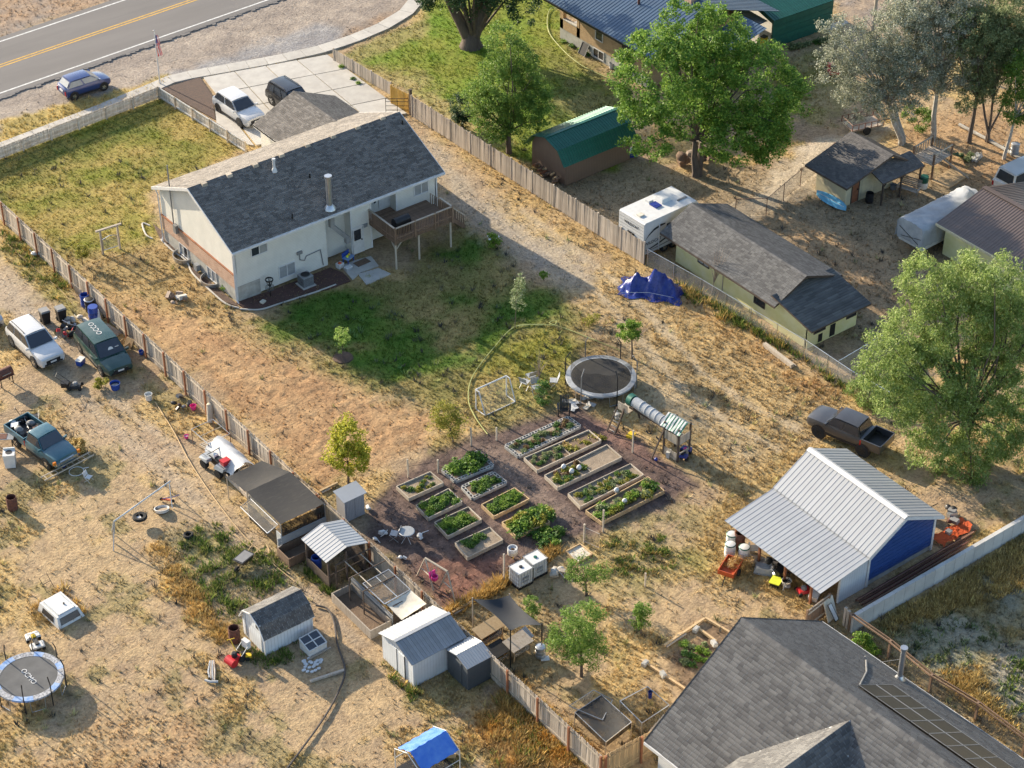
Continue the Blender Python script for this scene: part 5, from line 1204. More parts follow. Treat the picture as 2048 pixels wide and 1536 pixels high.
def weed_patch(name,label,poly,n,cols,h,blades,seed,wid=.03,spread=.12,clump=.0):
    rng=np.random.default_rng(seed);pl=px_poly(poly);xs=[p[0] for p in pl];ys=[p[1] for p in pl]
    x,y=rng.uniform(min(xs),max(xs),n),rng.uniform(min(ys),max(ys),n)
    sd_=sdist(pl,x,y);k=rng.random(n)<np.clip(sd_/.9+.12,0,1)*(sd_>-.3)*np.clip((fbm(x,y,1.7,4,seed)-clump+.05)/.16,.06,1)**1.6;x,y=x[k],y[k]
    c=np.array(cols)[rng.integers(0,len(cols),len(x))]
    o=blades_mesh(x,y,c*rng.uniform(.65,1.25,len(x))[:,None],h*rng.uniform(.3,1.15,len(x)),blades,spread,rng,name,wid);tag(o,label,'weeds',kind='stuff');return o
GR=[(.10,.16,.03),(.16,.21,.045),(.07,.12,.03),(.22,.23,.07)];ST=[(.50,.36,.13),(.42,.29,.10),(.56,.42,.18)];RW=[(.46,.30,.09),(.38,.235,.075),(.50,.37,.15),(.33,.25,.12)]
weed_patch('weeds','green weeds in the dirt of the left yard',[(340,1055),(440,1045),(570,1110),(600,1165),(520,1195),(480,1265),(425,1230),(360,1130)],1900,GR,.26,9,61,.035,.2,.5)
weed_patch('weeds','golden weeds bordering the green weed patch',[(300,1085),(340,1100),(470,1265),(440,1295),(350,1200)],1300,RW+ST,.2,8,62,.03,.15,.45)
weed_patch('weeds','rusty golden weeds along the lower board fence',[(965,1400),(1040,1360),(1160,1470),(1210,1545),(985,1545)],3200,RW+[ST[0],GR[1]],.26,8,63,.035,.18,.42)
weed_patch('weeds','tall golden grass strip at the garden edge',[(890,1220),(1000,1157),(1110,1090),(1122,1106),(1005,1184),(897,1236)],1500,RW,.36,9,64,.03,.14)
weed_patch('weeds','weeds along the chain link fence',[(1340,555),(1400,580),(1610,705),(1700,770),(1690,790),(1590,715),(1440,640),(1370,600)],2300,GR+ST,.38,9,65,.035,.18,.35)
weed_patch('weeds','dry grass around the camper shell',[(70,1190),(130,1170),(185,1230),(110,1255),(60,1240)],900,RW+ST,.24,8,66,.03,.14,.4)
weed_patch('weeds','green weeds beside the fence in the left yard',[(0,440),(60,480),(150,560),(110,610),(50,560),(0,500)],1300,GR+[ST[0]],.2,8,67,.035,.16,.5)
weed_patch('weeds','green weeds under the barn shaped shed',[(480,1290),(540,1300),(640,1270),(640,1300),(560,1340),(490,1330)],900,GR,.2,8,68,.035,.16,.4)
weed_patch('weeds','golden grass beyond the concrete wall',[(1750,1250),(2060,1070),(2060,1180),(1900,1225),(1780,1270)],6500,ST+[(.36,.28,.10)],.2,6,69,.03,.15,.3)
weed_patch('weeds','scattered green tufts on the pale ground beyond the wall',[(1780,1270),(1900,1225),(1990,1240),(2020,1300),(1930,1345),(1830,1340)],900,[(.11,.15,.06),(.15,.18,.08)],.16,8,70,.04,.2,.52)
weed_patch('weeds','orange dry grass beside the rail fence',[(1870,1340),(1960,1330),(2000,1400),(2048,1480),(1950,1440)],2200,RW+ST,.2,7,71,.03,.15,.35)
weed_patch('weeds','green and grey weeds at the right edge',[(1985,1310),(2080,1300),(2080,1470),(2010,1430)],1100,GR,.2,8,72,.04,.2,.5)
weed_patch('weeds','green weeds in front of the vegetable garden',[(1190,1080),(1260,1060),(1330,1070),(1380,1120),(1290,1160),(1210,1140)],1300,GR+[ST[1]],.13,8,73,.04,.2,.5)
weed_patch('weeds','weeds around the white metal shed',[(755,1290),(800,1360),(860,1390),(820,1400),(760,1340)],800,ST+GR,.3,8,74,.03,.15,.4)
weed_patch('weeds','green weeds around the shelter',[(600,1110),(640,1160),(690,1190),(660,1190),(610,1150)],700,GR,.26,8,75,.035,.15,.35)
# ---------------------------------------------------------------- lettering
def text_mesh(s,size,m_):
    cu=bpy.data.curves.new('lettering','FONT');cu.body=s;cu.size=size;cu.extrude=.004;cu.align_x='CENTER';cu.align_y='CENTER';cu.resolution_u=2
    o=bpy.data.objects.new('lettering',cu);me=bpy.data.meshes.new_from_object(o);bpy.data.objects.remove(o);me.name='lettering'
    me.materials.clear();me.materials.append(M[m_]);return me
# ---------------------------------------------------------------- vehicles (local +x is forwards)
def paint(name,col,col2=None,rough=.3,metal=.2):
    M[name]=mat(name,col,rough,col2=col2,vscale=.9,var=.06,bump=0,metal=metal,coat=.6,spec=.5)
paint('car_blue',(.02,.045,.16));paint('car_white',(.55,.55,.545),metal=0);paint('car_black',(.012,.012,.014));paint('car_green',(.012,.05,.04),(.05,.085,.075));paint('car_silver',(.40,.42,.44),metal=.4)
paint('car_teal',(.015,.085,.12),(.07,.15,.175),.4);paint('car_grey',(.06,.06,.065),(.08,.078,.08),.38,.4)
M['headlight']=mat('headlight_lens',(.62,.62,.58),.15,var=.1,bump=0,spec=.8);M['taillight']=mat('tail_lamp',(.35,.012,.012),.2,var=.1,bump=0);M['amber']=mat('amber_lamp',(.65,.20,.02),.25,var=.1,bump=0)
def wheel(par,x,y,r,w=.22,out=1,rim='chrome'):
    o=MB().lathe([(r*.58,-w/2),(r*.93,-w/2),(r,-w*.3),(r,w*.3),(r*.93,w/2),(r*.58,w/2)],20).build('wheel',M['rubber'],par,smooth=True,loc=(x,y,r),rot=(R(90),0,0))
    MB().lathe([(r*.6,-w*.42),(r*.55,w*.42)],16).build('rim',M['black_metal'],o,smooth=True)
    s=MB()
    for k in range(5):
        a=2*math.pi*k/5;s.bar((0,0,-out*w*.46),(r*.55*math.cos(a),r*.55*math.sin(a),-out*w*.46),.09,.02)
    s.build('spokes',M[rim],o);return o
def section(x,hw,zb,zt,crown=.04,tuck=.06):
    return[(x,-hw+.08,zb),(x,-hw,zb+.16),(x,-hw,zt-.18),(x,-hw+tuck,zt-.02),(x,-hw*.5,zt+crown*.7),(x,0,zt+crown),(x,hw*.5,zt+crown*.7),(x,hw-tuck,zt-.02),(x,hw,zt-.18),(x,hw,zb+.16),(x,hw-.08,zb)]
def car(label,loc,rz,st,gh,zb,zr,hw,wheels,wr,pm,cat='car',name='parked_car',rails=False,van=False,glass='glass',bumper=None,rim='chrome',lamp='headlight',grille=None,roof_pm=None,rear=True,side_n=2):
    """st: body stations (x, half width, bottom, top); gh: greenhouse (base front, base rear, roof front, roof rear)"""
    t=thing(name,label,cat,loc,rz);m=MB();rows=[section(*s) for s in st];m.grid(rows,True)
    n0=len(rows[0]);k=len(rows);m.f.append(tuple(range(n0-1,-1,-1)));m.f.append(tuple((k-1)*n0+i for i in range(n0)))
    m.build('body',M[pm],t,smooth=True)
    bf,br,rf,rr=gh;w0,w1=hw-.07,hw-.22;h=zr-zb
    m=MB().hexa([(br,-w0,zb-.05),(bf,-w0,zb-.05),(bf,w0,zb-.05),(br,w0,zb-.05),(rr,-w1,zr-.06),(rf,-w1,zr-.06),(rf,w1,zr-.06),(rr,w1,zr-.06)])
    m.build('cabin',M[pm],t)
    rp=MB();rows=[]
    for i in range(7):
        x=rr+(rf-rr)*i/6;e=.05*(1-(2*i/6-1)**4);rows.append([(x,w1*(2*j/6-1),zr-.06+.03+e*.6+.045*(1-(2*j/6-1)**2)) for j in range(7)])
    rp.grid(rows)
    for i in range(6):
        pass
    rp.build('roof',M[roof_pm or pm],t,smooth=True)
    def lerp(a,b,q):return tuple(a[i]+(b[i]-a[i])*q for i in range(3))
    def quad(nm,a,b,c,d,off,q=.08,mm=None):
        P0=[lerp(lerp(a,b,q),lerp(d,c,q),q*1.2),lerp(lerp(a,b,1-q),lerp(d,c,1-q),q*1.2),lerp(lerp(a,b,1-q),lerp(d,c,1-q),1-q),lerp(lerp(a,b,q),lerp(d,c,q),1-q)]
        P0=[tuple(p[i]+off[i] for i in range(3)) for p in P0];MB().add(P0,[(0,1,2,3)]).build(nm,M[mm or glass],t)
    zb_=zb+.02;zt=zr-.05
    quad('windshield',(bf,-w0,zb_),(bf,w0,zb_),(rf,w1,zt),(rf,-w1,zt),(.02,0,.015),.05)
    if rear:quad('rear_window',(br,-w0,zb_),(br,w0,zb_),(rr,w1,zt),(rr,-w1,zt),(-.02,0,.012),.09)
    for s in(-1,1):
        for i in range(side_n):
            a,b=br+(bf-br)*(i/side_n),br+(bf-br)*((i+1)/side_n);c,d=rr+(rf-rr)*((i+1)/side_n),rr+(rf-rr)*(i/side_n)
            quad('side_window',(a,s*w0,zb_),(b,s*w0,zb_),(c,s*w1,zt),(d,s*w1,zt),(0,s*.014,.006),.06)
    for x in wheels:
        for s in(-1,1):
            MB().cyl((x,s*(hw-.12),wr+.03),(x,s*(hw+.006),wr+.03),wr+.07,n=20).build('wheel_arch',M['black'],t,smooth=True)
            wheel(t,x,s*(hw-.09),wr,.22,s,rim)
    xf,xr=st[-1][0],st[0][0];wf=st[-1][1];zf=st[-1][3];zfb=st[-1][2]
    for s in(-1,1):
        MB().hexa([(xf-.28,s*wf*.55,zf-.28),(xf+.015,s*wf*.5,zf-.3),(xf-.05,s*(wf-.0),zf-.26),(xf-.4,s*(wf+.02),zf-.24),(xf-.28,s*wf*.55,zf-.08),(xf+.005,s*wf*.5,zf-.1),(xf-.06,s*(wf-.01),zf-.08),(xf-.4,s*(wf+.015),zf-.06)]).build('headlight',M[lamp],t)
        MB().box(xr-.015,xr+.08,s*st[0][1]-(.12 if s>0 else.02),s*st[0][1]+(.02 if s>0 else.12),st[0][3]-.45,st[0][3]-.1).build('taillight',M['taillight'],t)
        MB().bar((bf-.12,s*w0,zb+.06),(bf-.12,s*(hw+.16),zb+.1),.1,.14).build('mirror',M[pm],t)
    MB().box(xf-.05,xf+.025,-wf*.62,wf*.62,zf-.36,zf-.12).build('grille',M[grille or 'black'],t)
    if bumper:MB().box(xf-.1,xf+.08,-wf,wf,zfb+.12,zfb+.3).build('front_bumper',M[bumper],t)
    else:MB().box(xf-.05,xf+.03,-wf*.8,wf*.8,zfb+.03,zfb+.14).build('bumper_intake',M['black'],t)
    MB().box(xr-.03,xr+.01,-.26,.26,.62,.74).build('licence_plate',M['white_plastic'],t);MB().box(xf+.02,xf+.045,-.2,.2,zfb+.16,zfb+.27).build('licence_plate',M['white_plastic'],t)
    for s in(-1,1):MB().box(-1.0 if len(wheels)>1 else cab_x(st),1.0,s*hw-.015,s*hw+.015,st[2][2]-.02,st[2][2]+.12).build('sill',M['black'],t)
    if rails:
        for s in(-1,1):MB().tube([(rr+.1,s*(w1-.08),zr),(rr+.2,s*(w1-.08),zr+.07),(rf-.35,s*(w1-.08),zr+.07),(rf-.2,s*(w1-.08),zr)],.025,6).build('roof_rail',M['black'],t)
    return t
def cab_x(st):return st[0][0]+.1
def place(pa,pb,W,dz=0.0):
    """two tyre contact points seen on the side facing -x or -y -> (middle of car, heading)"""
    a,b=P(*pa),P(*pb);d=(b-a);h=math.atan2(d.y,d.x);n=Vector((-math.sin(h),math.cos(h),0))
    if n.dot(Vector((FWD.x,FWD.y,0)))<0:n=-n
    c=(a+b)/2+n*(W/2-.1);return(c.x,c.y,dz),math.degrees(h)
SUV=[(-2.3,.78,.45,.95),(-2.22,.88,.32,1.02),(-1.5,.92,.26,1.04),(0,.93,.26,1.02),(1.0,.92,.26,1.02),(1.8,.88,.28,.97),(2.2,.85,.3,.93),(2.34,.76,.38,.86)]
HATCH=[(-1.88,.70,.45,.9),(-1.8,.80,.3,.98),(-1.0,.845,.24,1.0),(.5,.845,.24,.98),(1.2,.83,.25,.93),(1.7,.79,.28,.86),(1.9,.68,.36,.76)]
VAN=[(-2.4,.85,.42,1.0),(-2.32,.95,.3,1.04),(-1.2,.98,.25,1.04),(.6,.98,.25,1.02),(1.4,.96,.26,.98),(2.0,.92,.28,.9),(2.37,.8,.36,.76)]
c,h=place((150,199),(208,180),1.7);car('dark blue hatchback parked on the gravel road shoulder',c,h,HATCH,(1.05,-1.7,.35,-1.35),.96,1.48,.845,(-1.25,1.22),.3,'car_blue',glass='glass_pale')
c,h=place((440,224),(480,254),1.85);car('white crossover with black grille on the concrete driveway',c,-90+2,SUV,(1.05,-2.05,.25,-1.65),1.02,1.62,.93,(-1.42,1.42),.35,'car_white',rails=False,rim='black_metal')
a=P(546,210);car('black utility vehicle with roof rack on the concrete driveway',(a.x+.85,a.y-1.4,.06),-90+3,SUV,(1.0,-2.1,.35,-1.9),1.05,1.75,.93,(-1.4,1.42),.38,'car_black',rails=True,side_n=3)
c,h=place((26,690),(73,735),1.85);car('white crossover parked beside the black wheeled bins',c,h,SUV,(1.05,-2.1,.25,-1.75),1.02,1.65,.93,(-1.44,1.44),.36,'car_white',rails=True,side_n=3)
c,h=place((162,702),(207,752),1.95);vn=car('old dark green minivan with peeling paint by the board fence',c,h,VAN,(1.35,-2.25,.5,-2.0),1.03,1.72,.98,(-1.5,1.45),.32,'car_green','van','parked_van',side_n=3)
o=link('lettering',text_mesh('OCCO',.5,'white_cloth'),vn,(-.9,0,1.78),(0,0,R(180)))
MB().cyl((1.02,.05,1.3),(1.04,.05,1.31),.17,n=14).build('sun_sticker',M['white_plastic'],vn);MB().box(.98,1.0,.35,.6,1.25,1.38).build('sticker',M['white_plastic'],vn)
b=P(8,655);car('silver sedan nose poking in at the left edge',(b.x-.9,b.y+1.6,0),-84,HATCH,(.85,-1.5,.2,-1.0),.95,1.42,.845,(-1.25,1.22),.3,'car_silver')
# pickups
PK=[(-2.5,.84,.5,.98),(-2.4,.87,.42,1.0),(-.5,.88,.36,1.0),(.5,.88,.34,1.02),(1.5,.87,.34,1.02),(2.2,.82,.38,.96),(2.35,.76,.42,.9)]
def pickup(label,loc,rz,pm,bumper,wr,lift=0.0,lamp='headlight',grille=None,crew=False,rim='chrome',shell=False):
    st=[(x,w,z0+lift,z1+lift) for x,w,z0,z1 in PK if x>=-.75 or True]
    cab=(1.15,-.45,.65,-.3) if not crew else(1.15,-1.2,.6,-.95)
    body=[s for s in st if s[0]>=-.6];body=[(cab[1]-.12,.86,.4+lift,1.0+lift)]+body
    t=car(label,loc,rz,body,cab,1.0+lift,1.62+lift,.87,(1.45,),wr,pm,'pickup','pickup_truck',bumper=bumper,lamp=lamp,grille=grille,rim=rim,side_n=2 if crew else 1)
    x0,x1=-2.55,cab[1]-.14;z=lift
    MB().box(x0,x1,-.87,-.80,.5+z,1.04+z).box(x0,x1,.80,.87,.5+z,1.04+z).box(x1-.06,x1,-.8,.8,.5+z,1.04+z).build('bed_side',M[pm],t)
    MB().box(x0,x1-.06,-.8,.8,.52+z,.6+z).build('bed_floor',M['black'],t);MB().box(x0-.05,x0,-.86,.86,.5+z,1.02+z).build('tailgate',M[pm],t)
    for s in(-1,1):
        MB().cyl((-1.5,s*.76,wr+.03),(-1.5,s*.876,wr+.03),wr+.07,n=20).build('wheel_arch',M['black'],t,smooth=True);wheel(t,-1.5,s*.79,wr,.24,s,rim)
    return t
a,b_=P(0,866),P(94,934);d=b_-a;h=math.atan2(d.y,d.x);nn=Vector((-math.sin(h),math.cos(h),0));nn=nn if nn.dot(Vector((FWD.x,FWD.y,0)))>0 else-nn
fw=P(97,936);hd=Vector((math.cos(h),math.sin(h),0));cc=fw+nn*.75-hd*1.45
tp=pickup('faded teal pickup with junk piled in its bed',(cc.x,cc.y,0),math.degrees(h),'car_teal','chrome',.34,.06,grille='chrome')
TPM=Matrix.Translation(cc)@Matrix.Rotation(h,4,'Z')
for s in(-1,1):MB().box(2.28,2.38,s*.84-.1,s*.84+.1,.74,.94).build('indicator',M['amber'],tp)
def junk(label,loc,n,seed,cols,size=.3,name='junk_pile',cat='junk',spread=.6,zs=.4):
    t=thing(name,label,cat,loc);rnd=random.Random(seed)
    for i in range(n):
        s=size*rnd.uniform(.5,1.2);p=Vector((rnd.uniform(-spread,spread),rnd.uniform(-spread,spread),rnd.uniform(0,zs)+s*.3));k=i%3
        m=MB()
        if k==0:m.ball((0,0,0),s*.6,s*.45,s*.35,8,5)
        elif k==1:m.box(-s*.5,s*.5,-s*.3,s*.3,-s*.25,s*.25)
        else:m.tube([(-s,0,0),(0,s*.3,s*.2),(s,0,.05)],.025,5)
        o=m.build(('bundle','carton','pipe')[k],M[rnd.choice(cols)],t,smooth=(k==0));o.location=p;o.rotation_euler=(rnd.uniform(-.5,.5),rnd.uniform(-.5,.5),rnd.uniform(0,6))
    return t
v=TPM@Vector((-1.15,0,.62));junk('heap of cloth and scrap in the bed of the teal pickup',v,16,3,['white_cloth','canvas','grey_plastic','black','mulch_red','steel'],.45,zs=.35)
v=TPM@Vector((-2.1,.1,.62));junk('tangled scrap at the tail of the teal pickup bed',v,12,4,['white_cloth','steel','black','grey_plastic'],.4,zs=.45,spread=.5)
a,b_=P(1702,900),P(1637,872);d=(b_-a).normalized();nn=Vector((-d.y,d.x,0));nn=nn if nn.dot(Vector((FWD.x,FWD.y,0)))>0 else-nn
cc=P(1637,874)+nn*.78-d*1.45
pickup('dark grey pickup with black wheels half under the willow',(cc.x,cc.y,0),math.degrees(math.atan2(d.y,d.x)),'car_grey',None,.42,.16,crew=True,rim='black_metal')
b=P(2040,385);car('white vehicle behind the brown roofed garage at the right edge',(b.x+.9,b.y+.5,0),0,VAN,(1.35,-2.25,.5,-2.0),1.03,1.9,.98,(-1.5,1.45),.34,'car_white')
# ---------------------------------------------------------------- travel trailer
T=thing('travel_trailer','white travel trailer with black graphics behind the old grey fence','trailer',(14.95,-5.65,0),2)
tl,tw,th_=5.2,2.45,2.95
MB().extr([(0,.5),(0,th_-.1),(.12,th_),(tl-.5,th_),(tl-.1,th_-.5),(tl+.15,1.4),(tl-.2,.5)],'y',0,tw).build('body',M['white_plastic'],T)
MB().box(-.01,tl-.6,-.012,tw+.012,th_-.12,th_-.06).build('roof_trim',M['trim'],T)
for i in range(9):MB().box(-.012,0,.03,tw-.03,.6+i*.25,.6+i*.25+.012).build('seam',M['grey_plastic'],T)
win(T,'x',.95,1.5,1.3,1.75,0,1,'glass','black_metal',.04);win(T,'y',2.1,3.1,1.5,2.15,0,1,'glass','black_metal',.04);win(T,'y',4.2,4.6,1.5,2.2,0,1,'glass','black_metal',.04)
door(T,'y',3.55,4.1,.65,2.45,0,'white_plastic',True,frame='tin_grey')
for s_,sz,lc,rt in(('WILDCAT',.32,(-.016,1.2,2.35),(R(90),0,R(-90))),('WILDCAT',.34,(.85,-.016,1.3),(R(90),0,0))):link('lettering',text_mesh(s_,sz,'black'),T,lc,rt)
def swoosh(pts,w):
    m=MB();N=len(pts)
    for i,(a,b) in enumerate(zip(pts,pts[1:])):
        w0,w1=w*math.sin(math.pi*(i+.05)/N),w*math.sin(math.pi*(i+1.0)/N)
        m.add([(a[0],-.014,a[1]-w0),(b[0],-.014,b[1]-w1),(b[0],-.014,b[1]+w1),(a[0],-.014,a[1]+w0)],[(0,1,2,3)])
    return m
swoosh([(.05,1.5),(.4,1.9),(.9,2.2),(1.5,2.32),(1.9,2.3)],.09).build('graphic_stripe',M['black'],T);swoosh([(.05,.8),(.7,.85),(1.5,1.0),(2.3,1.2),(3.0,1.3)],.07).build('graphic_stripe',M['black'],T);swoosh([(.05,.7),(1.2,.72),(2.6,.8),(4.6,.9)],.05).build('graphic_stripe',M['grey_plastic'],T)
MB().hexa([(2.6,1.1,th_),(3.5,1.1,th_),(3.5,1.9,th_),(2.6,1.9,th_),(2.7,1.2,th_+.28),(3.35,1.2,th_+.24),(3.35,1.8,th_+.24),(2.7,1.8,th_+.28)]).build('air_conditioner',M['white_plastic'],T)
MB().hexa([(1.9,.95,th_+.03),(2.45,.95,th_+.03),(2.45,1.6,th_+.03),(1.9,1.6,th_+.03),(1.9,.95,th_+.09),(2.45,.95,th_+.09),(2.45,1.6,th_+.09),(1.9,1.6,th_+.09)]).build('solar_panel',M['tarp_blue'],T)
MB().box(2.0,2.4,1.75,2.15,th_,th_+.15).build('roof_vent',M['white_plastic'],T);MB().box(.35,.75,.8,1.15,th_,th_+.1).build('roof_hatch',M['canvas'],T);MB().box(3.7,4.5,.7,.85,th_,th_+.06).build('roof_bracket',M['grey_plastic'],T)
for x in(2.0,2.8):
    for y in(.12,tw-.12):wheel(T,x,y,.33,.2,1 if y>1 else-1)
MB().cyl((1.35,-.05,.5),(1.35,-.05,2.5),.04,n=8).build('awning_arm',M['trim'],T);MB().tube([(tl-.2,tw/2,.5),(tl+.9,tw/2,.45)],.06,6).build('tow_bar',M['black_metal'],T)
for i,y in enumerate((.15,tw-.15)):MB().box(-.03,0,y-.06,y+.06,.8,.95).build('taillight',M['taillight'],T)
# ---------------------------------------------------------------- covered camper
cb=P(1796,500);Cc=thing('covered_camper','pop up camper under a draped grey cover beside the brown roofed garage','camper',(29.9,-16.6,0),2)
cl,cw,chh=6.4,2.3,2.35
MB().box(.15,cl-.2,.1,cw-.1,.5,1.0).build('body',M['white_plastic'],Cc);MB().hexa([(.15,.095,.75),(2.4,.095,.95),(2.4,.1,1.0),(.15,.1,.85),(.15,.08,.78),(2.4,.08,.98),(2.4,.09,1.02),(.15,.09,.88)]).build('graphic_stripe',M['taillight'],Cc)
rows=[];rnd=random.Random(9);NU=34;NV=26
prof=[(-.04,.88),(-.02,1.5),(.05,2.1),(.25,2.3),(.7,2.36),(1.15,2.4),(1.6,2.36),(2.05,2.3),(2.27,2.05),(2.33,1.5),(2.36,.9)]
for i in range(NU):
    x=-.12+(cl+.1)*i/(NU-1);r=[]
    tip=max(0,1-abs(i/(NU-1)-.86)/.09)*.55+max(0,1-abs(i/(NU-1)-.6)/.12)*.18;dip=-.25*max(0,1-abs(i/(NU-1)-.3)/.15)
    for j in range(NV):
        q=j/(NV-1)*(len(prof)-1);k=min(int(q),len(prof)-2);f=q-k;y=prof[k][0]+(prof[k+1][0]-prof[k][0])*f;z=prof[k][1]+(prof[k+1][1]-prof[k][1])*f
        top=max(0,1-abs(j/(NV-1)-.5)/.3);z+=(tip+dip*.4)*top
        fold=.05*math.sin(i*1.9+j*.5)*(1-top*.6);y+=fold*(1 if j>NV/2 else-1);z+=.02*math.sin(i*.9+j*1.3)
        if i in(0,NU-1):x+=0
        r.append((x+.04*math.sin(j*2.1),y,z))
    rows.append(r)
m=MB().grid(rows);fr=[(-.16+.05*math.sin(a*2.0),y,z) for a,(y,z) in enumerate([(p[1],p[2]) for p in rows[0]])]
m.grid([rows[0],[(-.14+.03*math.sin(j*1.7),p[1],max(p[2]-.55*(p[2]-.88),.9)) for j,p in enumerate(rows[0])],[(-.12+.05*math.sin(j*1.7),p[1],.88+.04*math.sin(j)) for j,p in enumerate(rows[0])]])
m.build('cover',M['tarp_grey'],Cc,smooth=True)
for a,b in(((-.17,.1,1.5),(-.17,1.8,1.1)),((-.17,.3,1.05),(-.17,2.0,1.75))):MB().bar(a,b,.04,.02).build('strap',M['black'],Cc)
for y in(.2,cw-.2):wheel(Cc,2.6,y,.32,.2,1 if y>1 else-1)
MB().box(.1,.14,.7,1.05,.55,.7).build('licence_plate',M['white_plastic'],Cc)
# ---------------------------------------------------------------- common yard objects
def barrel(label,loc,r=.29,h=.88,m_='blue_plastic',lid=None,name='barrel',rings=True,open_=True,group=None,tilt=None,inner='black'):
    t=thing(name,label,'barrel',loc,0,group)
    if tilt:t.rotation_euler=tilt
    pr=[(r*.9,0),(r,.06)]+([(r,h*.32),(r*1.05,h*.34),(r,h*.36),(r,h*.64),(r*1.05,h*.66),(r,h*.68)] if rings else[(r*1.06,h*.5)])+[(r,h-.05),(r*.95,h)]
    MB().lathe(pr+[(r*.88,h),(r*.88,h*.6),(.001,h*.6)] if open_ else pr,18).build('shell',M[m_],t,smooth=True)
    if open_:MB().cyl((0,0,h*.6),(0,0,h*.61),r*.86,n=18).build('inside',M[inner],t)
    if lid:MB().lathe([(r*1.0,h),(r*1.02,h+.03),(r*.9,h+.045),(.001,h+.05)],18).build('lid',M[lid[0]],t,smooth=True);MB().lathe([(r*.99,h-.02),(r*1.05,h+.0),(r*1.05,h+.03),(r*.93,h+.055)],18,cap=False).build('rim',M[lid[1]],t,smooth=True)
    return t
def bucket(label,loc,r,h,m_,name='bucket',cat='bucket',fill=None,handle=True):
    t=thing(name,label,cat,loc);MB().lathe([(r*.78,0),(r*.95,h*.9),(r,h),(r*.92,h),(r*.75,h*.15),(.001,h*.14)],16).build('shell',M[m_],t,smooth=True)
    if fill:MB().lathe([(r*.84,h*.7),(.001,h*.74)],12).build('contents',M[fill],t)
    if handle:MB().tube([(r*math.cos(a),.02,h-.02+.0*a-r*.5*math.sin(a)*0+(-.1)*math.sin(a)) for a in[math.pi*i/8 for i in range(9)]],.008,4).build('handle',M['steel'],t)
    return t
def tire(label,loc,r=.33,w=.2,rot=(0,0,0),name='tire',cat='tire'):
    t=thing(name,label,cat,loc);t.rotation_euler=rot
    MB().lathe([(r*.55,.02),(r*.85,0),(r,.05),(r,w-.05),(r*.85,w),(r*.55,w-.02),(r*.6,w*.5),(r*.55,.02)],20).build('tread',M['rubber'],t,smooth=True);return t
def slab_box(label,loc,dims,m_,name,cat,rz=0,lid=None,parts=None):
    t=thing(name,label,cat,loc,rz);x,y,z=dims;MB().hexa([(-x*.45,-y*.45,0),(x*.45,-y*.45,0),(x*.45,y*.45,0),(-x*.45,y*.45,0),(-x*.5,-y*.5,z),(x*.5,-y*.5,z),(x*.5,y*.5,z),(-x*.5,y*.5,z)]).build('body',M[m_],t)
    if lid:MB().box(-x*.52,x*.52,-y*.52,y*.52,z,z+.06).build('lid',M[lid],t)
    return t
def frame(name,label,cat,segs,r,m_,loc=(0,0,0),part='tube',rz=0):
    t=thing(name,label,cat,loc,rz)
    for s in segs:MB().tube(s,r,6).build(part,M[m_],t)
    return t
def hose(name,label,pts,r,m_,z=.03,cat='hose'):
    v=[P(*p) for p in pts];out=[]
    for i in range(len(v)-1):
        p0,p1,p2,p3=v[max(i-1,0)],v[i],v[i+1],v[min(i+2,len(v)-1)]
        for k in range(8):
            t=k/8;out.append(.5*((2*p1)+(p2-p0)*t+(2*p0-5*p1+4*p2-p3)*t*t+(3*p1-p0-3*p2+p3)*t**3)+Vector((0,0,z+r)))
    out.append(v[-1]+Vector((0,0,z+r)))
    return tag(MB().tube(out,r,6).build(name,M[m_],None,smooth=True),label,cat)
# ---------------------------------------------------------------- front and left yard
t=thing('flagpole','tall white flagpole with a hanging striped flag by the front walk','flagpole',P(320,168));fb=P(320,168);ft=Q(312,63,fb)-fb
MB().cyl((0,0,0),(0,0,ft.z),.05,.03,8).build('pole',M['white_paint'],t);MB().ball((0,0,ft.z+.05),.07).build('finial',M['chrome'],t)
f0=ft.z-.35
fg=bpy.data.objects.new('flag',None);COL.objects.link(fg);fg.parent=t
for k in range(7):
    rows=[[(.05+.22*(k+j/2)/7*(1+.12*i)+.03*math.sin(i*1.1+k),.05*math.sin(k*1.5+i*.7),f0-i*.22) for j in range(3)] for i in range(9)]
    if k<4:MB().grid(rows[:4]).build('canton',M['tarp_blue'],fg);rows=rows[3:]
    MB().grid(rows).build('stripe',M['red_paint'] if k%2==0 else M['white_cloth'],fg)
# arbor gate
t=thing('arbor_gate','weathered wooden arbor gate standing alone on the dry side lawn','gate');a,b=P(206,508),P(240,497);h=1.85
for q in(a,b):MB().box(q.x-.06,q.x+.06,q.y-.06,q.y+.06,-.1,h).build('post',M['wood_pale'],t)
d=(b-a).normalized();MB().bar(a+Vector((0,0,h))-d*.3,b+Vector((0,0,h))+d*.3,.16,.1).build('lintel',M['wood_pale'],t)
MB().tube([a+d*.1+Vector((0,0,.25)),a+d*.1+Vector((0,0,1.1)),a.lerp(b,.5)+Vector((0,0,1.25)),b-d*.1+Vector((0,0,1.1)),b-d*.1+Vector((0,0,.25)),a+d*.1+Vector((0,0,.25))],.025,6).build('gate_frame',M['steel'],t)
MB().add([a+d*.1+Vector((0,0,.25)),b-d*.1+Vector((0,0,.25)),b-d*.1+Vector((0,0,1.1)),a+d*.1+Vector((0,0,1.1))],[(0,1,2,3)]).build('wire_mesh',M['chain'],t)
junk('white and blue rubbish bag against the board fence',P(76,512),6,21,['white_cloth','tarp_grey'],.45,'rubbish_bag','bag',.25,.2)
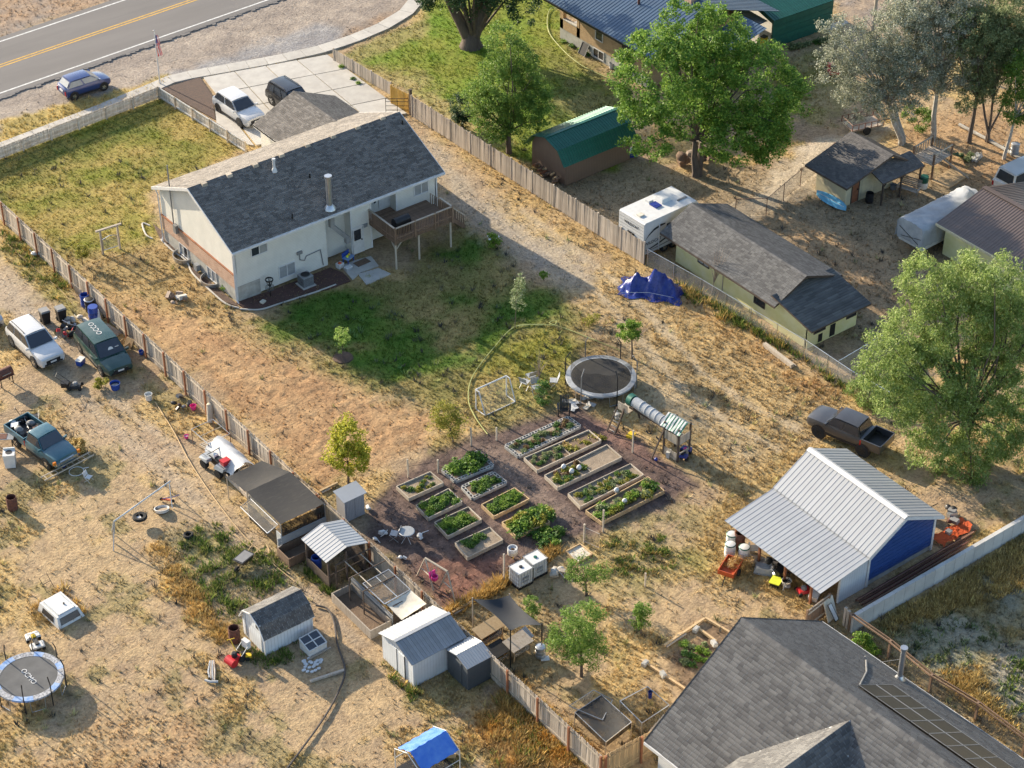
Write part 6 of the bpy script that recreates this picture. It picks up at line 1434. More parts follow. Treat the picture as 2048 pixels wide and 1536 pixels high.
def wheelie(label,px,rz):
    t=thing('wheelie_bin',label,'bin',P(*px),rz,'black wheelie bins');MB().hexa([(-.22,-.25,.06),(.22,-.25,.06),(.22,.25,.06),(-.22,.25,.06),(-.29,-.3,.95),(.29,-.3,.95),(.29,.3,.95),(-.29,.3,.95)]).build('body',M['black'],t)
    MB().hexa([(-.31,-.34,.95),(.31,-.34,.95),(.31,.33,.95),(-.31,.33,.95),(-.27,-.3,1.06),(.27,-.3,1.06),(.27,.28,1.03),(-.27,.28,1.03)]).build('lid',M['grey_plastic'],t)
    for s in(-1,1):MB().cyl((s*.2,.26,.12),(s*.27,.26,.12),.12,n=12).build('wheel',M['rubber'],t)
    MB().bar((-.25,.36,.95),(.25,.36,.95),.04).build('handle',M['black'],t)
wheelie('black wheelie bin nearer the white crossover',(92,646),-5);wheelie('black wheelie bin nearer the blue barrels',(124,641),-5)
barrel('upright open blue plastic barrel farthest along the fence',P(172,612),.3,.9);barrel('open barrel with white rim between two blue ones',P(181,622),.3,.88,'black',('black','white_plastic'))
barrel('large blue plastic barrel nearest the white leaning board',P(189,640),.33,1.05,open_=False)
t=thing('pallet','pale wooden pallet leaning on the fence behind the barrels','pallet',P(158,598),92)
for i in range(6):MB().bar((-.5+i*.2,-.18,.02),(-.5+i*.2,.1,1.05),.1,.02,(1,0,0)).build('slat',M['wood_pale'],t)
for k in(.1,.5,.9):MB().bar((-.55,-.18+.28*k-.05,k*1.03),(.55,-.18+.28*k-.05,k*1.03),.05,.08).build('bearer',M['wood_pale'],t)
t=thing('board','pointed white board leaning behind the green minivan','board',P(203,660),15);MB().add([(-.35,0,0),(.15,-.1,0),(.25,.3,1.35),(-.35,.04,0),(.15,-.06,0),(.25,.34,1.35)],[(0,1,2),(3,5,4),(0,2,5,3),(1,4,5,2),(0,3,4,1)]).build('panel',M['white_plastic'],t);MB().bar((-.3,-.02,.02),(.22,.29,1.3),.03).build('edge_strip',M['trim'],t)
junk('heap of bags and boxes between the bins and the barrels',P(150,648),14,31,['tarp_grey','canvas','grey_plastic','white_cloth','wood_grey'],.5,spread=.6)
junk('dark tangle of machine parts behind the green minivan',P(138,668),14,32,['black','black_metal','rubber','red_paint','grey_plastic'],.5,spread=.65,zs=.3)
tire('small grey tire on the ground behind the minivan',P(141,672),.2,.12);
t=thing('carton','torn open cardboard carton between the minivan and the fence','carton',P(246,700),20)
for q in([(-.4,-.3),(.4,-.3),0],[(-.4,.3),(.4,.3),0]):MB().box(q[0][0],q[1][0],q[0][1]-.01,q[0][1]+.01,0,.5).build('side',M['wood_tan'],t)
MB().box(-.4,-.38,-.28,.28,0,.5).build('side',M['wood_tan'],t);MB().hexa([(.4,-.3,.0),(.42,-.3,.0),(.42,.3,.0),(.4,.3,.0),(.75,-.3,.45),(.77,-.3,.45),(.77,.3,.45),(.75,.3,.45)]).build('flap',M['wood_tan'],t)
for i,(px,lab) in enumerate((((237,672),'pale plank leaning on the fence beside the carton'),((243,668),'second pale plank leaning on the fence beside the carton'))):
    t=thing('plank',lab,'plank',P(*px),40+i*15);MB().bar((0,0,.05),(.3,.9,.55),.22,.02).build('board',M['wood_pale'],t)
slab_box('blue cooler with white lid beside the green minivan',P(162,728),(.55,.38,.34),'blue_plastic','cooler','cooler',30,'white_plastic')
bucket('big blue tub full of water in front of the minivan',P(231,777),.33,.42,'blue_plastic','tub','tub','glass',False);bucket('small blue pot near the fence beyond the minivan',P(283,708),.17,.25,'blue_plastic','pot','pot')
def mower(label,px,rz,deck='black'):
    t=thing('lawn_mower',label,'mower',P(*px),rz);MB().hexa([(-.4,-.26,.1),(.35,-.26,.1),(.35,.26,.1),(-.4,.26,.1),(-.3,-.2,.26),(.3,-.2,.26),(.3,.2,.26),(-.3,.2,.26)]).build('deck',M[deck],t)
    MB().lathe([(.16,.26),(.16,.4),(.1,.46)],12).build('engine',M['grey_plastic'],t)
    for x in(-.33,.3):
        for y in(-.29,.29):MB().cyl((x,y-.03,.12),(x,y+.03,.12),.12,n=12).build('wheel',M['rubber'],t)
    for y in(-.22,.22):MB().tube([(-.3,y,.25),(-1.1,y,.95)],.015,5).build('handle_tube',M['black_metal'],t)
    MB().tube([(-1.1,-.22,.95),(-1.1,.22,.95)],.018,5).build('handle_bar',M['black_metal'],t);MB().hexa([(-.85,-.2,.1),(-.4,-.2,.15),(-.4,.2,.15),(-.85,.2,.1),(-.85,-.2,.45),(-.4,-.2,.4),(-.4,.2,.4),(-.85,.2,.45)]).build('grass_bag',M['black'],t)
mower('black push mower in front of the parked cars',(152,776),-40)
t=thing('barbecue_grill','brown barrel barbecue on legs at the left edge','grill',P(12,768),5)
for x in(-.4,.4):
    for y in(-.2,.2):MB().bar((x,y,0),(x,y,.65),.05).build('leg',M['black_metal'],t)
MB().cyl((-.5,0,.85),(.5,0,.85),.3,n=16).build('drum',M['rust'],t,smooth=True);MB().box(-.52,.52,-.32,.32,.62,.68).build('rack',M['rust'],t);MB().bar((-.3,-.34,.9),(.3,-.34,.9),.03).build('handle',M['wood_pale'],t)
# garden cart and shovel
t=thing('garden_cart','black wire garden cart behind the teal pickup','cart',P(62,842),-30)
for z in(.3,.55):MB().tube([(-.5,-.3,z),(.5,-.3,z),(.5,.3,z),(-.5,.3,z),(-.5,-.3,z)],.02,5).build('rail',M['black_metal'],t)
MB().box(-.5,.5,-.3,.3,.28,.3).build('floor',M['black'],t)
for x in(-.35,.35):
    for y in(-.33,.33):MB().cyl((x,y-.04,.15),(x,y+.04,.15),.15,n=12).build('wheel',M['rubber'],t)
MB().tube([(-.5,0,.35),(-.8,0,1.05)],.02,5).build('pull_bar',M['black_metal'],t);MB().tube([(-.8,-.12,1.05),(-.8,.12,1.05)],.02,5).build('grip',M['black_metal'],t)
t=slab_box('white washing machine standing in the weeds beside the pickup',P(22,930),(.66,.66,.88),'white_plastic','washing_machine','washing machine',-30,'white_paint');MB().cyl((0,0,.94),(0,0,.95),.2,n=14).build('tub_opening',M['black'],t);MB().box(-.33,.33,.25,.33,.94,1.05).build('control_panel',M['white_plastic'],t)
t=thing('sheet_metal_table','scrap table with rusty sheet top beside the teal pickup','table',P(14,892),-35);MB().box(-.8,.5,-.3,.3,.68,.72).build('top',M['tin_grey'],t);MB().box(-.4,.1,-.25,.25,.722,.735).build('rust_patch',M['rust'],t)
for x in(-.7,.4):
    for y in(-.25,.25):MB().bar((x,y,0),(x,y,.68),.05).build('leg',M['black_metal'],t)
t=thing('ladder','long wooden ladder lying below the teal pickup','ladder');a,b=P(86,962),P(185,912);d=(b-a).normalized();n_=Vector((-d.y,d.x,0))*.19;L=(b-a).length
for s in(-1,1):MB().bar(a+n_*s+Vector((0,0,.14)),b+n_*s+Vector((0,0,.2)),.035,.08).build('stile',M['wood_pale'],t)
for i in range(9):q=a+d*(L*(i+.5)/9);MB().bar(q+n_+Vector((0,0,.17)),q-n_+Vector((0,0,.17)),.035).build('rung',M['wood_pale'],t)
t=thing('sled','flat blue plastic sheet leaning on the pickup bumper','sheet',P(138,922),25);MB().hexa([(-.75,-.2,.08),(.75,-.2,.08),(.75,.2,.3),(-.75,.2,.3),(-.75,-.2,.1),(.75,-.2,.1),(.75,.2,.32),(-.75,.2,.32)]).build('panel',M['tarp_blue'],t);MB().bar((-.75,-.2,.1),(.75,-.2,.1),.04).build('lip',M['tarp_blue'],t)
t=thing('hoop','white hoop lying on the ground in the pickup shade','hoop',P(153,944));MB().tube([(.42*math.cos(2*math.pi*i/24),.42*math.sin(2*math.pi*i/24),.05) for i in range(25)],.022,6).build('ring',M['white_plastic'],t);MB().bar((.42,0,.05),(.75,-.1,.05),.04).build('strap',M['white_plastic'],t)
def fold_chair(label,px,rz,m1='white_plastic',m2='white_cloth',s=1.0,name='folding_chair'):
    t=thing(name,label,'chair',P(*px),rz);
    for y in(-.24,.24):
        MB().tube([(.25,y,0),(-.2,y,.45),(-.32,y,.85)],.016,5).build('frame_tube',M[m1],t);MB().tube([(-.25,y,0),(.25,y,.42)],.016,5).build('frame_tube',M[m1],t)
    MB().hexa([(-.2,-.23,.4),(.24,-.23,.42),(.24,.23,.42),(-.2,.23,.4),(-.2,-.23,.42),(.24,-.23,.44),(.24,.23,.44),(-.2,.23,.42)]).build('seat',M[m2],t)
    MB().hexa([(-.22,-.23,.5),(-.2,-.23,.5),(-.2,.23,.5),(-.22,.23,.5),(-.33,-.23,.85),(-.31,-.23,.85),(-.31,.23,.85),(-.33,.23,.85)]).build('backrest',M[m2],t);t.scale=(s,s,s);return t
fold_chair('little pink and white child chair in the pickup shade',(178,962),-60,s=.75)
barrel('rusty burn barrel standing alone in the left yard',P(26,1018),.3,.88,'rust')
# swing set
t=thing('swing_set','grey pipe swing frame with ragged ends in the left yard','swing set');a,b=P(228,1085),P(345,1000);A_,B_=Q(228,1040,a),Q(338,979,b);z=1.5
A_=a+Vector((0,0,1.2));B_=b+Vector((0,0,1.2));
MB().tube([a,a+Vector((0,0,.9)),A_+(b-a)*.04+Vector((0,0,.18)),B_+Vector((0,0,.18))],.045,8).build('beam',M['steel'],t)
for q,s in((a,1),(b,1)):
    for k in(-.6,.6):MB().tube([q+Vector((0,0,1.3))+(b-a)*(.05 if q is a else-.02),q+Vector((k*.6,k,0))],.03,6).build('leg',M['steel'],t)
c=P(283,1050);mid=a.lerp(b,.45)
t=thing('tire_swing','black tire swing hanging from the pipe frame','swing',Vector((mid.x,mid.y,.35)));MB().lathe([(.2,.02),(.36,0),(.42,.06),(.42,.14),(.36,.2),(.2,.18),(.24,.1),(.2,.02)],20).build('tire',M['rubber'],t,smooth=True);MB().box(-.2,.05,-.12,.1,.08,.12).build('pad',M['white_cloth'],t)
for k in range(3):MB().tube([(.35*math.cos(2.1*k),.35*math.sin(2.1*k),.12),(0.05*math.cos(2.1*k),.05*math.sin(2.1*k),1.0)],.008,4).build('chain',M['steel'],t)
def saucer(label,px,r,m1,m2,tilt=(0,0,0),h=.25,name='paddling_pool',cat='pool'):
    t=thing(name,label,cat,P(*px));t.rotation_euler=tilt;MB().lathe([(r*.9,0),(r,h),(r*1.04,h+.02),(r*.96,h+.03),(r*.85,.05),(.001,.04)],22).build('shell',M[m1],t,smooth=True);MB().cyl((0,0,.06),(0,0,.07),r*.84,n=20).build('base',M[m2],t);return t
saucer('small white and blue paddling pool tilted by the swing frame',(324,1022),.42,'white_plastic','soil_pale',(R(-14),R(8),0),.16)
t=thing('scooter','toppled small scooter at the far end of the swing frame','scooter',P(343,1004),-50);MB().tube([(-.5,0,.15),(.2,.1,.35),(.5,.05,.6)],.025,5).build('stem',M['tarp_blue'],t);MB().box(-.6,0,-.06,.08,.1,.14).build('deck',M['orange_paint'],t)
for x in(-.6,.1):MB().cyl((x,-.03,.1),(x,.03,.1),.1,n=12).build('wheel',M['rubber'],t)
tire('black tire lying in the green weeds',P(377,1073),.3,.2)
# wheelbarrow
def wheelbarrow(label,px,rz,tub='black',wood='wood_tan'):
    t=thing('wheelbarrow',label,'wheelbarrow',P(*px),rz)
    MB().hexa([(-.3,-.22,.3),(.35,-.2,.3),(.35,.2,.3),(-.3,.22,.3),(-.5,-.36,.62),(.6,-.34,.66),(.6,.34,.66),(-.5,.36,.62)]).build('tray',M[tub],t);MB().hexa([(-.42,-.3,.625),(.5,-.28,.665),(.5,.28,.665),(-.42,.3,.625),(-.42,-.3,.63),(.5,-.28,.67),(.5,.28,.67),(-.42,.3,.63)]).build('tray_inside',M['grey_plastic'],t)
    for y in(-.2,.2):MB().bar((.65,y*.3,.2),(-1.1,y*1.4,.6),.035).build('shaft',M[wood],t);MB().bar((-.35,y,.4),(-.4,y,0),.03).build('leg',M['black_metal'],t)
    MB().cyl((.68,-.05,.19),(.68,.05,.19),.19,n=14).build('wheel',M['rubber'],t)
wheelbarrow('black wheelbarrow beside the long hose',(490,1130),200)
bucket('white tub stuffed with rags near the minivan',P(298,799),.24,.42,'white_plastic','tub','tub','canvas',False)
bucket('red pink bucket among pots by the fence',P(387,818),.2,.28,'pink');bucket('small pink bucket alone on the dirt',P(373,876),.14,.2,'pink','pail','pail','white_cloth')
junk('scatter of black nursery pots beside the fence',P(362,806),10,41,['black','grey_plastic','mulch'],.35,'pots','pots',.55,.15)
t=thing('water_tank','pale metal cylinder tank leaning against the board fence','tank',P(421,846));t.rotation_euler=(R(-18),R(14),0);MB().lathe([(.12,0),(.2,.06),(.2,1.15),(.12,1.22),(.001,1.23)],14).build('shell',M['wood_pale'],t,smooth=True);MB().cyl((0,0,1.22),(0,0,1.3),.04,n=8).build('fitting',M['steel'],t)
t=thing('bed_frame','rusty open metal frame with slatted base beside the fence','frame',P(424,890),2)
for x in(-.75,.75):
    for y in(-.9,.9):MB().tube([(x,y,0),(x,y,1.0)],.025,6).build('upright',M['rust_pipe'],t)
MB().tube([(-.75,-.9,1.0),(.75,-.9,1.0),(.75,.9,1.0),(-.75,.9,1.0),(-.75,-.9,1.0)],.025,6).build('top_rail',M['steel'],t)
for i in range(7):MB().box(-.75,.75,-.9+i*.16,-.8+i*.16,.3,.33).build('slat',M['wood_pale'],t)
MB().bar((-.75,0,1.0),(.75,0,1.0),.03).build('cross_bar',M['wood_pale'],t)
# hoop cover with white sheet, planter box
t=thing('cloche','white sheet draped over a low hoop frame beside the fence','cover');hb=[P(432,902),P(502,960)];hc=P(470,932);hx0,hx1,hy0,hy1=FX-2.35,FX-.75,P(500,955).y,P(440,905).y
rows=[[(hx0+(hx1-hx0)*j/10+.05*math.sin(i*2),hy0+(hy1-hy0)*i/8+.08*math.sin(j*1.3),.55+.65*math.sin(math.pi*j/10)+.04*math.sin(i*1.7+j)) for j in range(11)] for i in range(9)]
MB().grid([r[:] for r in rows]).build('sheet',M['white_cloth'],t,smooth=True)
for i in range(4):
    y=hy0-1.6+(hy1-hy0+1.6)*i/3;MB().tube([(hx0+(hx1-hx0)*j/10,y,.0+1.16*math.sin(math.pi*(.0+j/10))) for j in range(11)],.015,5).build('hoop',M['steel'],t)
t=thing('planter_box','weathered plank planter with weeds under the white sheet','planter');y0,y1=hy0-1.7,hy1
for q in((hx0,hx0+.05,y0,y1),(hx1-.05,hx1,y0,y1),(hx0+.05,hx1-.05,y0,y0+.05),(hx0+.05,hx1-.05,y1-.05,y1)):MB().box(*q,0,.3).build('plank',M['wood_grey'],t)
MB().box(hx0+.05,hx1-.05,y0+.05,y1-.05,-.05,.18).build('soil',M['soil_pale'],t)
PLT=[]
def atv(label,loc,rz,m1,m2,s=1.0,name='quad_bike'):
    t=thing(name,label,'quad bike',loc,rz)
    for x in(-.55,.6):
        for y in(-.42,.42):MB().lathe([(.1,-.12),(.24,-.12),(.27,-.06),(.27,.06),(.24,.12),(.1,.12)],14).build('wheel',M['rubber'],t,smooth=True,loc=(x,y,.27),rot=(R(90),0,0))
    MB().hexa([(-.9,-.15,.3),(.85,-.15,.3),(.85,.15,.3),(-.9,.15,.3),(-.8,-.2,.62),(.5,-.18,.7),(.5,.18,.7),(-.8,.2,.62)]).build('chassis',M['black'],t)
    MB().hexa([(.25,-.55,.52),(.95,-.5,.5),(.95,.5,.5),(.25,.55,.52),(.3,-.48,.68),(.9,-.4,.62),(.9,.4,.62),(.3,.48,.68)]).build('front_fender',M[m1],t);MB().hexa([(-.95,-.5,.55),(-.3,-.55,.52),(-.3,.55,.52),(-.95,.5,.55),(-.95,-.42,.7),(-.35,-.46,.7),(-.35,.46,.7),(-.95,.42,.7)]).build('rear_fender',M[m1],t)
    MB().hexa([(-.7,-.16,.68),(.1,-.13,.66),(.1,.13,.66),(-.7,.16,.68),(-.68,-.14,.8),(.08,-.11,.76),(.08,.11,.76),(-.68,.14,.8)]).build('seat',M['black'],t);MB().hexa([(.1,-.14,.64),(.6,-.12,.62),(.6,.12,.62),(.1,.14,.64),(.12,-.12,.84),(.4,-.1,.86),(.4,.1,.86),(.12,.12,.84)]).build('tank',M[m2],t)
    MB().tube([(.32,-.4,.98),(.38,0,.9),(.32,.4,.98)],.02,5).build('handlebar',M['black_metal'],t)
    for x0,x1 in((-.95,-.35),(.4,.95)):
        for y in(-.35,0,.35):MB().tube([(x0,y,.76),(x1,y,.76)],.013,4).build('rack_bar',M['black_metal'],t)
    t.scale=(s,s,s);return t
q4=P(438,938);atv('grey and white quad bike beside the shade cloth coop',(q4.x,q4.y,0),98,'tin_grey','white_plastic',1.15)
slab_box('red toolbox on the back of the quad bike',(q4.x+.05,q4.y-.75,.82),(.5,.38,.26),'red_paint','toolbox','box',5,'red_paint')
k4=P(72,1292);atv('small white and yellow child quad beside the trampoline',(k4.x,k4.y,0),80,'white_plastic','yellow',.72)
# camper shell
t=thing('camper_shell','white pickup camper shell lying in dry golden grass','camper shell',P(122,1226),-84);
MB().hexa([(-1.0,-.8,0),(1.05,-.8,0),(1.05,.8,0),(-1.0,.8,0),(-.9,-.66,.55),(.75,-.66,.55),(.75,.66,.55),(-.9,.66,.55)]).build('shell',M['white_plastic'],t)
MB().box(-.8,.65,-.54,.54,.55,.6).build('roof_panel',M['white_plastic'],t)
for y in(-.5,.5):MB().tube([(-.8,y,.62),(.65,y,.62)],.018,5).build('roof_rail',M['steel'],t)
MB().hexa([(.96,-.6,.16),(1.0,-.6,.14),(1.0,.6,.14),(.96,.6,.16),(.8,-.55,.46),(.84,-.55,.46),(.84,.55,.46),(.8,.55,.46)]).build('rear_window',M['glass'],t)
for s in(-1,1):MB().hexa([(-.6,s*.775,.14),(.5,s*.775,.14),(.5,s*.79,.14),(-.6,s*.79,.14),(-.55,s*.69,.45),(.45,s*.69,.45),(.45,s*.705,.45),(-.55,s*.705,.45)]).build('side_window',M['glass'],t)
MB().cyl((.1,.2,.6),(.1,.2,.68),.05,n=8).build('vent',M['black'],t)
frame('hand_truck','black metal hand frame propped behind the camper shell','frame',[[(-.25,0,0),(-.3,.4,.75),(.2,.4,.75),(.25,0,0)],[(-.27,.2,.35),(.22,.2,.35)]],.018,'black_metal',P(100,1178),rz=10)
# trampoline without net
def trampoline(label,px,r,h,pad,mat_m,legs=6,name='trampoline'):
    t=thing(name,label,'trampoline',P(*px,h)-Vector((0,0,h)))
    MB().lathe([(r-.28,h+.005),(r-.28,h+.01),(.001,h-.01)],40).build('mat',M[mat_m],t)
    for k in range(20):
        a0,a1=2*math.pi*k/20,2*math.pi*(k+.98)/20;q=[]
        for rr,z in((r-.3,h+.02),(r+.02,h+.03),(r+.04,h-.06)):q.append([(rr*math.cos(a0+(a1-a0)*j/3),rr*math.sin(a0+(a1-a0)*j/3),z) for j in range(4)])
        MB().grid(q).build('pad',M[pad[k%len(pad)]],t)
    MB().tube([(r*math.cos(2*math.pi*i/36),r*math.sin(2*math.pi*i/36),h-.04) for i in range(37)],.03,6).build('frame_ring',M['steel'],t)
    for k in range(legs):
        a=2*math.pi*k/legs+.3;MB().tube([(r*math.cos(a-.22),r*math.sin(a-.22),h-.05),(r*math.cos(a-.2),r*math.sin(a-.2),.03),(r*math.cos(a+.2),r*math.sin(a+.2),.03),(r*math.cos(a+.22),r*math.sin(a+.22),h-.05)],.025,6).build('leg',M['steel'],t)
    return t
M['pad_pattern']=mat('patterned_pad',(.42,.43,.45),.5,col2=(.05,.055,.075),vscale=9,var=.3,bump=.05)
M['pad_blue']=mat('blue_pad',(.10,.22,.48),.5,col2=(.30,.38,.50),vscale=5,var=.1,bump=.05);M['tramp_mat']=mat('trampoline_mat',(.085,.088,.092),.8,var=.1,vscale=1.5,bump=.02);M['tramp_mat2']=mat('dark_trampoline_mat',(.03,.03,.032),.85,col2=(.06,.055,.045),vscale=.8,var=.15,bump=.02)
tr1=trampoline('open round trampoline with patterned pads at the left edge',(57,1353),1.76,.85,['pad_pattern','pad_pattern','pad_blue','pad_pattern','pad_pattern','pad_blue','pad_blue'],'tramp_mat')
link('lettering',text_mesh('OCMO',.42,'white_cloth'),tr1,(0,-.02,.87),(0,0,R(-88)))
for k in range(8):
    a=2*math.pi*k/8+.2;MB().tube([(1.82*math.cos(a),1.82*math.sin(a),0),(1.84*math.cos(a),1.84*math.sin(a),1.5),(1.72*math.cos(a),1.72*math.sin(a),1.95)],.03,6).build('net_pole',M['black'],tr1)
# hoses and pipes on the ground
hose('water_hose','tan hose running from the white tub towards the wheelbarrow',[(310,805),(345,860),(380,925),(430,1000),(490,1075),(540,1120),(580,1150)],.03,'hose_tan');hose('water_hose','second tan hose curling beside the wheelbarrow',[(470,1070),(500,1095),(530,1090),(538,1108),(520,1112),(515,1098),(545,1128),(590,1165)],.028,'hose_tan')
hose('drain_pipe','long dark pipe snaking from the barn shaped shed',[(632,1213),(655,1220),(668,1245),(675,1290),(690,1345),(670,1400),(640,1450),(600,1505),(570,1545)],.055,'hose_dark',cat='pipe')
hose('wire','thin pale wire strung across the left yard',[(0,475),(60,530),(120,580),(150,615)],.015,'hose_tan',cat='wire')
hose('garden_hose','green hose curving round the lawn from the slim sapling',[(1085,652),(1030,655),(985,700),(945,755),(937,800),(950,835),(975,870)],.032,'hose');hose('garden_hose','green hose running from the lawn to the netted trampoline',[(1032,654),(1075,650),(1107,652),(1112,643),(1100,648),(1140,662),(1190,682),(1240,702)],.03,'hose');hose('garden_hose','pale green hose across the neighbour lawn beside the brick house',[(1128,22),(1100,20),(1096,60),(1120,95),(1160,130),(1210,155),(1245,170)],.035,'hose')
# ---------------------------------------------------------------- barn shaped shed
S2=thing('barn_shed','small white barn shaped shed with dark shingle gambrel roof','shed',(-24.75,-22.3,0),0);sx,sy=2.9,2.15
MB().box(0,.08,0,sy,0,1.25).build('wall',M['t111_y'],S2);MB().box(.08,sx,0,.08,0,1.25).build('wall',M['t111_x'],S2);MB().box(.08,sx,sy-.08,sy,0,1.25).build('wall',M['t111_x'],S2);MB().box(sx-.08,sx,.08,sy-.08,0,1.25).build('wall',M['t111_y'],S2)
gp=[(-.14,1.18),(.28,1.85),(sy/2,2.2),(sy-.28,1.85),(sy+.14,1.18)]
for x in(.0,sx-.08):MB().extr([(0,1.22)]+[(a,b-.04) for a,b in gp[1:4]]+[(sy,1.22)],'x',x,x+.08).build('gable_wall',M['t111_y'],S2)
for i,((a,b),(c,d)) in enumerate(zip(gp,gp[1:])):
    lo,hi=((a,b),(c,d)) if b<d else((c,d),(a,b));O=Vector((-.1,lo[0],lo[1]));U=Vector((sx+.2,0,0));V=Vector((0,hi[0]-lo[0],hi[1]-lo[1]))
    ob=MB().hexa([O-Vector((0,0,.05)),O+U-Vector((0,0,.05)),O+U+V-Vector((0,0,.05)),O+V-Vector((0,0,.05)),O,O+U,O+U+V,O+V]).build('roof_slope',M['trim'],S2);tag(link('shingles',shingles(O+Vector((0,0,.004)),U,V,U.length,V.length,.3,.14,None,60+i,'sh_grey'),ob),kind='stuff')
    MB().bar((-.12,a,b),(-.12,c,d),.04,.07).build('barge_board',M['trim'],S2)
MB().box(-.03,0,.45,.75,1.45,1.65).build('vent',M['black'],S2);MB().bar((-.02,.3,.1),(-.02,.3,1.9),.05).bar((-.02,1.85,.1),(-.02,1.85,1.9),.05).build('door_trim',M['trim'],S2);MB().box(-.03,.05,-.03,.06,0,1.25).build('corner_trim',M['trim'],S2);MB().box(sx-.05,sx+.03,-.03,.06,0,1.25).build('corner_trim',M['trim'],S2)
barrel('rusty open barrel at the corner of the barn shaped shed',P(470,1282),.3,.95,'rust')
t=thing('snow_blower','red snow blower parked below the barn shaped shed','snow blower',P(463,1330),-80);MB().cyl((-.3,0,.25),(.3,0,.25),.24,n=14).build('auger_housing',M['red_paint'],t);MB().box(-.2,.2,-.1,.5,.2,.45).build('engine_base',M['red_paint'],t);MB().lathe([(.16,.45),(.16,.65),(.1,.72)],12,(0,.25,0)).build('engine',M['black'],t)
for x in(-.25,.25):MB().cyl((x-.05,.55,.2),(x+.05,.55,.2),.2,n=14).build('wheel',M['rubber'],t);MB().tube([(x,.5,.4),(x,1.2,.95)],.018,5).build('handle',M['white_plastic'],t)
MB().box(-.22,.22,.95,1.2,.55,1.0).build('bag',M['white_cloth'],t)
t=thing('garden_tiller','yellow garden tiller beside the red snow blower','tiller',P(488,1318),-30);MB().box(-.4,.4,-.12,.12,.15,.3).build('deck',M['yellow'],t);MB().lathe([(.13,.3),(.13,.48)],12).build('engine',M['black'],t);MB().tube([(-.3,0,.3),(-.6,.5,.95)],.025,5).build('handle',M['yellow'],t);MB().tube([(-.8,.45,1.0),(-.4,.55,1.0)],.02,5).build('handlebar',M['yellow'],t)
for s in(-1,1):MB().cyl((.2,s*.16,.12),(.2,s*.2,.12),.13,n=12).build('wheel',M['rubber'],t)
t=thing('awning_roll','crumpled grey folded sheet lying on the dry yard','cloth',P(424,1340),60)
for i in range(4):MB().tube([(-.9+.1*i,-.12+i*.08,.06),(-.2,-.15+i*.1+.03*(i%2),.1),(.6,-.1+i*.06,.07)],.05,6).build('fold',M['tarp_grey'] if i%2 else M['wood_grey'],t,smooth=True)
MB().tube([(-.75,.35,.06),(-.95,.1,.1),(-.95,-.3,.06)],.07,6).build('fold',M['tarp_grey'],t,smooth=True)
t=thing('cold_frame','small white cold frame with glazed lid beside the barn shaped shed','cold frame',P(627,1296),2)
MB().box(-.55,.55,-.45,-.41,0,.38).box(-.55,.55,.41,.45,0,.62).build('frame_side',M['white_paint'],t);MB().hexa([(-.55,-.41,0),(-.51,-.41,0),(-.51,.41,0),(-.55,.41,0),(-.55,-.41,.38),(-.51,-.41,.38),(-.51,.41,.62),(-.55,.41,.62)]).hexa([(.51,-.41,0),(.55,-.41,0),(.55,.41,0),(.51,.41,0),(.51,-.41,.38),(.55,-.41,.38),(.55,.41,.62),(.51,.41,.62)]).build('frame_end',M['white_paint'],t)
for i in range(2):MB().hexa([(-.5+i*.51,-.44,.40),(-.01+i*.51,-.44,.40),(-.01+i*.51,.44,.64),(-.5+i*.51,.44,.64),(-.5+i*.51,-.44,.415),(-.01+i*.51,-.44,.415),(-.01+i*.51,.44,.655),(-.5+i*.51,.44,.655)]).build('pane',M['glass'],t)
for a,b in(((-.55,-.45,.43),(-.55,.45,.67)),((.55,-.45,.43),(.55,.45,.67)),((0,-.45,.43),(0,.45,.67)),((-.55,-.45,.43),(.55,-.45,.43)),((-.55,.45,.67),(.55,.45,.67)),((-.55,0,.55),(.55,0,.55))):MB().bar(a,b,.05,.03).build('glazing_bar',M['white_paint'],t)
MB().box(-.7,.7,-.6,-.5,0,.06).build('sill',M['wood_grey'],t)
t=thing('ash_heap','patch of white ash on the shaded ground','ash',P(622,1330));rnd=random.Random(5);
m_=MB()
for i in range(26):a=rnd.uniform(0,6.28);q=rnd.random()**.5;m_.ball((q*.65*math.cos(a),q*.5*math.sin(a),.02),.13,.1,.05,6,3)
m_.build('ash',M['white_cloth'],t,smooth=True);tag(t.children[0],kind='stuff')
t=thing('timber','grey timber lying in the shade below the ash','timber',P(655,1353),-12);MB().box(-.95,.95,-.07,.07,0,.12).build('beam',M['wood_grey'],t);MB().box(.2,.97,-.1,-.075,0,.1).build('plank',M['wood_grey'],t)
# blue canopy at the bottom edge
t=thing('canopy','bright blue tarp canopy on white poles at the bottom edge','canopy',P(858,1536),2);cz=1.35
rows=[]
for i in range(13):
    u=-1.1+2.2*i/12;rows.append([(u,-1.0+2.0*j/14,cz+.55*(1-abs(-1+2*j/14))-.05*abs(math.sin(i*.8+j*.6))+.03*math.sin(i*2.3+j*1.9)) for j in range(15)])
MB().grid(rows).build('tarp',M['tarp_blue_light'],t,smooth=True);MB().grid([[(1.1,-1.0+2*j/8,cz+.55*(1-abs(-1+2*j/8))-.02) for j in range(9)],[(1.18,-1.0+2*j/8,.75+.05*math.sin(j*2)) for j in range(9)]]).build('end_sheet',M['white_cloth'],t,smooth=True)
for x in(-1.25,1.1):
    for y in(-1.05,1.05):MB().tube([(x,y,0),(x,y,cz)],.025,6).build('pole',M['white_plastic'],t)
    MB().tube([(x,-1.05,cz-.02),(x,0,cz+.52),(x,1.05,cz-.02)],.022,6).build('rafter',M['white_plastic'],t)
for y in(-1.05,1.05):MB().tube([(-1.25,y,.7),(1.1,y,.7)],.022,6).build('side_rail',M['white_plastic'],t)
MB().box(-1.2,1.0,-1.0,1.0,-.05,.05).build('ground_sheet',M['black'],t)
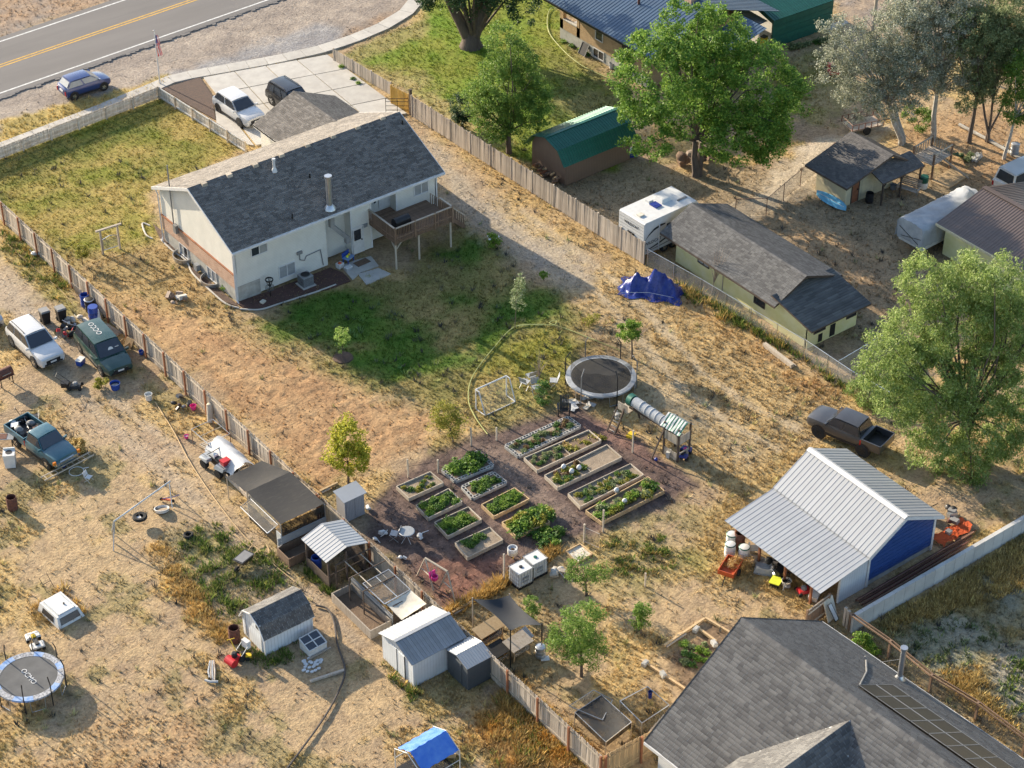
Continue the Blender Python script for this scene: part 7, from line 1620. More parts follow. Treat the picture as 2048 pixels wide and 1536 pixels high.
slab_box('wooden bench box under the edge of the blue canopy',P(895,1512),(.9,.35,.35),'wood_tan','bench_box','bench',-40)
# ---------------------------------------------------------------- coops and sheds along the fence
def ring(t,x0,x1,y0,y1,z0,z1,m_,th=.05,name='plank',sides='wesn'):
    if 'w' in sides:MB().box(x0,x0+th,y0,y1,z0,z1).build(name,M[m_],t)
    if 'e' in sides:MB().box(x1-th,x1,y0,y1,z0,z1).build(name,M[m_],t)
    if 's' in sides:MB().box(x0+th,x1-th,y0,y0+th,z0,z1).build(name,M[m_],t)
    if 'n' in sides:MB().box(x0+th,x1-th,y1-th,y1,z0,z1).build(name,M[m_],t)
def rect_frame(t,c,r,m_,name='frame_tube'):MB().tube([Vector(v) for v in c]+[Vector(c[0])],r,6).build(name,M[m_],t)
def sheet(t,a,b,c,d,m_,name,sag=0.0,n=8,wr=0.0,both=False):
    rows=[]
    for i in range(n+1):
        u=i/n;r=[]
        for j in range(n+1):
            v=j/n;q=(Vector(a)*(1-u)+Vector(b)*u)*(1-v)+(Vector(d)*(1-u)+Vector(c)*u)*v
            q=q-Vector((0,0,sag*16*u*(1-u)*v*(1-v)))+Vector((0,0,wr*math.sin(i*2.1+j*1.3)));r.append(q)
        rows.append(r)
    return MB().grid(rows).build(name,M[m_],t,smooth=True)
K1=thing('chicken_coop','chicken coop roofed with black shade cloth against the board fence','coop')
x0,x1,y0,y1=-19.65,FX-.35,-15.9,-12.4
sheet(K1,(x0,y0,1.98),(x1,y0,2.02),(x1,y1,2.02),(x0,y1,1.98),'shade_cloth','roof_cloth',.10,10,.012);sheet(K1,(x0,y1,1.97),(x1,y1,2.01),(x1-.5,-10.15,1.62),(x0,-10.15,1.58),'shade_cloth','awning_cloth',.15,10,.012)
for q in((x0,y0),(x0,y1),(x1,y0),(x1,y1),(x0,-10.2)):MB().cyl((q[0],q[1],-.1),(q[0],q[1],1.95 if q[1]<-11 else 1.56),.03,n=6).build('post',M['steel'],K1)
MB().add([(x0,y0,.03),(x0,y1,.03),(x0,y1,1.25),(x0,y0,1.25)],[(0,1,2,3)]).build('side_screen',M['net_dense'],K1);MB().add([(x0+.02,y0,1.25),(x0+.02,y1,1.25),(x0+.02,y1,1.95),(x0+.02,y0,1.95)],[(0,1,2,3)]).build('side_wire',M['chain'],K1)
rect_frame(K1,[(x0-.7,y0+.3,1.5),(x0-.02,y0+.3,1.75),(x0-.02,y1-.4,1.75),(x0-.7,y1-.4,1.5)],.025,'steel');MB().add([(x0-.7,y0+.3,1.5),(x0-.02,y0+.3,1.75),(x0-.02,y1-.4,1.75),(x0-.7,y1-.4,1.5)],[(0,1,2,3)]).build('wire_panel',M['chain_dark'],K1)
MB().box(x0-.12,x0-.06,y0-.1,y0+.35,0,1.35).build('door_panel',M['white_plastic'],K1);MB().add([(x0,y0,.03),(x1,y0,.03),(x1,y0,1.9),(x0,y0,1.9)],[(0,1,2,3)]).build('end_screen',M['net_dense'],K1)
K2=thing('planter_box','dark plank walled pen with white corrugated back beside the coop','pen');ring(K2,-20.1,FX-.3,-17.25,-16.05,0,.62,'wood_brown',.06)
for i in range(5):MB().box(-19.95,FX-.35,-15.99-.012*(i%2),-15.93,.62+i*.1,.72+i*.1-.008).build('corrugated_strip',M['tin'],K2)
MB().box(-20.04,FX-.36,-17.19,-16.11,0,.12).build('soil',M['soil'],K2)
K3=thing('shelter','open animal shelter with white ribbed gable roof against the fence','shelter');sx0,sx1,sy0,sy1=-19.45,FX-.3,-20.1,-17.65;rx_=(sx0+sx1)/2
metal_slope(K3,(sx0,sy0,2.0),(0,sy1-sy0,0),(rx_-sx0,0,.42),.24,'tin');metal_slope(K3,(sx1,sy0,2.0),(0,sy1-sy0,0),(rx_-sx1,0,.42),.24,'tin')
for q in((sx0+.2,sy0+.15),(sx0+.2,sy1-.15),(sx1-.2,sy0+.15),(sx1-.2,sy1-.15),(rx_,sy0+.15)):MB().box(q[0]-.05,q[0]+.05,q[1]-.05,q[1]+.05,-.1,2.05).build('post',M['wood_dark'],K3)
MB().box(sx0+.15,sx0+.2,sy0+.2,sy1-.2,.05,.75).build('side_board',M['wood_dark'],K3);MB().box(sx1-.25,sx1-.2,sy0+.2,sy1-.2,0,1.9).build('back_board',M['wood_dark'],K3)
MB().add([(sx0+.2,sy0+.15,.05),(sx1-.2,sy0+.15,.05),(sx1-.2,sy0+.15,1.95),(sx0+.2,sy0+.15,1.95)],[(0,1,2,3)]).build('front_wire',M['net'],K3);MB().bar((sx0+.2,sy0+.12,.9),(sx1-.2,sy0+.12,.9),.05).build('rail',M['wood_dark'],K3)
barrel('blue barrel standing inside the open animal shelter',(sx0+.55,sy1-.5,0),.28,.8)
K4=thing('wire_run','chain link topped run between the shelter and the white shed','pen');py0,py1=-24.9,-20.2
for y in(-20.3,-21.6,-22.9):MB().bar((-19.0,y,1.75),(FX-.2,y,1.75),.05).build('roof_rail',M['wood_dark'],K4);MB().bar((-19.0,y,0),(-19.0,y,1.75),.06).build('post',M['wood_dark'],K4)
for x in(-18.4,-17.4):MB().bar((x,-20.2,1.7),(x,-23.0,1.7),.04).build('roof_rail',M['wood_pale'],K4)
c=[(-18.6,-24.3,1.65),(-16.95,-24.3,1.75),(-16.95,-22.3,1.75),(-18.6,-22.3,1.65)];rect_frame(K4,c,.035,'steel');MB().add(c,[(0,1,2,3)]).build('wire_panel',M['chain_dark'],K4);MB().tube([Vector(c[0]).lerp(Vector(c[1]),.5),Vector(c[3]).lerp(Vector(c[2]),.5)],.025,6).build('frame_tube',M['steel'],K4)
sheet(K4,(-18.5,-25.7,1.5),(-16.9,-25.7,1.75),(-16.95,-24.35,1.75),(-18.5,-24.35,1.6),'canvas','canvas_shade',.12,8,.01)
for i in range(6):MB().hexa([(-18.35+.02*(i%2),-20.7,.1+i*.13),(-18.3+.02*(i%2),-20.7,.1+i*.13),(-18.3+.02*(i%2),-24.6,.1+i*.13),(-18.35+.02*(i%2),-24.6,.1+i*.13),(-18.35+.02*(i%2),-20.7,.22+i*.13),(-18.3+.02*(i%2),-20.7,.22+i*.13),(-18.3+.02*(i%2),-24.6,.22+i*.13),(-18.35+.02*(i%2),-24.6,.22+i*.13)]).build('corrugated_strip',M['tin'] if i%2==0 else M['tin_old'],K4)
for i in range(8):MB().box(-18.3,-16.9,-24.66+.004*(i%2),-24.6,i*.2,i*.2+.19).build('board',M['wood_dark'],K4)
K5=thing('raised_pen','low grey plank pen of bare soil in front of the wire run','pen');ring(K5,-19.75,-18.4,-24.6,-20.9,0,.6,'wood_grey',.06);MB().box(-19.68,-18.46,-24.5,-20.96,0,.15).build('soil',M['soil'],K5)
W5=thing('metal_shed','white ribbed metal shed with low gable roof beside the fence','shed',(-20.0,-28.85,0));ww,wd=3.15,2.75
MB().box(0,.05,0,wd,0,1.72).build('wall',M['shed_white_y'],W5);MB().box(.05,ww,0,.05,0,1.72).build('wall',M['shed_white'],W5);MB().box(.05,ww,wd-.05,wd,0,1.72).build('wall',M['shed_white'],W5);MB().box(ww-.05,ww,.05,wd-.05,0,1.72).build('wall',M['shed_white_y'],W5)
MB().extr([(0,1.7),(wd,1.7),(wd/2,2.22)],'x',0,.05).build('gable_wall',M['shed_white_y'],W5)
metal_slope(W5,(-.15,-.12,1.7),(ww+.3,0,0),(0,wd/2+.12,.55),.2,'tin_old',.02,.05);metal_slope(W5,(-.15,wd+.12,1.7),(ww+.3,0,0),(0,-wd/2-.12,.55),.2,'tin',.02,.05)  # near slope's shade is put into its colour: darker metal than the far slope
MB().bar((-.17,wd/2,2.29),(ww+.17,wd/2,2.29),.2,.03).build('ridge_cap',M['tin'],W5)
for k in(0,1):MB().box(-.04,0,.72+k*.68,1.36+k*.68,.08,1.62).build('door',M['shed_white_y'],W5);MB().box(-.05,-.03,.68+k*.68,.72+k*.68,.05,1.66).build('door_edge',M['black_metal'],W5)
D5=thing('metal_shed','small dark grey metal shed beside the white metal shed','shed',(-17.95,-30.7,0));ww,wd=1.5,1.7
MB().box(0,.04,0,wd,0,1.6).build('wall',M['shed_dark_y'],D5);MB().box(.04,ww,0,.04,0,1.6).build('wall',M['shed_dark'],D5);MB().box(ww-.04,ww,.04,wd,0,1.6).build('wall',M['shed_dark_y'],D5);MB().box(.04,ww-.04,wd-.04,wd,0,1.6).build('wall',M['shed_dark'],D5)
MB().extr([(0,1.58),(wd,1.58),(wd/2,1.84)],'x',0,.04).build('gable_wall',M['shed_dark_y'],D5)
metal_slope(D5,(-.08,-.08,1.58),(ww+.16,0,0),(0,wd/2+.08,.28),.15,'tin',.015,.04);metal_slope(D5,(-.08,wd+.08,1.58),(ww+.16,0,0),(0,-wd/2-.08,.28),.15,'tin',.015,.04);MB().box(-.03,0,.5,1.2,.08,1.5).build('door',M['shed_dark_y'],D5)
C5=thing('metal_shed','narrow grey ribbed cabinet shed standing in the garden','shed',(-15.55,-15.95,0));MB().box(0,.04,0,.85,0,1.55).build('wall',M['shed_grey_y'],C5);MB().box(.04,1.3,0,.04,0,1.55).build('wall',M['shed_grey'],C5);MB().box(1.26,1.3,.04,.85,0,1.55).build('wall',M['shed_grey_y'],C5);MB().box(.04,1.26,.81,.85,0,1.55).build('wall',M['shed_grey'],C5)
for k in(0,1):MB().box(.1+k*.56,.64+k*.56,-.02,0,.08,1.45).build('door',M['shed_grey'],C5)
MB().hexa([(-.12,-.14,1.55),(1.42,-.14,1.55),(1.42,.95,1.7),(-.12,.95,1.7),(-.12,-.14,1.59),(1.42,-.14,1.59),(1.42,.95,1.74),(-.12,.95,1.74)]).build('roof',M['tin'],C5)
# ---------------------------------------------------------------- vegetable garden
def g3(x,y):return P(780+x/3.4133,720+y/3.4133)
rngp=np.random.default_rng(50)
def plant_mesh(leaf,r,n,size,up=.5,z=.55):
    m=9;c=rngp.normal(size=(m,3));c/=np.linalg.norm(c,axis=1)[:,None];c*=r*rngp.uniform(.2,.75,m)[:,None];c[:,2]=np.abs(c[:,2])*z+r*.15
    return leaves(c,np.full(m,r*.5),n,size,LM[leaf],rngp,up)
PM={k:[plant_mesh(k,.3,26,.11) for _ in range(3)] for k in('green','bright','olive','purple','greygreen','white','straw')}
def plants(kinds,pts,label,group,s=1.0,name='vegetable_plant',cat='plant'):
    rnd=random.Random(len(pts)*7+len(label))
    for p in pts:
        o=link(name,rnd.choice(PM[rnd.choice(kinds)]),None,p,(0,0,rnd.uniform(0,6.28)),(s*rnd.uniform(.75,1.3),)*2+(s*rnd.uniform(.7,1.3),));tag(o,label,cat,group)
def bed(label,c,m_='wood_tan',soil='soil',h=.26,cinder=False,kinds=None,n=0,plabel='',pgroup='',s=1.0,span=(.08,.92),split=None,pr=1.0):
    q=[g3(*p) for p in c];t=thing('raised_bed',label,'raised bed');A,B,C,D=q
    for a,b in((A,B),(B,C),(C,D),(D,A)):
        d=(b-a).normalized();nn=Vector((-d.y,d.x,0))*.02
        if not cinder:MB().bar(a+Vector((0,0,h/2)),b+Vector((0,0,h/2)),.05,h).build('board',M[m_],t)
        else:
            L=(b-a).length;k=max(1,int(L/.4));me=MB()
            for z in(0,):me.box(0,L/k-.015,-.1,.1,0,.03);me.box(0,L/k-.015,-.1,-.07,.03,.2);me.box(0,L/k-.015,.07,.1,.03,.2);me.box(0,.03,-.07,.07,.03,.2);me.box(L/k*.5-.025,L/k*.5+.005,-.07,.07,.03,.2);me.box(L/k-.045,L/k-.015,-.07,.07,.03,.2)
            me=me.mesh('cinder_block',M['cinder'])
            for i in range(k):link('cinder_block',me,t,a+d*(L*i/k),(0,0,math.atan2(d.y,d.x)))
    if split:MB().bar(A.lerp(D,split)+Vector((0,0,h*.45)),B.lerp(C,split)+Vector((0,0,h*.45)),.04,h*.9).build('divider',M[m_],t)
    cc=(A+B+C+D)/4;MB().prism([(cc+(v-cc)*.97).xy for v in q],-.05,h*.62).build('soil',M[soil],t)
    rnd=random.Random(len(label));pts=[]
    for i in range(n):
        u,v=span[0]+(span[1]-span[0])*(i+rnd.random())/n,rnd.uniform(.15,.85);w=(A*(1-v)+B*v)*(1-u)+(D*(1-v)+C*v)*u;pts.append(Vector((w.x,w.y,h*.6)))
    if n:plants(kinds,pts,plabel,pgroup,s)
bed('timber bed of pale weedy soil nearest the cabinet shed',[(45,885),(130,965),(365,860),(275,785)],'wood_pale','soil_pale',kinds=['olive','green'],n=15,plabel='low weedy plant in the timber bed by the cabinet shed',pgroup='plants in the weedy bed',s=.65)
bed('timber bed with tall green plants, second down the left row',[(178,1015),(262,1100),(492,990),(400,900)],'wood_pale',kinds=['green','bright'],n=23,plabel='green plant in the second left timber bed',pgroup='plants in the second left bed',s=.95)
bed('timber bed of bright leafy greens, third down the left row',[(305,1130),(395,1225),(625,1110),(535,1025)],'wood_pale',kinds=['green','bright','bright'],n=30,plabel='leafy green in the third left timber bed',pgroup='plants in the third left bed',s=.9,span=(.05,.85))
bed('mostly bare timber bed at the bottom of the left row',[(445,1270),(530,1370),(770,1250),(680,1165)],'wood_pale','soil_pale',kinds=['green'],n=10,plabel='single dark green clump in the mostly bare timber bed',pgroup='plants in the bare bed',s=.95,span=(.15,.75))
bed('cinder block bed overflowing with tall tomato plants',[(360,765),(445,838),(700,735),(600,640)],cinder=True,kinds=['green','green','bright'],n=27,plabel='tall tomato plant in the upper cinder block bed',pgroup='plants in the upper block bed',s=1.5,span=(.12,.95))
bed('small cinder block bed of green plants in the middle row',[(495,880),(565,955),(790,850),(705,785)],cinder=True,kinds=['green','bright'],n=23,plabel='green plant in the small middle cinder block bed',pgroup='plants in the middle block bed',s=.8,span=(.15,.9))
bed('timber bed packed with bright green leaves in the middle row',[(625,1010),(710,1090),(950,970),(850,895)],'wood_tan',kinds=['bright','bright','green'],n=57,plabel='bright leafy plant filling the middle timber bed',pgroup='plants in the packed middle bed',s=.85)
bed('timber bed buried under sprawling squash at the end of the middle row',[(765,1130),(860,1225),(1090,1130),(1000,1030)],'wood_tan',kinds=['bright','green','olive'],n=37,plabel='sprawling squash plant over the end of the middle row',pgroup='squash plants',s=1.5,span=(.1,1.15))
plants(['green','green','bright'],[g3(980+30*i,1180+(i%3)*40) for i in range(7)],'dark squash plant spilling onto the garden path','squash plants on the path',1.6)
bed('long cinder block bed at the top of the right rows',[(790,600),(880,670),(1295,465),(1215,405)],cinder=True,soil='soil_pale',kinds=['green','greygreen','purple'],n=34,plabel='plant in the long cinder block bed',pgroup='plants in the long block bed',s=.8,span=(.05,.95))
bed('long timber bed with dry golden growth at one end',[(915,690),(1005,775),(1440,570),(1355,500)],'wood_pale',split=.52,kinds=['green','greygreen'],n=18,plabel='green plant in the long bed beside the dry growth',pgroup='plants in the split golden bed',s=.75,span=(.06,.5))
plants(['olive','olive','straw'],[g3(1190+32*i,610-14*i+(i%3)*22) for i in range(9)],'tall dry golden plant in the split long bed','dry golden plants',1.25)
bed('long timber bed half weeds and half white covered plants',[(1055,810),(1145,893),(1580,685),(1480,600)],'wood_pale','soil_pale',split=.52,kinds=['green','purple','olive'],n=20,plabel='plant beside the white covers in the long bed',pgroup='plants in the covered bed',s=.85,span=(.05,.52))
bed('long timber bed of low green crops in the fourth right row',[(1215,935),(1300,1023),(1730,805),(1640,730)],'wood_pale','soil_pale',split=.55,kinds=['green','greygreen','olive'],n=40,plabel='low green crop in the fourth right timber bed',pgroup='plants in the fourth right bed',s=.75)
bed('long timber bed of rounded bushes along the lower right edge',[(1335,1050),(1445,1130),(1870,915),(1760,820)],'wood_tan',kinds=['bright','greygreen','olive'],n=20,plabel='bush in the lower right timber bed',pgroup='plants in the lower right bed',s=1.25,span=(.05,.95))
plants(['bright','green'],[g3(1440,1010),g3(1465,1040),g3(1790,890),g3(1760,905)],'large rounded bush at an end of the lower right bed','large bed bushes',1.9)
for i,(x,y) in enumerate(((1185,760),(1240,790),(1290,765),(1600,995),(1545,920))):
    t=thing('plant_cover',['leftmost white plant cover in the long timber bed','middle white plant cover in the long timber bed','right white plant cover in the long timber bed','white flower ball in the lower right bed','smaller white plant cover in the fourth bed'][i],'cover',g3(x,y)+Vector((0,0,.25)));MB().ball((0,0,.1),.16,.14,.17,10,6).build('cloth',M['white_cloth'],t,smooth=True);MB().cyl((0,0,-.1),(0,0,.03),.1,n=8).build('tie',M['canvas'],t)
def post(label,px,h,m_='wood_pale',w=.09,name='post'):
    t=thing(name,label,'post',P(*px));MB().box(-w/2,w/2,-w/2,w/2,-.1,h).build('shaft',M[m_],t);MB().box(-w*.56,w*.56,-w*.56,w*.56,h,h+.03).build('cap',M[m_],t)
for lab,px,h in(('tall pale post beside the white water tanks',(1008,1162),1.9),('thick post at the garden gate',(1168,1085),1.3),('pale post at the corner of the lower right bed',(1206,1062),1.5),('post at the top of the garden near the olive tree',(942,890),1.2),('post beside the garden hose at the top of the garden',(993,880),.9),('thin post left of the garden',(816,955),1.3),('pale post with faucet below the playset',(1265,905),1.6),('short post beside the lower left bed row',(876,945),.9),('short stake by the bare dirt path',(1290,1172),.9)):post(lab,px,h,'wood_pale',.08)
def strand(label,pts,z=.9,name='wire'):
    v=[P(*p)+Vector((0,0,z)) for p in pts];tag(MB().tube(v,.012,4).build(name,M['black_metal']),label,'wire')
strand('thin wire strung along the front of the garden',[(1168,1085),(1206,1062)],1.1);strand('thin wire along the upper side of the garden',[(816,955),(876,945),(942,890)],.8)
t=thing('garden_gate','low dark wire gate at the front of the garden','gate');a,b=P(1170,1086),P(1198,1098);rect_frame(t,[a+Vector((0,0,.1)),b+Vector((0,0,.1)),b+Vector((0,0,1.1)),a+Vector((0,0,1.1))],.02,'wood_grey','gate_frame');MB().add([a+Vector((0,0,.1)),b+Vector((0,0,.1)),b+Vector((0,0,1.1)),a+Vector((0,0,1.1))],[(0,1,2,3)]).build('wire_mesh',M['chain_dark'],t)
def tote(label,x,y,cap):
    t=thing('water_tank',label,'tank',(x,y,0),0,'white water tanks');MB().box(.0,1.0,0,.92,.0,.14).build('pallet',M['black'],t);MB().box(.04,.96,.04,.88,.14,1.12).build('bottle',M['white_plastic'],t);MB().cyl((.5,.46,1.12),(.5,.46,1.17),.1,n=12).build('cap',M[cap],t);MB().box(.3,.7,.0,.035,.4,.75).build('label_plate',M['tin_grey'],t)
    for z in(.3,.55,.8,1.13):MB().tube([(0,0,z),(1,0,z),(1,.92,z),(0,.92,z),(0,0,z)],.013,4).build('cage_rail',M['steel'],t)
    for i in range(6):
        u=i/5
        for q in((u,0),(u,.92),(0,.92*u),(1,.92*u)):MB().bar((q[0],q[1],.14),(q[0],q[1],1.13),.02).build('cage_bar',M['steel'],t)
tote('white caged water tank with dark cap, nearer the shade sail',-11.3,-26.3,'black');tote('white caged water tank with teal cap, farther from the shade sail',-10.2,-26.15,'tin_green')
t=thing('planter_pot','pink and cream pot planter beside the squash','planter',P(1025,1112));MB().lathe([(.2,.12),(.28,.2),(.29,.4)],16).build('bowl',M['canvas'],t,smooth=True);MB().lathe([(.29,.4),(.28,.6),(.24,.6),(.24,.5),(.001,.5)],16).build('rim_bowl',M['white_cloth'],t,smooth=True)
for k in range(3):MB().bar((.18*math.cos(2.1*k),.18*math.sin(2.1*k),.15),(.24*math.cos(2.1*k),.24*math.sin(2.1*k),0),.04).build('leg',M['yellow'],t)
PLT_=plants(['purple'],[P(1025,1112)+Vector((0,0,.45))],'small reddish plant in the pink planter',None,.5)
t=thing('pole_stand','rustic pole swing frame with hanging baby swing','swing frame');fa,fb_=P(845,1192),P(878,1205);ta,tb=P(850,1170),P(893,1178);
cA,cB=P(852,1165),P(896,1192);z=1.75
for c,dy in((cA,.75),(cB,.75)):
    for s in(-1,1):MB().cyl((c.x-.05,c.y+s*dy,0),(c.x,c.y,z),.05,.04,8).build('leg',M['wood_pale'],t,smooth=True)
    MB().cyl((c.x,c.y-.4,.75),(c.x,c.y+.4,.75),.035,n=6).build('brace',M['wood_pale'],t)
MB().cyl((cA.x,cA.y,z),(cB.x,cB.y,z),.06,n=8).build('beam',M['wood_pale'],t,smooth=True)
m1=cA.lerp(cB,.4);t=thing('baby_swing','pink baby swing hanging from the pole frame','swing',(m1.x,m1.y,.55));MB().lathe([(.12,0),(.2,.1),(.2,.3),(.16,.3),(.15,.12),(.001,.08)],12).build('seat',M['pink'],t,smooth=True);MB().hexa([(-.2,.15,.1),(.2,.15,.1),(.2,.2,.1),(-.2,.2,.1),(-.2,.2,.5),(.2,.2,.5),(.2,.24,.5),(-.2,.24,.5)]).build('backrest',M['pink'],t)
for s in(-.18,.18):MB().tube([(s,0,.3),(s*.6,0,1.18)],.008,4).build('rope',M['white_cloth'],t)
t=thing('garden_table','round glass patio table on the dark mulch','table',P(814,1082));MB().lathe([(.001,.7),(.42,.7),(.43,.715),(.42,.73),(.001,.73)],24).build('top',M['glass_pale'],t);MB().lathe([(.42,.695),(.45,.715),(.42,.735)],24,cap=False).build('rim',M['trim'],t)
for k in range(4):MB().tube([(0,0,.7),(.06*math.cos(k*1.57),.06*math.sin(k*1.57),.35),(.38*math.cos(k*1.57),.38*math.sin(k*1.57),0)],.016,5).build('leg',M['trim'],t)
fold_chair('pale metal patio chair beside the round table',(790,1078),130,'steel','tarp_grey',1.0,'patio_chair')
for i,px in enumerate(((770,1068),(752,1082),(845,1075),(805,1118),(735,1020))):junk(('white scrap of plastic left of the patio table','crumpled white bag by the fence near the shelter','white cloth dropped right of the patio table','pale rag on the mulch below the patio table','white litter beside the cabinet shed')[i],P(*px),3,60+i,['white_cloth'],.32,'litter','litter',.15,.03)
# ---------------------------------------------------------------- play things
t=thing('soccer_goal','small white soccer goal on the lawn above the garden','goal');f0,f1,b0,b1=g3(587,335),g3(795,240),g3(650,380),g3(855,285);hz=Vector((0,0,1.45))
MB().tube([f0,f0+hz,f1+hz,f1],.05,8).build('front_frame',M['white_plastic'],t,smooth=True)
for f,b in((f0,b0),(f1,b1)):MB().tube([f+hz,f+hz+(b-f)*.35,b],.04,6).build('back_stay',M['white_plastic'],t,smooth=True);MB().tube([f,b],.035,6).build('side_bar',M['white_plastic'],t)
MB().tube([b0,b1],.035,6).build('back_bar',M['white_plastic'],t);M['net_white']=mesh_mat('white_netting',(.6,.6,.58),.12);MB().add([f0+hz,f1+hz,b1,b0],[(0,1,2,3)]).build('net',M['net_white'],t)
t=thing('garden_chair','black slatted garden chair above the long cinder block bed','chair',P(1128,826),-40)
for i in range(6):MB().hexa([(-.25+i*.085,.1,.3),(-.18+i*.085,.1,.3),(-.18+i*.085,.14,.3),(-.25+i*.085,.14,.3),(-.28+i*.095,.38,1.05+.05*(i in(2,3))),(-.2+i*.095,.38,1.05),(-.2+i*.095,.42,1.05),(-.28+i*.095,.42,1.05+.05*(i in(2,3)))]).build('back_slat',M['black'],t)
MB().hexa([(-.27,-.4,.4),(.27,-.4,.4),(.27,.14,.28),(-.27,.14,.28),(-.27,-.4,.43),(.27,-.4,.43),(.27,.14,.31),(-.27,.14,.31)]).build('seat',M['black'],t)
for s in(-1,1):MB().box(s*.36-.06,s*.36+.06,-.42,.25,.55,.58).build('armrest',M['black'],t);MB().box(s*.33-.03,s*.33+.03,-.4,-.32,0,.55).build('leg',M['black'],t);MB().box(s*.33-.03,s*.33+.03,.18,.25,0,.55).build('leg',M['black'],t)
for i,(lab,px,rz) in enumerate((('folded grey lawn lounger left of the netted trampoline',(1050,775),20),('tipped blue lawn chair under the leafless sapling',(1062,762),80),('grey lawn chair nearest the netted trampoline',(1108,772),140),('small pale lawn chair below the leafless sapling',(1072,785),250))):fold_chair(lab,px,rz,'steel','tarp_grey' if i%2==0 else 'glass_pale',1.05,'lawn_chair')
tr2=trampoline('large black round trampoline with tall safety net',(1202,752),2.12,.8,['tarp_grey','tin_grey','tarp_grey'],'tramp_mat2',6,'netted_trampoline');n=48;rr=1.86
MB().grid([[(rr*math.cos(2*math.pi*i/n),rr*math.sin(2*math.pi*i/n),z-(.22*abs(math.sin(3*2*math.pi*i/n+.9)) if z>2 else 0)) for i in range(n)] for z in(.85,1.5,2.35)],True).build('net',M['net_thin'],tr2)
for k in range(6):a=2*math.pi*k/6+.3;MB().tube([(2.16*math.cos(a),2.16*math.sin(a),0),(2.16*math.cos(a),2.16*math.sin(a),2.0),(1.88*math.cos(a),1.88*math.sin(a),2.45)],.035,6).build('net_pole',M['grey_plastic'] if k%2 else M['black'],tr2)
t=thing('ground_sheet','crumpled pale plastic and scraps around the netted trampoline','scraps',P(1180,795));rnd=random.Random(77)
for i in range(16):o=MB().grid([[(u*.28+.05*math.sin(v*3),v*.16,.03+.05*rnd.random()) for u in range(3)] for v in range(3)]).build('scrap',M[rnd.choice(['white_cloth','tarp_grey','canvas'])],t);o.location=(rnd.uniform(-1.6,1.6),rnd.uniform(-.5,.5),0);o.rotation_euler=(0,0,rnd.uniform(0,6))
# playset
pa,pb=P(1352,908),P(1258,852);d=(pa-pb).normalized();ang=math.degrees(math.atan2(d.y,d.x));L=(pa-pb).length
t=thing('playset','wooden playset with striped canopy tower and grey tube slide','playset',pa,ang)
for x in(-.55,.55):
    for y in(-.5,.5):MB().box(x-.05,x+.05,y-.05,y+.05,0,2.35).build('post',M['wood_dark'],t)
MB().box(-.55,.55,-.5,.5,1.2,1.28).build('deck',M['wood_pale'],t)
for s,(a,b) in enumerate((((-.55,-.52),(.55,-.52)),((.57,-.5),(.57,.5)))):
    for z0,z1 in((1.2,1.8),(0.05,.6)):
        for i in range(7):
            q=Vector((*a,0)).lerp(Vector((*b,0)),(i+.5)/7);MB().box(q.x-(.07 if s==0 else.012),q.x+(.07 if s==0 else.012),q.y-(.012 if s==0 else.065),q.y+(.012 if s==0 else.065),z0,z1).build('panel_board',M['wood_pale'],t)
NS=14
for i in range(NS):
    x0,x1=-.75+1.5*i/NS,-.75+1.5*(i+1)/NS;wv=lambda x:.03*math.sin(x*9)
    MB().grid([[(x,-.7,2.1+wv(x)),(x,-.35,2.42-wv(x)),(x,0,2.68),(x,.35,2.42+wv(x)),(x,.7,2.1-wv(x))] for x in(x0,x1)]).build('canopy_stripe',M['tin_green'] if i%2 else M['white_cloth'],t)
MB().cyl((-.6,0,1.75),(-L+.35,0,2.0),.33,n=16).build('tunnel',M['tarp_grey'],t,smooth=True)
for i in range(6):MB().cyl((-.75-i*.4,0,1.77+i*.04),(-.78-i*.4,0,1.77+i*.04),.345,n=16).build('tunnel_rib',M['white_plastic'],t)
MB().cyl((-L+.35,0,2.0),(-L+.0,.05,1.95),.37,.4,16).build('tunnel_end',M['tin_green'],t,smooth=True)
for y in(-.8,.8):
    MB().bar((-L,y*.5,1.75),(-L-.1,y*1.3,0),.09).build('leg',M['wood_dark'],t);MB().bar((-.6,y*.6,1.75),(-.7,y*1.7,0),.08).build('leg',M['wood_dark'],t)
MB().bar((-.5,0,1.42),(-L,0,1.42),.12).build('swing_beam',M['wood_dark'],t);MB().box(-L-.5,-L+.3,-.45,.45,1.3,1.36).build('platform',M['wood_pale'],t)
for i in range(6):MB().box(-L-.5+i*.13,-L-.39+i*.13,-.5,-.47,1.3,1.85).build('panel_board',M['wood_pale'],t)
for i in range(5):MB().bar((-L-.55,-.55-.14*i,1.1-.26*i),(-L-.05,-.55-.14*i,1.1-.26*i),.05).build('rung',M['wood_pale'],t)
for x in(-L-.58,-L-.02):MB().bar((x,-.45,1.35),(x,-1.3,0),.07).build('ladder_rail',M['wood_dark'],t)
for i,x in enumerate((-1.3,-2.1)):
    o=MB().tube([(x-.2,-.1,.5),(x,-.1,.4),(x+.2,-.1,.5)],.05,6).build('swing_seat',M['black'],t)
    for s in(-.2,.2):MB().tube([(x+s,-.1,.5),(x+s,0,1.4)],.008,4).build('chain',M['steel'],o)
k4=P(1362,912);atv('purple toy quad beside the playset tower',(k4.x+.1,k4.y-.15,0),30,'tarp_blue','pink',.62,'toy_quad')
for i,(lab,px) in enumerate((('cinder block standing at the foot of the playset tower',(1337,913)),('cinder block beside the playset ladder',(1233,836)))):slab_box(lab,P(*px),(.42,.22,.42),'cinder','cinder_block','block',30+i*40)
slab_box('yellow plastic toy under the playset',P(1262,873),(.5,.4,.18),'yellow','toy','toy',20);t=thing('ball','dark blue ball on the ground below the playset','ball',P(1312,922));MB().ball((0,0,.12),.12).build('skin',M['tarp_blue'],t,smooth=True)
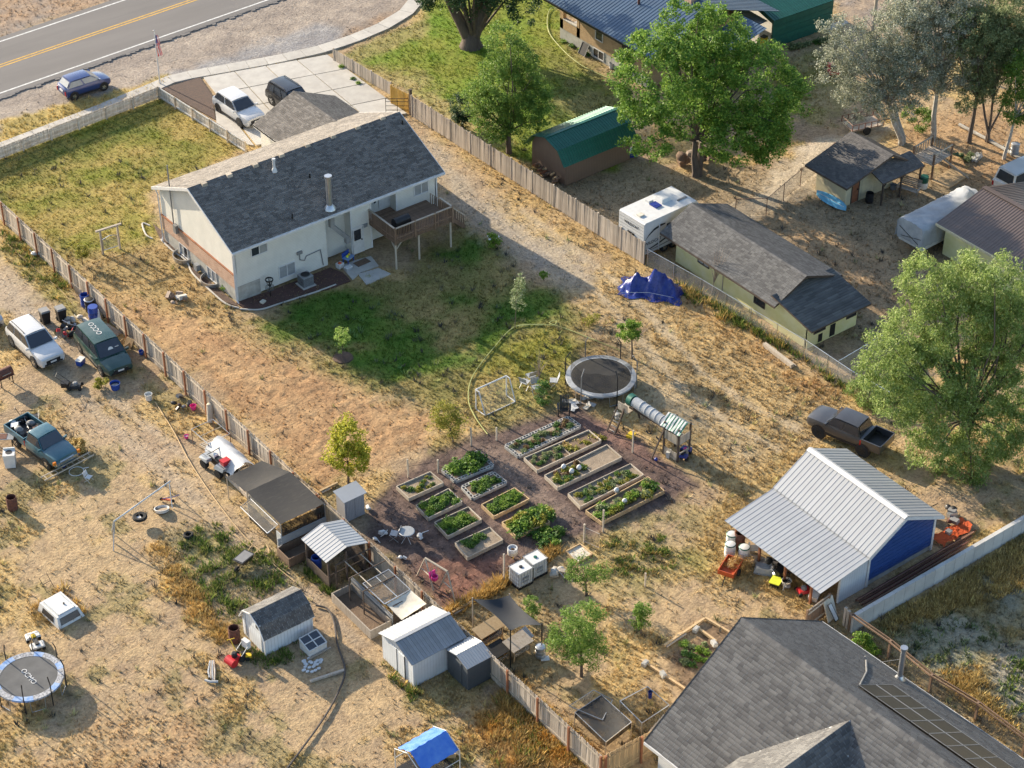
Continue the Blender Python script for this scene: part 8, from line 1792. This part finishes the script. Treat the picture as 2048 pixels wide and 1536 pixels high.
# blue tarp heap
t=thing('tarp_heap','wrinkled dark blue tarp draped over a heap at the fence end','tarp',P(1303,580),-52);rows=[]
for i in range(41):
    r=[]
    for j in range(25):
        x,y=-2.1+4.2*i/40,-1.25+2.5*j/24;e=max(0,1-(x/2.1)**4)*max(0,1-(y/1.25)**4)
        h=1.5*math.exp(-((x-.35)/.8)**2-((y-.1)/.55)**2)+1.0*math.exp(-((x+1.1)/.6)**2-(y/.5)**2)+.45*math.exp(-((x-1.4)/.5)**2-(y/.6)**2)
        h=h*min(1,e*2.2)+.11*math.sin(x*6+y*7)*e+.09*math.sin(x*11-y*4+1)*e+.04*math.sin(y*17+x*3)*e
        r.append((x+.12*math.sin(y*5)*(1-e),y*(1+.12*math.sin(x*4)),max(h,.02)))
    rows.append(r)
MB().grid(rows).build('cloth',M['tarp_blue'],t,smooth=True);MB().tube([(-1.8,-.9,.1),(0,-.85,.35),(1.6,-.8,.2)],.015,4).build('rope',M['white_cloth'],t)
t=thing('wooden_beam','long pale wooden beam lying by the chain link fence','beam');a,b=P(1528,692),P(1585,736);MB().bar(a+Vector((0,0,.14)),b+Vector((0,0,.14)),.24,.26).build('timber',M['wood_pale'],t);MB().bar(a+Vector((.3,0,.02)),b+Vector((.3,0,.02)),.1,.06).build('batten',M['wood_grey'],t)
# ---------------------------------------------------------------- lower yard
bs=[P(940,1262),P(1014,1200),P(1083,1300),P(1021,1335)];tp_=[Q(945,1198,bs[0]),Q(1019,1190,P(1010,1245)),Q(1084,1250,P(1083,1310)),Q(1021,1262,bs[3])]
t=thing('shade_sail','dark shade sail stretched between poles over the rabbit hutches','shade sail');n=12;rows=[]
for i in range(n+1):
    r=[]
    for j in range(n+1):
        u,v=i/n,j/n;q=(tp_[0]*(1-u)+tp_[1]*u)*(1-v)+(tp_[3]*(1-u)+tp_[2]*u)*v;c=sum(tp_,Vector())/4;k=.16*(math.sin(math.pi*u)*(1 if v in(0,1) else abs(2*v-1)**2)+math.sin(math.pi*v)*abs(2*u-1)**2)
        q=q.lerp(c,k);q.z-=.35*math.sin(math.pi*u)*math.sin(math.pi*v);r.append(q)
    rows.append(r)
MB().grid(rows).build('cloth',M['shade_sail'],t,smooth=True)
for q in tp_:MB().cyl((q.x,q.y,-.1),(q.x,q.y,q.z+.1),.035,n=6).build('pole',M['wood_pale'] if q in tp_[:2] else M['black_metal'],t)
def hutch(label,px,dx,dy,z0,h,top,body,rz=0):
    t=thing('rabbit_hutch',label,'hutch',P(*px),rz)
    for x in(-dx/2+.05,dx/2-.05):
        for y in(-dy/2+.05,dy/2-.05):MB().box(x-.04,x+.04,y-.04,y+.04,0,z0+h).build('leg',M['wood_tan'],t)
    MB().box(-dx/2+.02,dx/2-.02,-dy/2+.02,dy/2-.02,z0,z0+.05).build('floor',M[body],t);MB().box(-dx/2+.02,dx/2-.02,dy/2-.06,dy/2-.02,z0,z0+h).build('back',M[body],t);MB().box(-dx/2+.01,-dx/2+.04,-dy/2,dy/2-.07,z0,z0+h).build('end',M[body],t);MB().box(-dx/2+.05,dx/2,-dy/2+.01,-dy/2+.03,z0,z0+h*.5).build('front',M['chain'],t)
    MB().hexa([(-dx/2-.1,-dy/2-.1,z0+h),(dx/2+.1,-dy/2-.1,z0+h),(dx/2+.1,dy/2+.1,z0+h+.15),(-dx/2-.1,dy/2+.1,z0+h+.15),(-dx/2-.1,-dy/2-.1,z0+h+.04),(dx/2+.1,-dy/2-.1,z0+h+.04),(dx/2+.1,dy/2+.1,z0+h+.19),(-dx/2-.1,dy/2+.1,z0+h+.19)]).build('roof',M[top],t)
hutch('open rabbit hutch with pale roof under the shade sail',(978,1285),1.5,.6,.35,.65,'wood_tan','wood_brown',4);hutch('low dark roofed hutch nearest the dark metal shed',(990,1322),1.3,.7,.15,.5,'shade_cloth','wood_gold',4);hutch('dark roofed hutch beside the metal dustbin',(1036,1308),1.2,.7,.3,.5,'wood_grey','wood_tan',4)
t=thing('tin_sheet','white corrugated tin sheet leaning beyond the hutches','sheet',P(1052,1283),10);metal_slope(t,(-.4,-.1,.1),(.9,0,0),(.0,.6,.35),.15,'tin',.02,.05,name='corrugation')
t=barrel('galvanised metal dustbin with lid beside the hutches',P(1081,1313),.27,.68,'steel',('steel','tin'),'dustbin',True,False);MB().tube([(-.1,0,.75),(0,0,.8),(.1,0,.75)],.012,4).build('lid_handle',M['steel'],t)
slab_box('flat white tray on the ground below the dustbin',P(1090,1318),(.45,.35,.06),'white_plastic','tray','tray',-30)
t=thing('netted_pen','bird pen draped in black netting at the fence corner','pen');z=1.15;c=[P(1212,1484,z),P(1263,1444,z),P(1203,1390,z),P(1150,1425,z)]
sheet(t,*c,'net_dense','netting',.18,8,.02)
for i,a in enumerate(c):b=c[(i+1)%4];MB().cyl((a.x,a.y,0),a,.025,n=6).build('post',M['wood_grey'],t);MB().tube([a,b],.02,5).build('rail',M['steel'],t);MB().add([a,b,Vector((b.x,b.y,b.z-.35)),Vector((a.x,a.y,a.z-.35))],[(0,1,2,3)]).build('skirt',M['net_dense'],t)
c2=[P(1205,1440,1.0),P(1225,1400,1.0),P(1187,1380,1.3),P(1138,1412,1.3)];rect_frame(t,c2,.025,'steel');MB().add([c2[2],c2[3],Vector((c2[3].x,c2[3].y,.05)),Vector((c2[2].x,c2[2].y,.05))],[(0,1,2,3)]).build('wire_side',M['chain'],t)
t=thing('wire_pen','open chain link pen between the netted pen and the grey house','pen');z=1.25;c=[P(1240,1402,z),P(1295,1373,z),P(1338,1410,z),P(1284,1446,z)];rect_frame(t,c,.028,'steel')
for i,a in enumerate(c):b=c[(i+1)%4];MB().cyl((a.x,a.y,0),a,.028,n=6).build('post',M['steel'],t);MB().add([a,b,Vector((b.x,b.y,.05)),Vector((a.x,a.y,.05))],[(0,1,2,3)]).build('wire_side',M['chain_dark'],t)
bucket('blue jug hanging at the far corner of the wire pen',P(1300,1395,.8),.12,.4,'tarp_blue','jug','jug')
t=thing('tin_sheet','stack of ribbed tin sheets leaning on the grey house eave','sheet');a,b=P(1296,1462,.9),P(1342,1412,1.6);metal_slope(t,P(1296,1462,.9),b-a,(P(1310,1470,.7)-a)*1.2,.3,'tin',.02,.06,name='corrugation')
def log_edge(label,pa,pb,blocks=()):
    t=thing('timber_edge',label,'timber');a,b=P(*pa),P(*pb);MB().bar(a+Vector((0,0,.08)),b+Vector((0,0,.08)),.12,.14).build('timber',M['wood_tan'],t);MB().bar(a.lerp(b,.02)+Vector((.02,-.12,.05)),a.lerp(b,.5)+Vector((.02,-.12,.05)),.08,.08).build('stake',M['wood_pale'],t)
    for i,p in enumerate(blocks):tag(link('cinder_block',BLK,None,P(*p),(0,0,.3+i)),('white block on the timber edging, %s'%('nearest the wire pen','farther from the wire pen','highest up the slope','beside the grey roof edge')[BLK_N[0]]),'block');BLK_N[0]+=1
BLK=MB().box(-.2,.2,-.12,.12,0,.22).box(-.15,.15,-.08,.08,.22,.24).mesh('cinder_block',M['cinder']);BLK_N=[0]
log_edge('timber edging with white blocks along the lower garden plot',(1282,1322),(1372,1382),((1290,1330),(1326,1352)));log_edge('timber edging at the top of the lower garden plot',(1392,1256),(1432,1285),((1392,1262),(1428,1290)));log_edge('long plank edging along the upper side of the lower plot',(1328,1294),(1408,1240));log_edge('plank edging beside the straw above the grey roof',(1410,1238),(1460,1268));log_edge('low timber between garden mulch and the upper yard',(640,985),(675,968));log_edge('timber at the fence beside the shade sail',(905,1228),(945,1205))
plants(['green','bright','greygreen'],[P(1370+14*(i%4),1290+12*(i//4)+(i%3)*5) for i in range(14)],'green plant in the lower plot beside the grey roof','plants in the lower plot',.9)
t=thing('sandbox','timber framed sand patch below the garden gate','sandbox');q=[P(1132,1105),P(1160,1090),P(1185,1110),P(1155,1128)]
for a,b in zip(q,q[1:]+q[:1]):MB().bar(a+Vector((0,0,.06)),b+Vector((0,0,.06)),.06,.12).build('board',M['wood_tan'],t)
MB().prism([v.xy for v in q],-.05,.04).build('sand',M['canvas'],t)
junk('loose offcuts of timber beside the water tanks',P(1118,1152),9,91,['wood_tan','wood_pale','cinder'],.4,'offcuts','timber',.5,.1)
# ---------------------------------------------------------------- around the workshop
for i,(lab,px) in enumerate((('white barrel with green rim, farthest of the three by the workshop',(1462,1092)),('white barrel with green rim in front of the red barrel',(1459,1112)),('white barrel with green rim beside the plastic chair',(1487,1118)))):barrel(lab,P(*px),.3,.85,'white_plastic',('white_plastic','tin_green'),open_=False,group='white barrels')
barrel('tall dark red barrel behind the white barrels',P(1478,1094),.3,1.05,'rust')
t=thing('plastic_chair','white moulded plastic chair at the corner of the lean-to','chair',P(1506,1108),140)
MB().box(-.24,.24,-.24,.22,.4,.44).build('seat',M['white_plastic'],t);MB().grid([[(-.24+.48*j/6,.22+.12*i/4-.06*math.sin(math.pi*j/6),.42+.5*i/4) for j in range(7)] for i in range(5)]).build('backrest',M['white_plastic'],t)
for x in(-.24,.24):MB().bar((x,-.22,.66),(x,.24,.66),.06,.04).build('armrest',M['white_plastic'],t);MB().bar((x,-.22,.66),(x*1.1,-.28,0),.05).build('leg',M['white_plastic'],t);MB().bar((x,.22,.5),(x*1.1,.3,0),.05).build('leg',M['white_plastic'],t)
t=thing('garden_trailer','orange tipping trailer full of dry brush','trailer',P(1460,1145),25)
MB().hexa([(-.7,-.42,.3),(.7,-.42,.3),(.7,.42,.3),(-.7,.42,.3),(-.7,-.42,.33),(.7,-.42,.33),(.7,.42,.33),(-.7,.42,.33)]).build('floor',M['orange_paint'],t)
for q in((-.72,.72,-.46,-.42),(-.72,.72,.42,.46),(-.72,-.68,-.42,.42),(.68,.72,-.42,.42)):MB().box(*q,.3,.58).build('side',M['orange_paint'],t)
for y in(-.5,.5):MB().cyl((0,y-.06,.2),(0,y+.06,.2),.2,n=14).build('wheel',M['rubber'],t)
MB().bar((-.7,0,.25),(-1.4,-.1,.1),.05).build('tow_bar',M['black_metal'],t)
t=thing('brush_pile','heap of rusty dry brush in the orange trailer','brush',P(1468,1140)+Vector((0,0,.45)));link('twigs',leaves(np.random.default_rng(4).normal(0,.28,(26,3))*np.array([1.4,.8,.5]),np.full(26,.25),45,.2,LM['rustweed'],np.random.default_rng(5),.2,.15),t);MB().tube([(-.5,0,0),(.3,.1,.15),(.8,.2,.1)],.015,4).build('branch',M['twig'],t)
t=thing('plank_stack','stack of pale planks under the edge of the lean-to','planks',P(1532,1128),-62)
for i in range(6):MB().box(-1.3,1.3,-.3+(i%3)*.19,-.13+(i%3)*.19,.02+(i//3)*.09,.1+(i//3)*.09).build('plank',M['wood_pale'],t)
t=thing('overturned_tub','grey translucent tub upturned beside the plank stack','tub',P(1530,1142),-50);MB().hexa([(-.6,-.35,0),(.6,-.35,0),(.6,.35,0),(-.6,.35,0),(-.5,-.25,.35),(.5,-.25,.35),(.5,.25,.35),(-.5,.25,.35)]).build('shell',M['tin_grey'],t);MB().bar((-.62,-.37,.02),(.62,-.37,.02),.05).build('rim',M['glass_pale'],t)
t=slab_box('lime yellow tub with black base beside the lean-to',P(1551,1170),(.55,.5,.22),'black','tub','tub',25);MB().hexa([(-.26,-.24,.22),(.26,-.24,.22),(.26,.24,.22),(-.26,.24,.22),(-.33,-.3,.34),(.33,-.3,.34),(.33,.3,.34),(-.33,.3,.34)]).build('tray',M['lime'],t)
bucket('cream plastic bin next to the lime tub',P(1572,1172),.28,.42,'canvas','bin','bin','black');slab_box('white rounded sled tub at the corner of the lean-to',P(1628,1196),(.7,.5,.26),'white_plastic','tub','tub',30,'white_plastic')
mower('red and black mower under the edge of the lean-to',(1607,1185),160,'red_paint');junk('dark jumble of wheels and tools inside the lean-to',P(1580,1148),22,101,['black','black_metal','grey_plastic','rubber','steel'],.55,spread=1.1,zs=.5)
tire('spare tire lying under the lean-to',P(1566,1160),.22,.15)
fence('board_fence','dark brown plank gate between the lean-to and the grey roof',P(1610,1262),P(1654,1228),1.45,.14,.012,'wood_brown','wood_grey','wood_brown',side=-1,rails=(.3,1.15,1.4),spacing=1.5,post_front=False,cat='gate')
t=thing('board','pale panel with attached bench boards beside the plank gate','board',P(1665,1240),10);MB().hexa([(-.35,.0,0),(.45,.0,0),(.45,.06,0),(-.35,.06,0),(-.35,.45,1.2),(.45,.45,1.2),(.45,.51,1.2),(-.35,.51,1.2)]).build('panel',M['canvas'],t);rect_frame(t,[(-.25,-.35,.25),(.05,-.35,.25),(.05,.25,1.05),(-.25,.25,1.05)],.02,'black_metal');MB().hexa([(-.22,-.33,.26),(.02,-.33,.26),(.02,.2,1.0),(-.22,.2,1.0),(-.22,-.33,.29),(.02,-.33,.29),(.02,.2,1.03),(-.22,.2,1.03)]).build('seat_board',M['white_plastic'],t)
for i,px in enumerate(((1688,1250),(1694,1256))):post(('round grey post at the end of the concrete wall','second grey post at the end of the concrete wall')[i],px,1.2,'wood_grey',.14)
t=thing('rail_stack','bundle of rusty metal rails lying along the concrete wall','rails');w0,w1=P(1720,1210),P(1940,1080)
for i in range(7):a=w0+Vector((0,-.45+i*.13,.1+.05*(i%3)));b=w1+Vector((i*.3-1,-.45+i*.13,.1+.05*(i%3)));MB().bar(a,b,.08,.06).build('rail',M['rust_pipe'] if i%2 else M['rust'],t)
t=thing('tarp','crumpled orange tarp behind the workshop','tarp',P(1905,1070),5);MB().grid([[(-1.3+2.6*i/14,-.45+.9*j/7+.1*math.sin(i),.12+.14*abs(math.sin(i*1.1+j*.9))+.1*math.sin(i*.5)) for j in range(8)] for i in range(15)]).build('cloth',M['orange'],t,smooth=True);MB().box(-.5,-.2,-.1,.2,.3,.5).build('weight',M['tin_old'],t)
junk('scrap heap between the workshop and the willow',P(1890,1040),12,111,['black','rust','steel','grey_plastic'],.5,spread=.9,zs=.3)
# ---------------------------------------------------------------- yards at the upper right
t=thing('paddleboard','pale blue paddleboard leaning on the cream cabin','paddleboard',P(1662,408),-88);M['board_blue']=mat('sky_blue_board',(.14,.42,.62),.35,var=.08,bump=.02);n=14
MB().grid([[(-1.4+2.8*i/n,w*.34*max(.02,1-abs(-1+2*i/n)**2.6),.12+.35*(w+1)*.5+(.05 if k else 0)) for w,k in((-1,0),(0,1),(1,0))] for i in range(n+1)]).build('deck',M['board_blue'],t,smooth=True);MB().bar((-1.2,0,.34),(1.2,0,.34),.05,.02).build('stringer',M['white_plastic'],t)
barrel('black barrel beside the cream cabin door',P(1738,404),.28,.75,'black');bucket('grey tub on the cabin porch',P(1786,378),.25,.35,'tin_grey','tub','tub')
t=barrel('green and white barrel at the end of the cabin porch',P(1846,376),.3,.5,'white_plastic',None,open_=False);MB().lathe([(.3,.5),(.31,.52),(.31,.95),(.001,.95)],16).build('upper_shell',M['tin_green'],t,smooth=True)
t=thing('swing_bench','wooden slatted swing bench on the cabin porch','bench',P(1816,388),-72)
for i in range(5):MB().box(-.75,.75,-.25+i*.11,-.16+i*.11,.42,.45).build('seat_slat',M['wood_grey'],t);MB().box(-.75,.75,.32+i*.03,.34+i*.03,.5+i*.13,.6+i*.13).build('back_slat',M['wood_grey'],t)
for x in(-.75,.75):MB().bar((x,-.28,.62),(x,.35,.62),.07).build('armrest',M['wood_grey'],t);MB().bar((x,-.25,.2),(x,-.25,.62),.06).build('arm_post',M['wood_grey'],t)
for x in(-.6,.6):MB().tube([(x,0,.45),(x,.1,1.75)],.01,4).build('chain',M['black_metal'],t)
t=thing('play_structure','ramshackle wooden play structure with green slide','play structure',P(1862,340),8)
for x in(-1.1,1.1):
    for y in(-.8,.9):MB().box(x-.06,x+.06,y-.06,y+.06,0,2.0).build('post',M['wood_brown'],t)
for i in range(9):MB().box(-1.2+i*.27,-.97+i*.27,-.85,.95,1.15,1.2).build('deck_board',M['wood_grey'],t)
for i in range(8):MB().bar((-1.1+i*.3,.95,1.2),(-1.1+i*.3,.95,1.85),.08,.03).build('rail_board',M['wood_grey'],t);MB().bar((1.15,-.8+i*.22,1.2),(1.15,-.8+i*.22,1.8),.03,.08).build('rail_board',M['wood_grey'],t)
MB().bar((-1.1,-.8,1.95),(1.1,-.8,1.95),.08).build('beam',M['wood_pale'],t);MB().bar((-1.1,.9,1.95),(1.1,.9,1.95),.08).build('beam',M['wood_pale'],t)
sl_=MB().grid([[(1.2+1.9*i/8,-.4+w,1.2-1.1*math.sin(i/8*1.45)+hh) for w,hh in((-.25,.14),(-.2,.0),(.2,.0),(.25,.14))] for i in range(9)]).build('slide',M['tin_green'],t,smooth=True)
MB().bar((.2,-.85,1.1),(.9,-2.6,.0),.1).build('ramp_beam',M['wood_pale'],t);MB().box(-1.3,1.3,-2.4,-.9,-.04,.05).build('base_frame',M['wood_tan'],t)
t=thing('utility_trailer','rusty mesh sided utility trailer loaded with branches','trailer',P(1724,258),-16)
for z in(.5,.95):MB().tube([(-1.3,-.8,z),(1.3,-.8,z),(1.3,.8,z),(-1.3,.8,z),(-1.3,-.8,z)],.03,5).build('rail',M['rust_pipe'],t)
for i in range(6):
    for y in(-.8,.8):MB().bar((-1.3+i*.52,y,.45),(-1.3+i*.52,y,.98),.05).build('upright',M['rust'],t)
MB().box(-1.3,1.3,-.8,.8,.42,.48).build('floor',M['wood_grey'],t);MB().bar((1.3,0,.45),(2.4,0,.4),.08).build('tow_bar',M['rust'],t)
for y in(-.85,.85):MB().cyl((-.1,y-.08,.3),(-.1,y+.08,.3),.3,n=14).build('wheel',M['rubber'],t)
t=thing('branch_heap','heap of pale cut branches on the utility trailer','branches',P(1716,252)+Vector((0,0,.6)));link('twigs',leaves(np.random.default_rng(14).normal(0,.4,(22,3))*np.array([1.2,.8,.4]),np.full(22,.3),40,.16,LM['silver'],np.random.default_rng(15),.2,.2),t);MB().tube([(-1,0,0),(.2,.2,.2),(.9,-.1,.1)],.03,5).build('branch',M['twig'],t)
t=thing('log','long fallen log beneath the trees at the right','log');a,b=P(1918,252),P(2044,322);MB().tube([a+Vector((0,0,.12)),a.lerp(b,.5)+Vector((.1,0,.12)),b+Vector((0,0,.12))],.13,8).build('trunk',M['bark_pale'],t,smooth=True);MB().tube([a.lerp(b,.7)+Vector((0,0,.15)),a.lerp(b,.75)+Vector((.3,.5,.3))],.04,6).build('stub',M['bark_pale'],t)
barrel('dark barrel beside the fallen log at the right edge',P(2028,310),.3,.9,'tin_grey',('tin_old','steel'),open_=False)
plants(['greygreen','white'],[P(1925+8*i,315+(i%2)*6) for i in range(5)],'pale silvery bush in the dirt below the fallen log','silvery bushes',1.3,'bush','bush')
plants(['green','greygreen'],[P(1590+14*i,96-3*i) for i in range(6)],'dark bush against the green metal barn','bushes at the barn wall',1.7,'bush','bush');plants(['green','bright'],[P(1128+16*i,84+9*i) for i in range(4)],'low plant at the foot of the brick house','plants at the brick house',1.0,'bush','bush')
plants(['bright','green'],[P(706,160),P(716,168),P(682,135)],'weedy bush against the low old fence by the driveway','weedy bushes by the driveway',1.0,'bush','bush')
t=thing('lawn_tractor','red lawn tractor half hidden under the silver poplar','tractor',P(1664,150),60);MB().hexa([(.1,-.28,.35),(.85,-.25,.35),(.85,.25,.35),(.1,.28,.35),(.15,-.24,.8),(.8,-.2,.7),(.8,.2,.7),(.15,.24,.8)]).build('hood',M['red_paint'],t);MB().box(-.75,.1,-.42,.42,.42,.55).build('fender',M['red_paint'],t);MB().box(-.55,-.15,-.2,.2,.55,.95).build('seat',M['black'],t);MB().tube([(.15,0,.75),(-.05,0,1.0)],.02,5).build('steering_column',M['black'],t)
for x,r in((-.5,.26),(.6,.2)):
    for y in(-.4,.4):MB().cyl((x,y-.08,r),(x,y+.08,r),r,n=14).build('wheel',M['rubber'],t)
t=thing('wood_pile','split firewood stacked behind the old fence beside the barn shed','firewood');rnd=random.Random(8);ca,cb_=P(1072,335),P(1118,372)
for i in range(26):q=ca.lerp(cb_,rnd.random())+Vector((rnd.uniform(-.2,.2),rnd.uniform(-.2,.2),.1+rnd.random()*.45));a=rnd.uniform(-.5,.5);MB().cyl(q-Vector((.2*math.cos(a),.2*math.sin(a),0)),q+Vector((.2*math.cos(a),.2*math.sin(a),.02)),.08,n=6).build('log',M[rnd.choice(['wood_brown','wood_red','wood_tan'])],t)
slab_box('blue and white box beside the barn shed',P(1265,312),(.7,.5,.5),'tarp_blue','box','box',-20,'white_plastic');bucket('white bucket at the foundation of the brick house',P(1223,136),.22,.45,'white_plastic')
junk('blackened branches and sticks piled under the maple',P(1398,330),16,121,['twig','bark','wood_brown'],.8,'stick_pile','branches',1.0,.9)
for i,px in enumerate(((1718,770),(1735,764),(1752,760))):bucket(('leftmost black pot in the kennel','middle black pot in the kennel','rightmost black pot in the kennel')[i],P(*px),.22,.32,'black','pot','pot','soil',False)
slab_box('yellow backed cart standing at the carport edge',P(1527,92),(.5,.4,.8),'yellow','cart','cart',15,'black')
# ---------------------------------------------------------------- by the main house
t=thing('air_conditioner','dark grey outdoor air conditioner on a pad by the back wall','air conditioner',P(612,570),0);MB().box(-.5,.5,-.5,.5,0,.08).build('pad',M['concrete'],t);MB().box(-.38,.38,-.38,.38,.08,.8).build('case',M['tin_grey'],t)
for i in range(8):MB().box(-.39,.39,-.39,.39,.16+i*.075,.18+i*.075).build('louvre',M['black'],t)
MB().cyl((0,0,.8),(0,0,.815),.33,n=20).build('fan_guard',M['black'],t);MB().lathe([(.33,.8),(.35,.83),(.3,.84)],20,cap=False).build('fan_ring',M['grey_plastic'],t)
t=thing('disc_golf_basket','black chain disc golf basket by the back wall','basket',P(541,592));MB().cyl((0,0,0),(0,0,1.35),.025,n=8).build('pole',M['black_metal'],t);MB().lathe([(.26,1.2),(.28,1.25),(.26,1.32),(.22,1.3)],16,cap=False).build('band',M['black_metal'],t);MB().lathe([(.12,.55),(.3,.55),(.31,.75)],16).build('tray',M['chain_dark'],t)
for k in range(10):MB().tube([(.25*math.cos(.63*k),.25*math.sin(.63*k),1.22),(.12*math.cos(.63*k),.12*math.sin(.63*k),.9),(.04,0,.7)],.012,4).build('chain',M['black_metal'],t)
gd=P(805,462,2.2);t=thing('barbecue_grill','black covered barbecue grill on the rear deck','grill',(gd.x,gd.y+.1,2.2),0);MB().hexa([(-.55,-.3,0),(.55,-.3,0),(.55,.3,0),(-.55,.3,0),(-.6,-.32,.75),(.6,-.32,.75),(.6,.32,.75),(-.6,.32,.75)]).build('cabinet',M['black'],t);MB().cyl((-.58,0,.78),(.58,0,.78),.3,n=14).build('hood',M['black'],t,smooth=True)
t=thing('toy_table','blue toddler activity table beside the back door','toy',P(697,523),20);MB().box(-.35,.35,-.25,.25,.32,.4).build('top',M['pad_blue'],t);MB().box(-.35,.35,.2,.27,.4,.7).build('panel',M['blue_plastic'],t);MB().ball((-.1,0,.46),.1).build('knob',M['lime'],t);MB().ball((.15,.05,.46),.08).build('knob',M['yellow'],t)
for x in(-.3,.3):
    for y in(-.2,.2):MB().cyl((x,y,0),(x,y,.32),.04,n=8).build('leg',M['blue_plastic'],t)
t=slab_box('white toy basket beside the back door',P(680,535),(.45,.38,.34),'white_plastic','basket','basket',10);MB().ball((0,0,.34),.15,.13,.1).build('toys',M['orange_paint'],t)
slab_box('small grey and pink toy car on the patio',P(697,540),(.5,.3,.22),'tarp_grey','toy_car','toy',5,'white_cloth');t=thing('door_mat','brown door mat outside the lower back door','mat',P(724,526),3);MB().box(-.5,.5,-.28,.28,.05,.075).build('pile',M['wood_brown'],t);MB().box(-.52,.52,-.3,.3,.045,.06).build('backing',M['black'],t)
for i,pts in enumerate(([(322,480),(345,502),(372,522),(385,547),(410,572),(450,607),(478,617)],[(480,619),(520,620),(560,608),(610,592),(640,582),(672,570)],[(300,452),(285,448),(292,470),(305,478)])):hose('garden_edging',('curved pale edging along the brick gable wall','pale edging stones along the rear mulch bed','edging ring at the far corner of the gable wall')[i],pts,.06,'concrete',-.02,'edging')
t=thing('mulch_ring','dark mulch ring round the lime sapling','mulch',P(686,715));MB().lathe([(.001,.1),(.3,.08),(.62,.03),(.66,-.05)],20).build('mulch',M['mulch'],t,smooth=True);MB().cyl((0,0,.02),(0,0,.12),.03,n=6).build('stake',M['wood_pale'],t)
junk('scattered dry twigs and a stone on the side yard',P(355,598),12,131,['twig','rustweed_w','cinder'] if 'rustweed_w' in M else['twig','wood_brown','cinder'],.45,'twig_heap','twigs',.55,.1)
slab_box('pale stone beside the disc golf basket',P(526,606),(.35,.28,.16),'canvas','stone','stone',20)
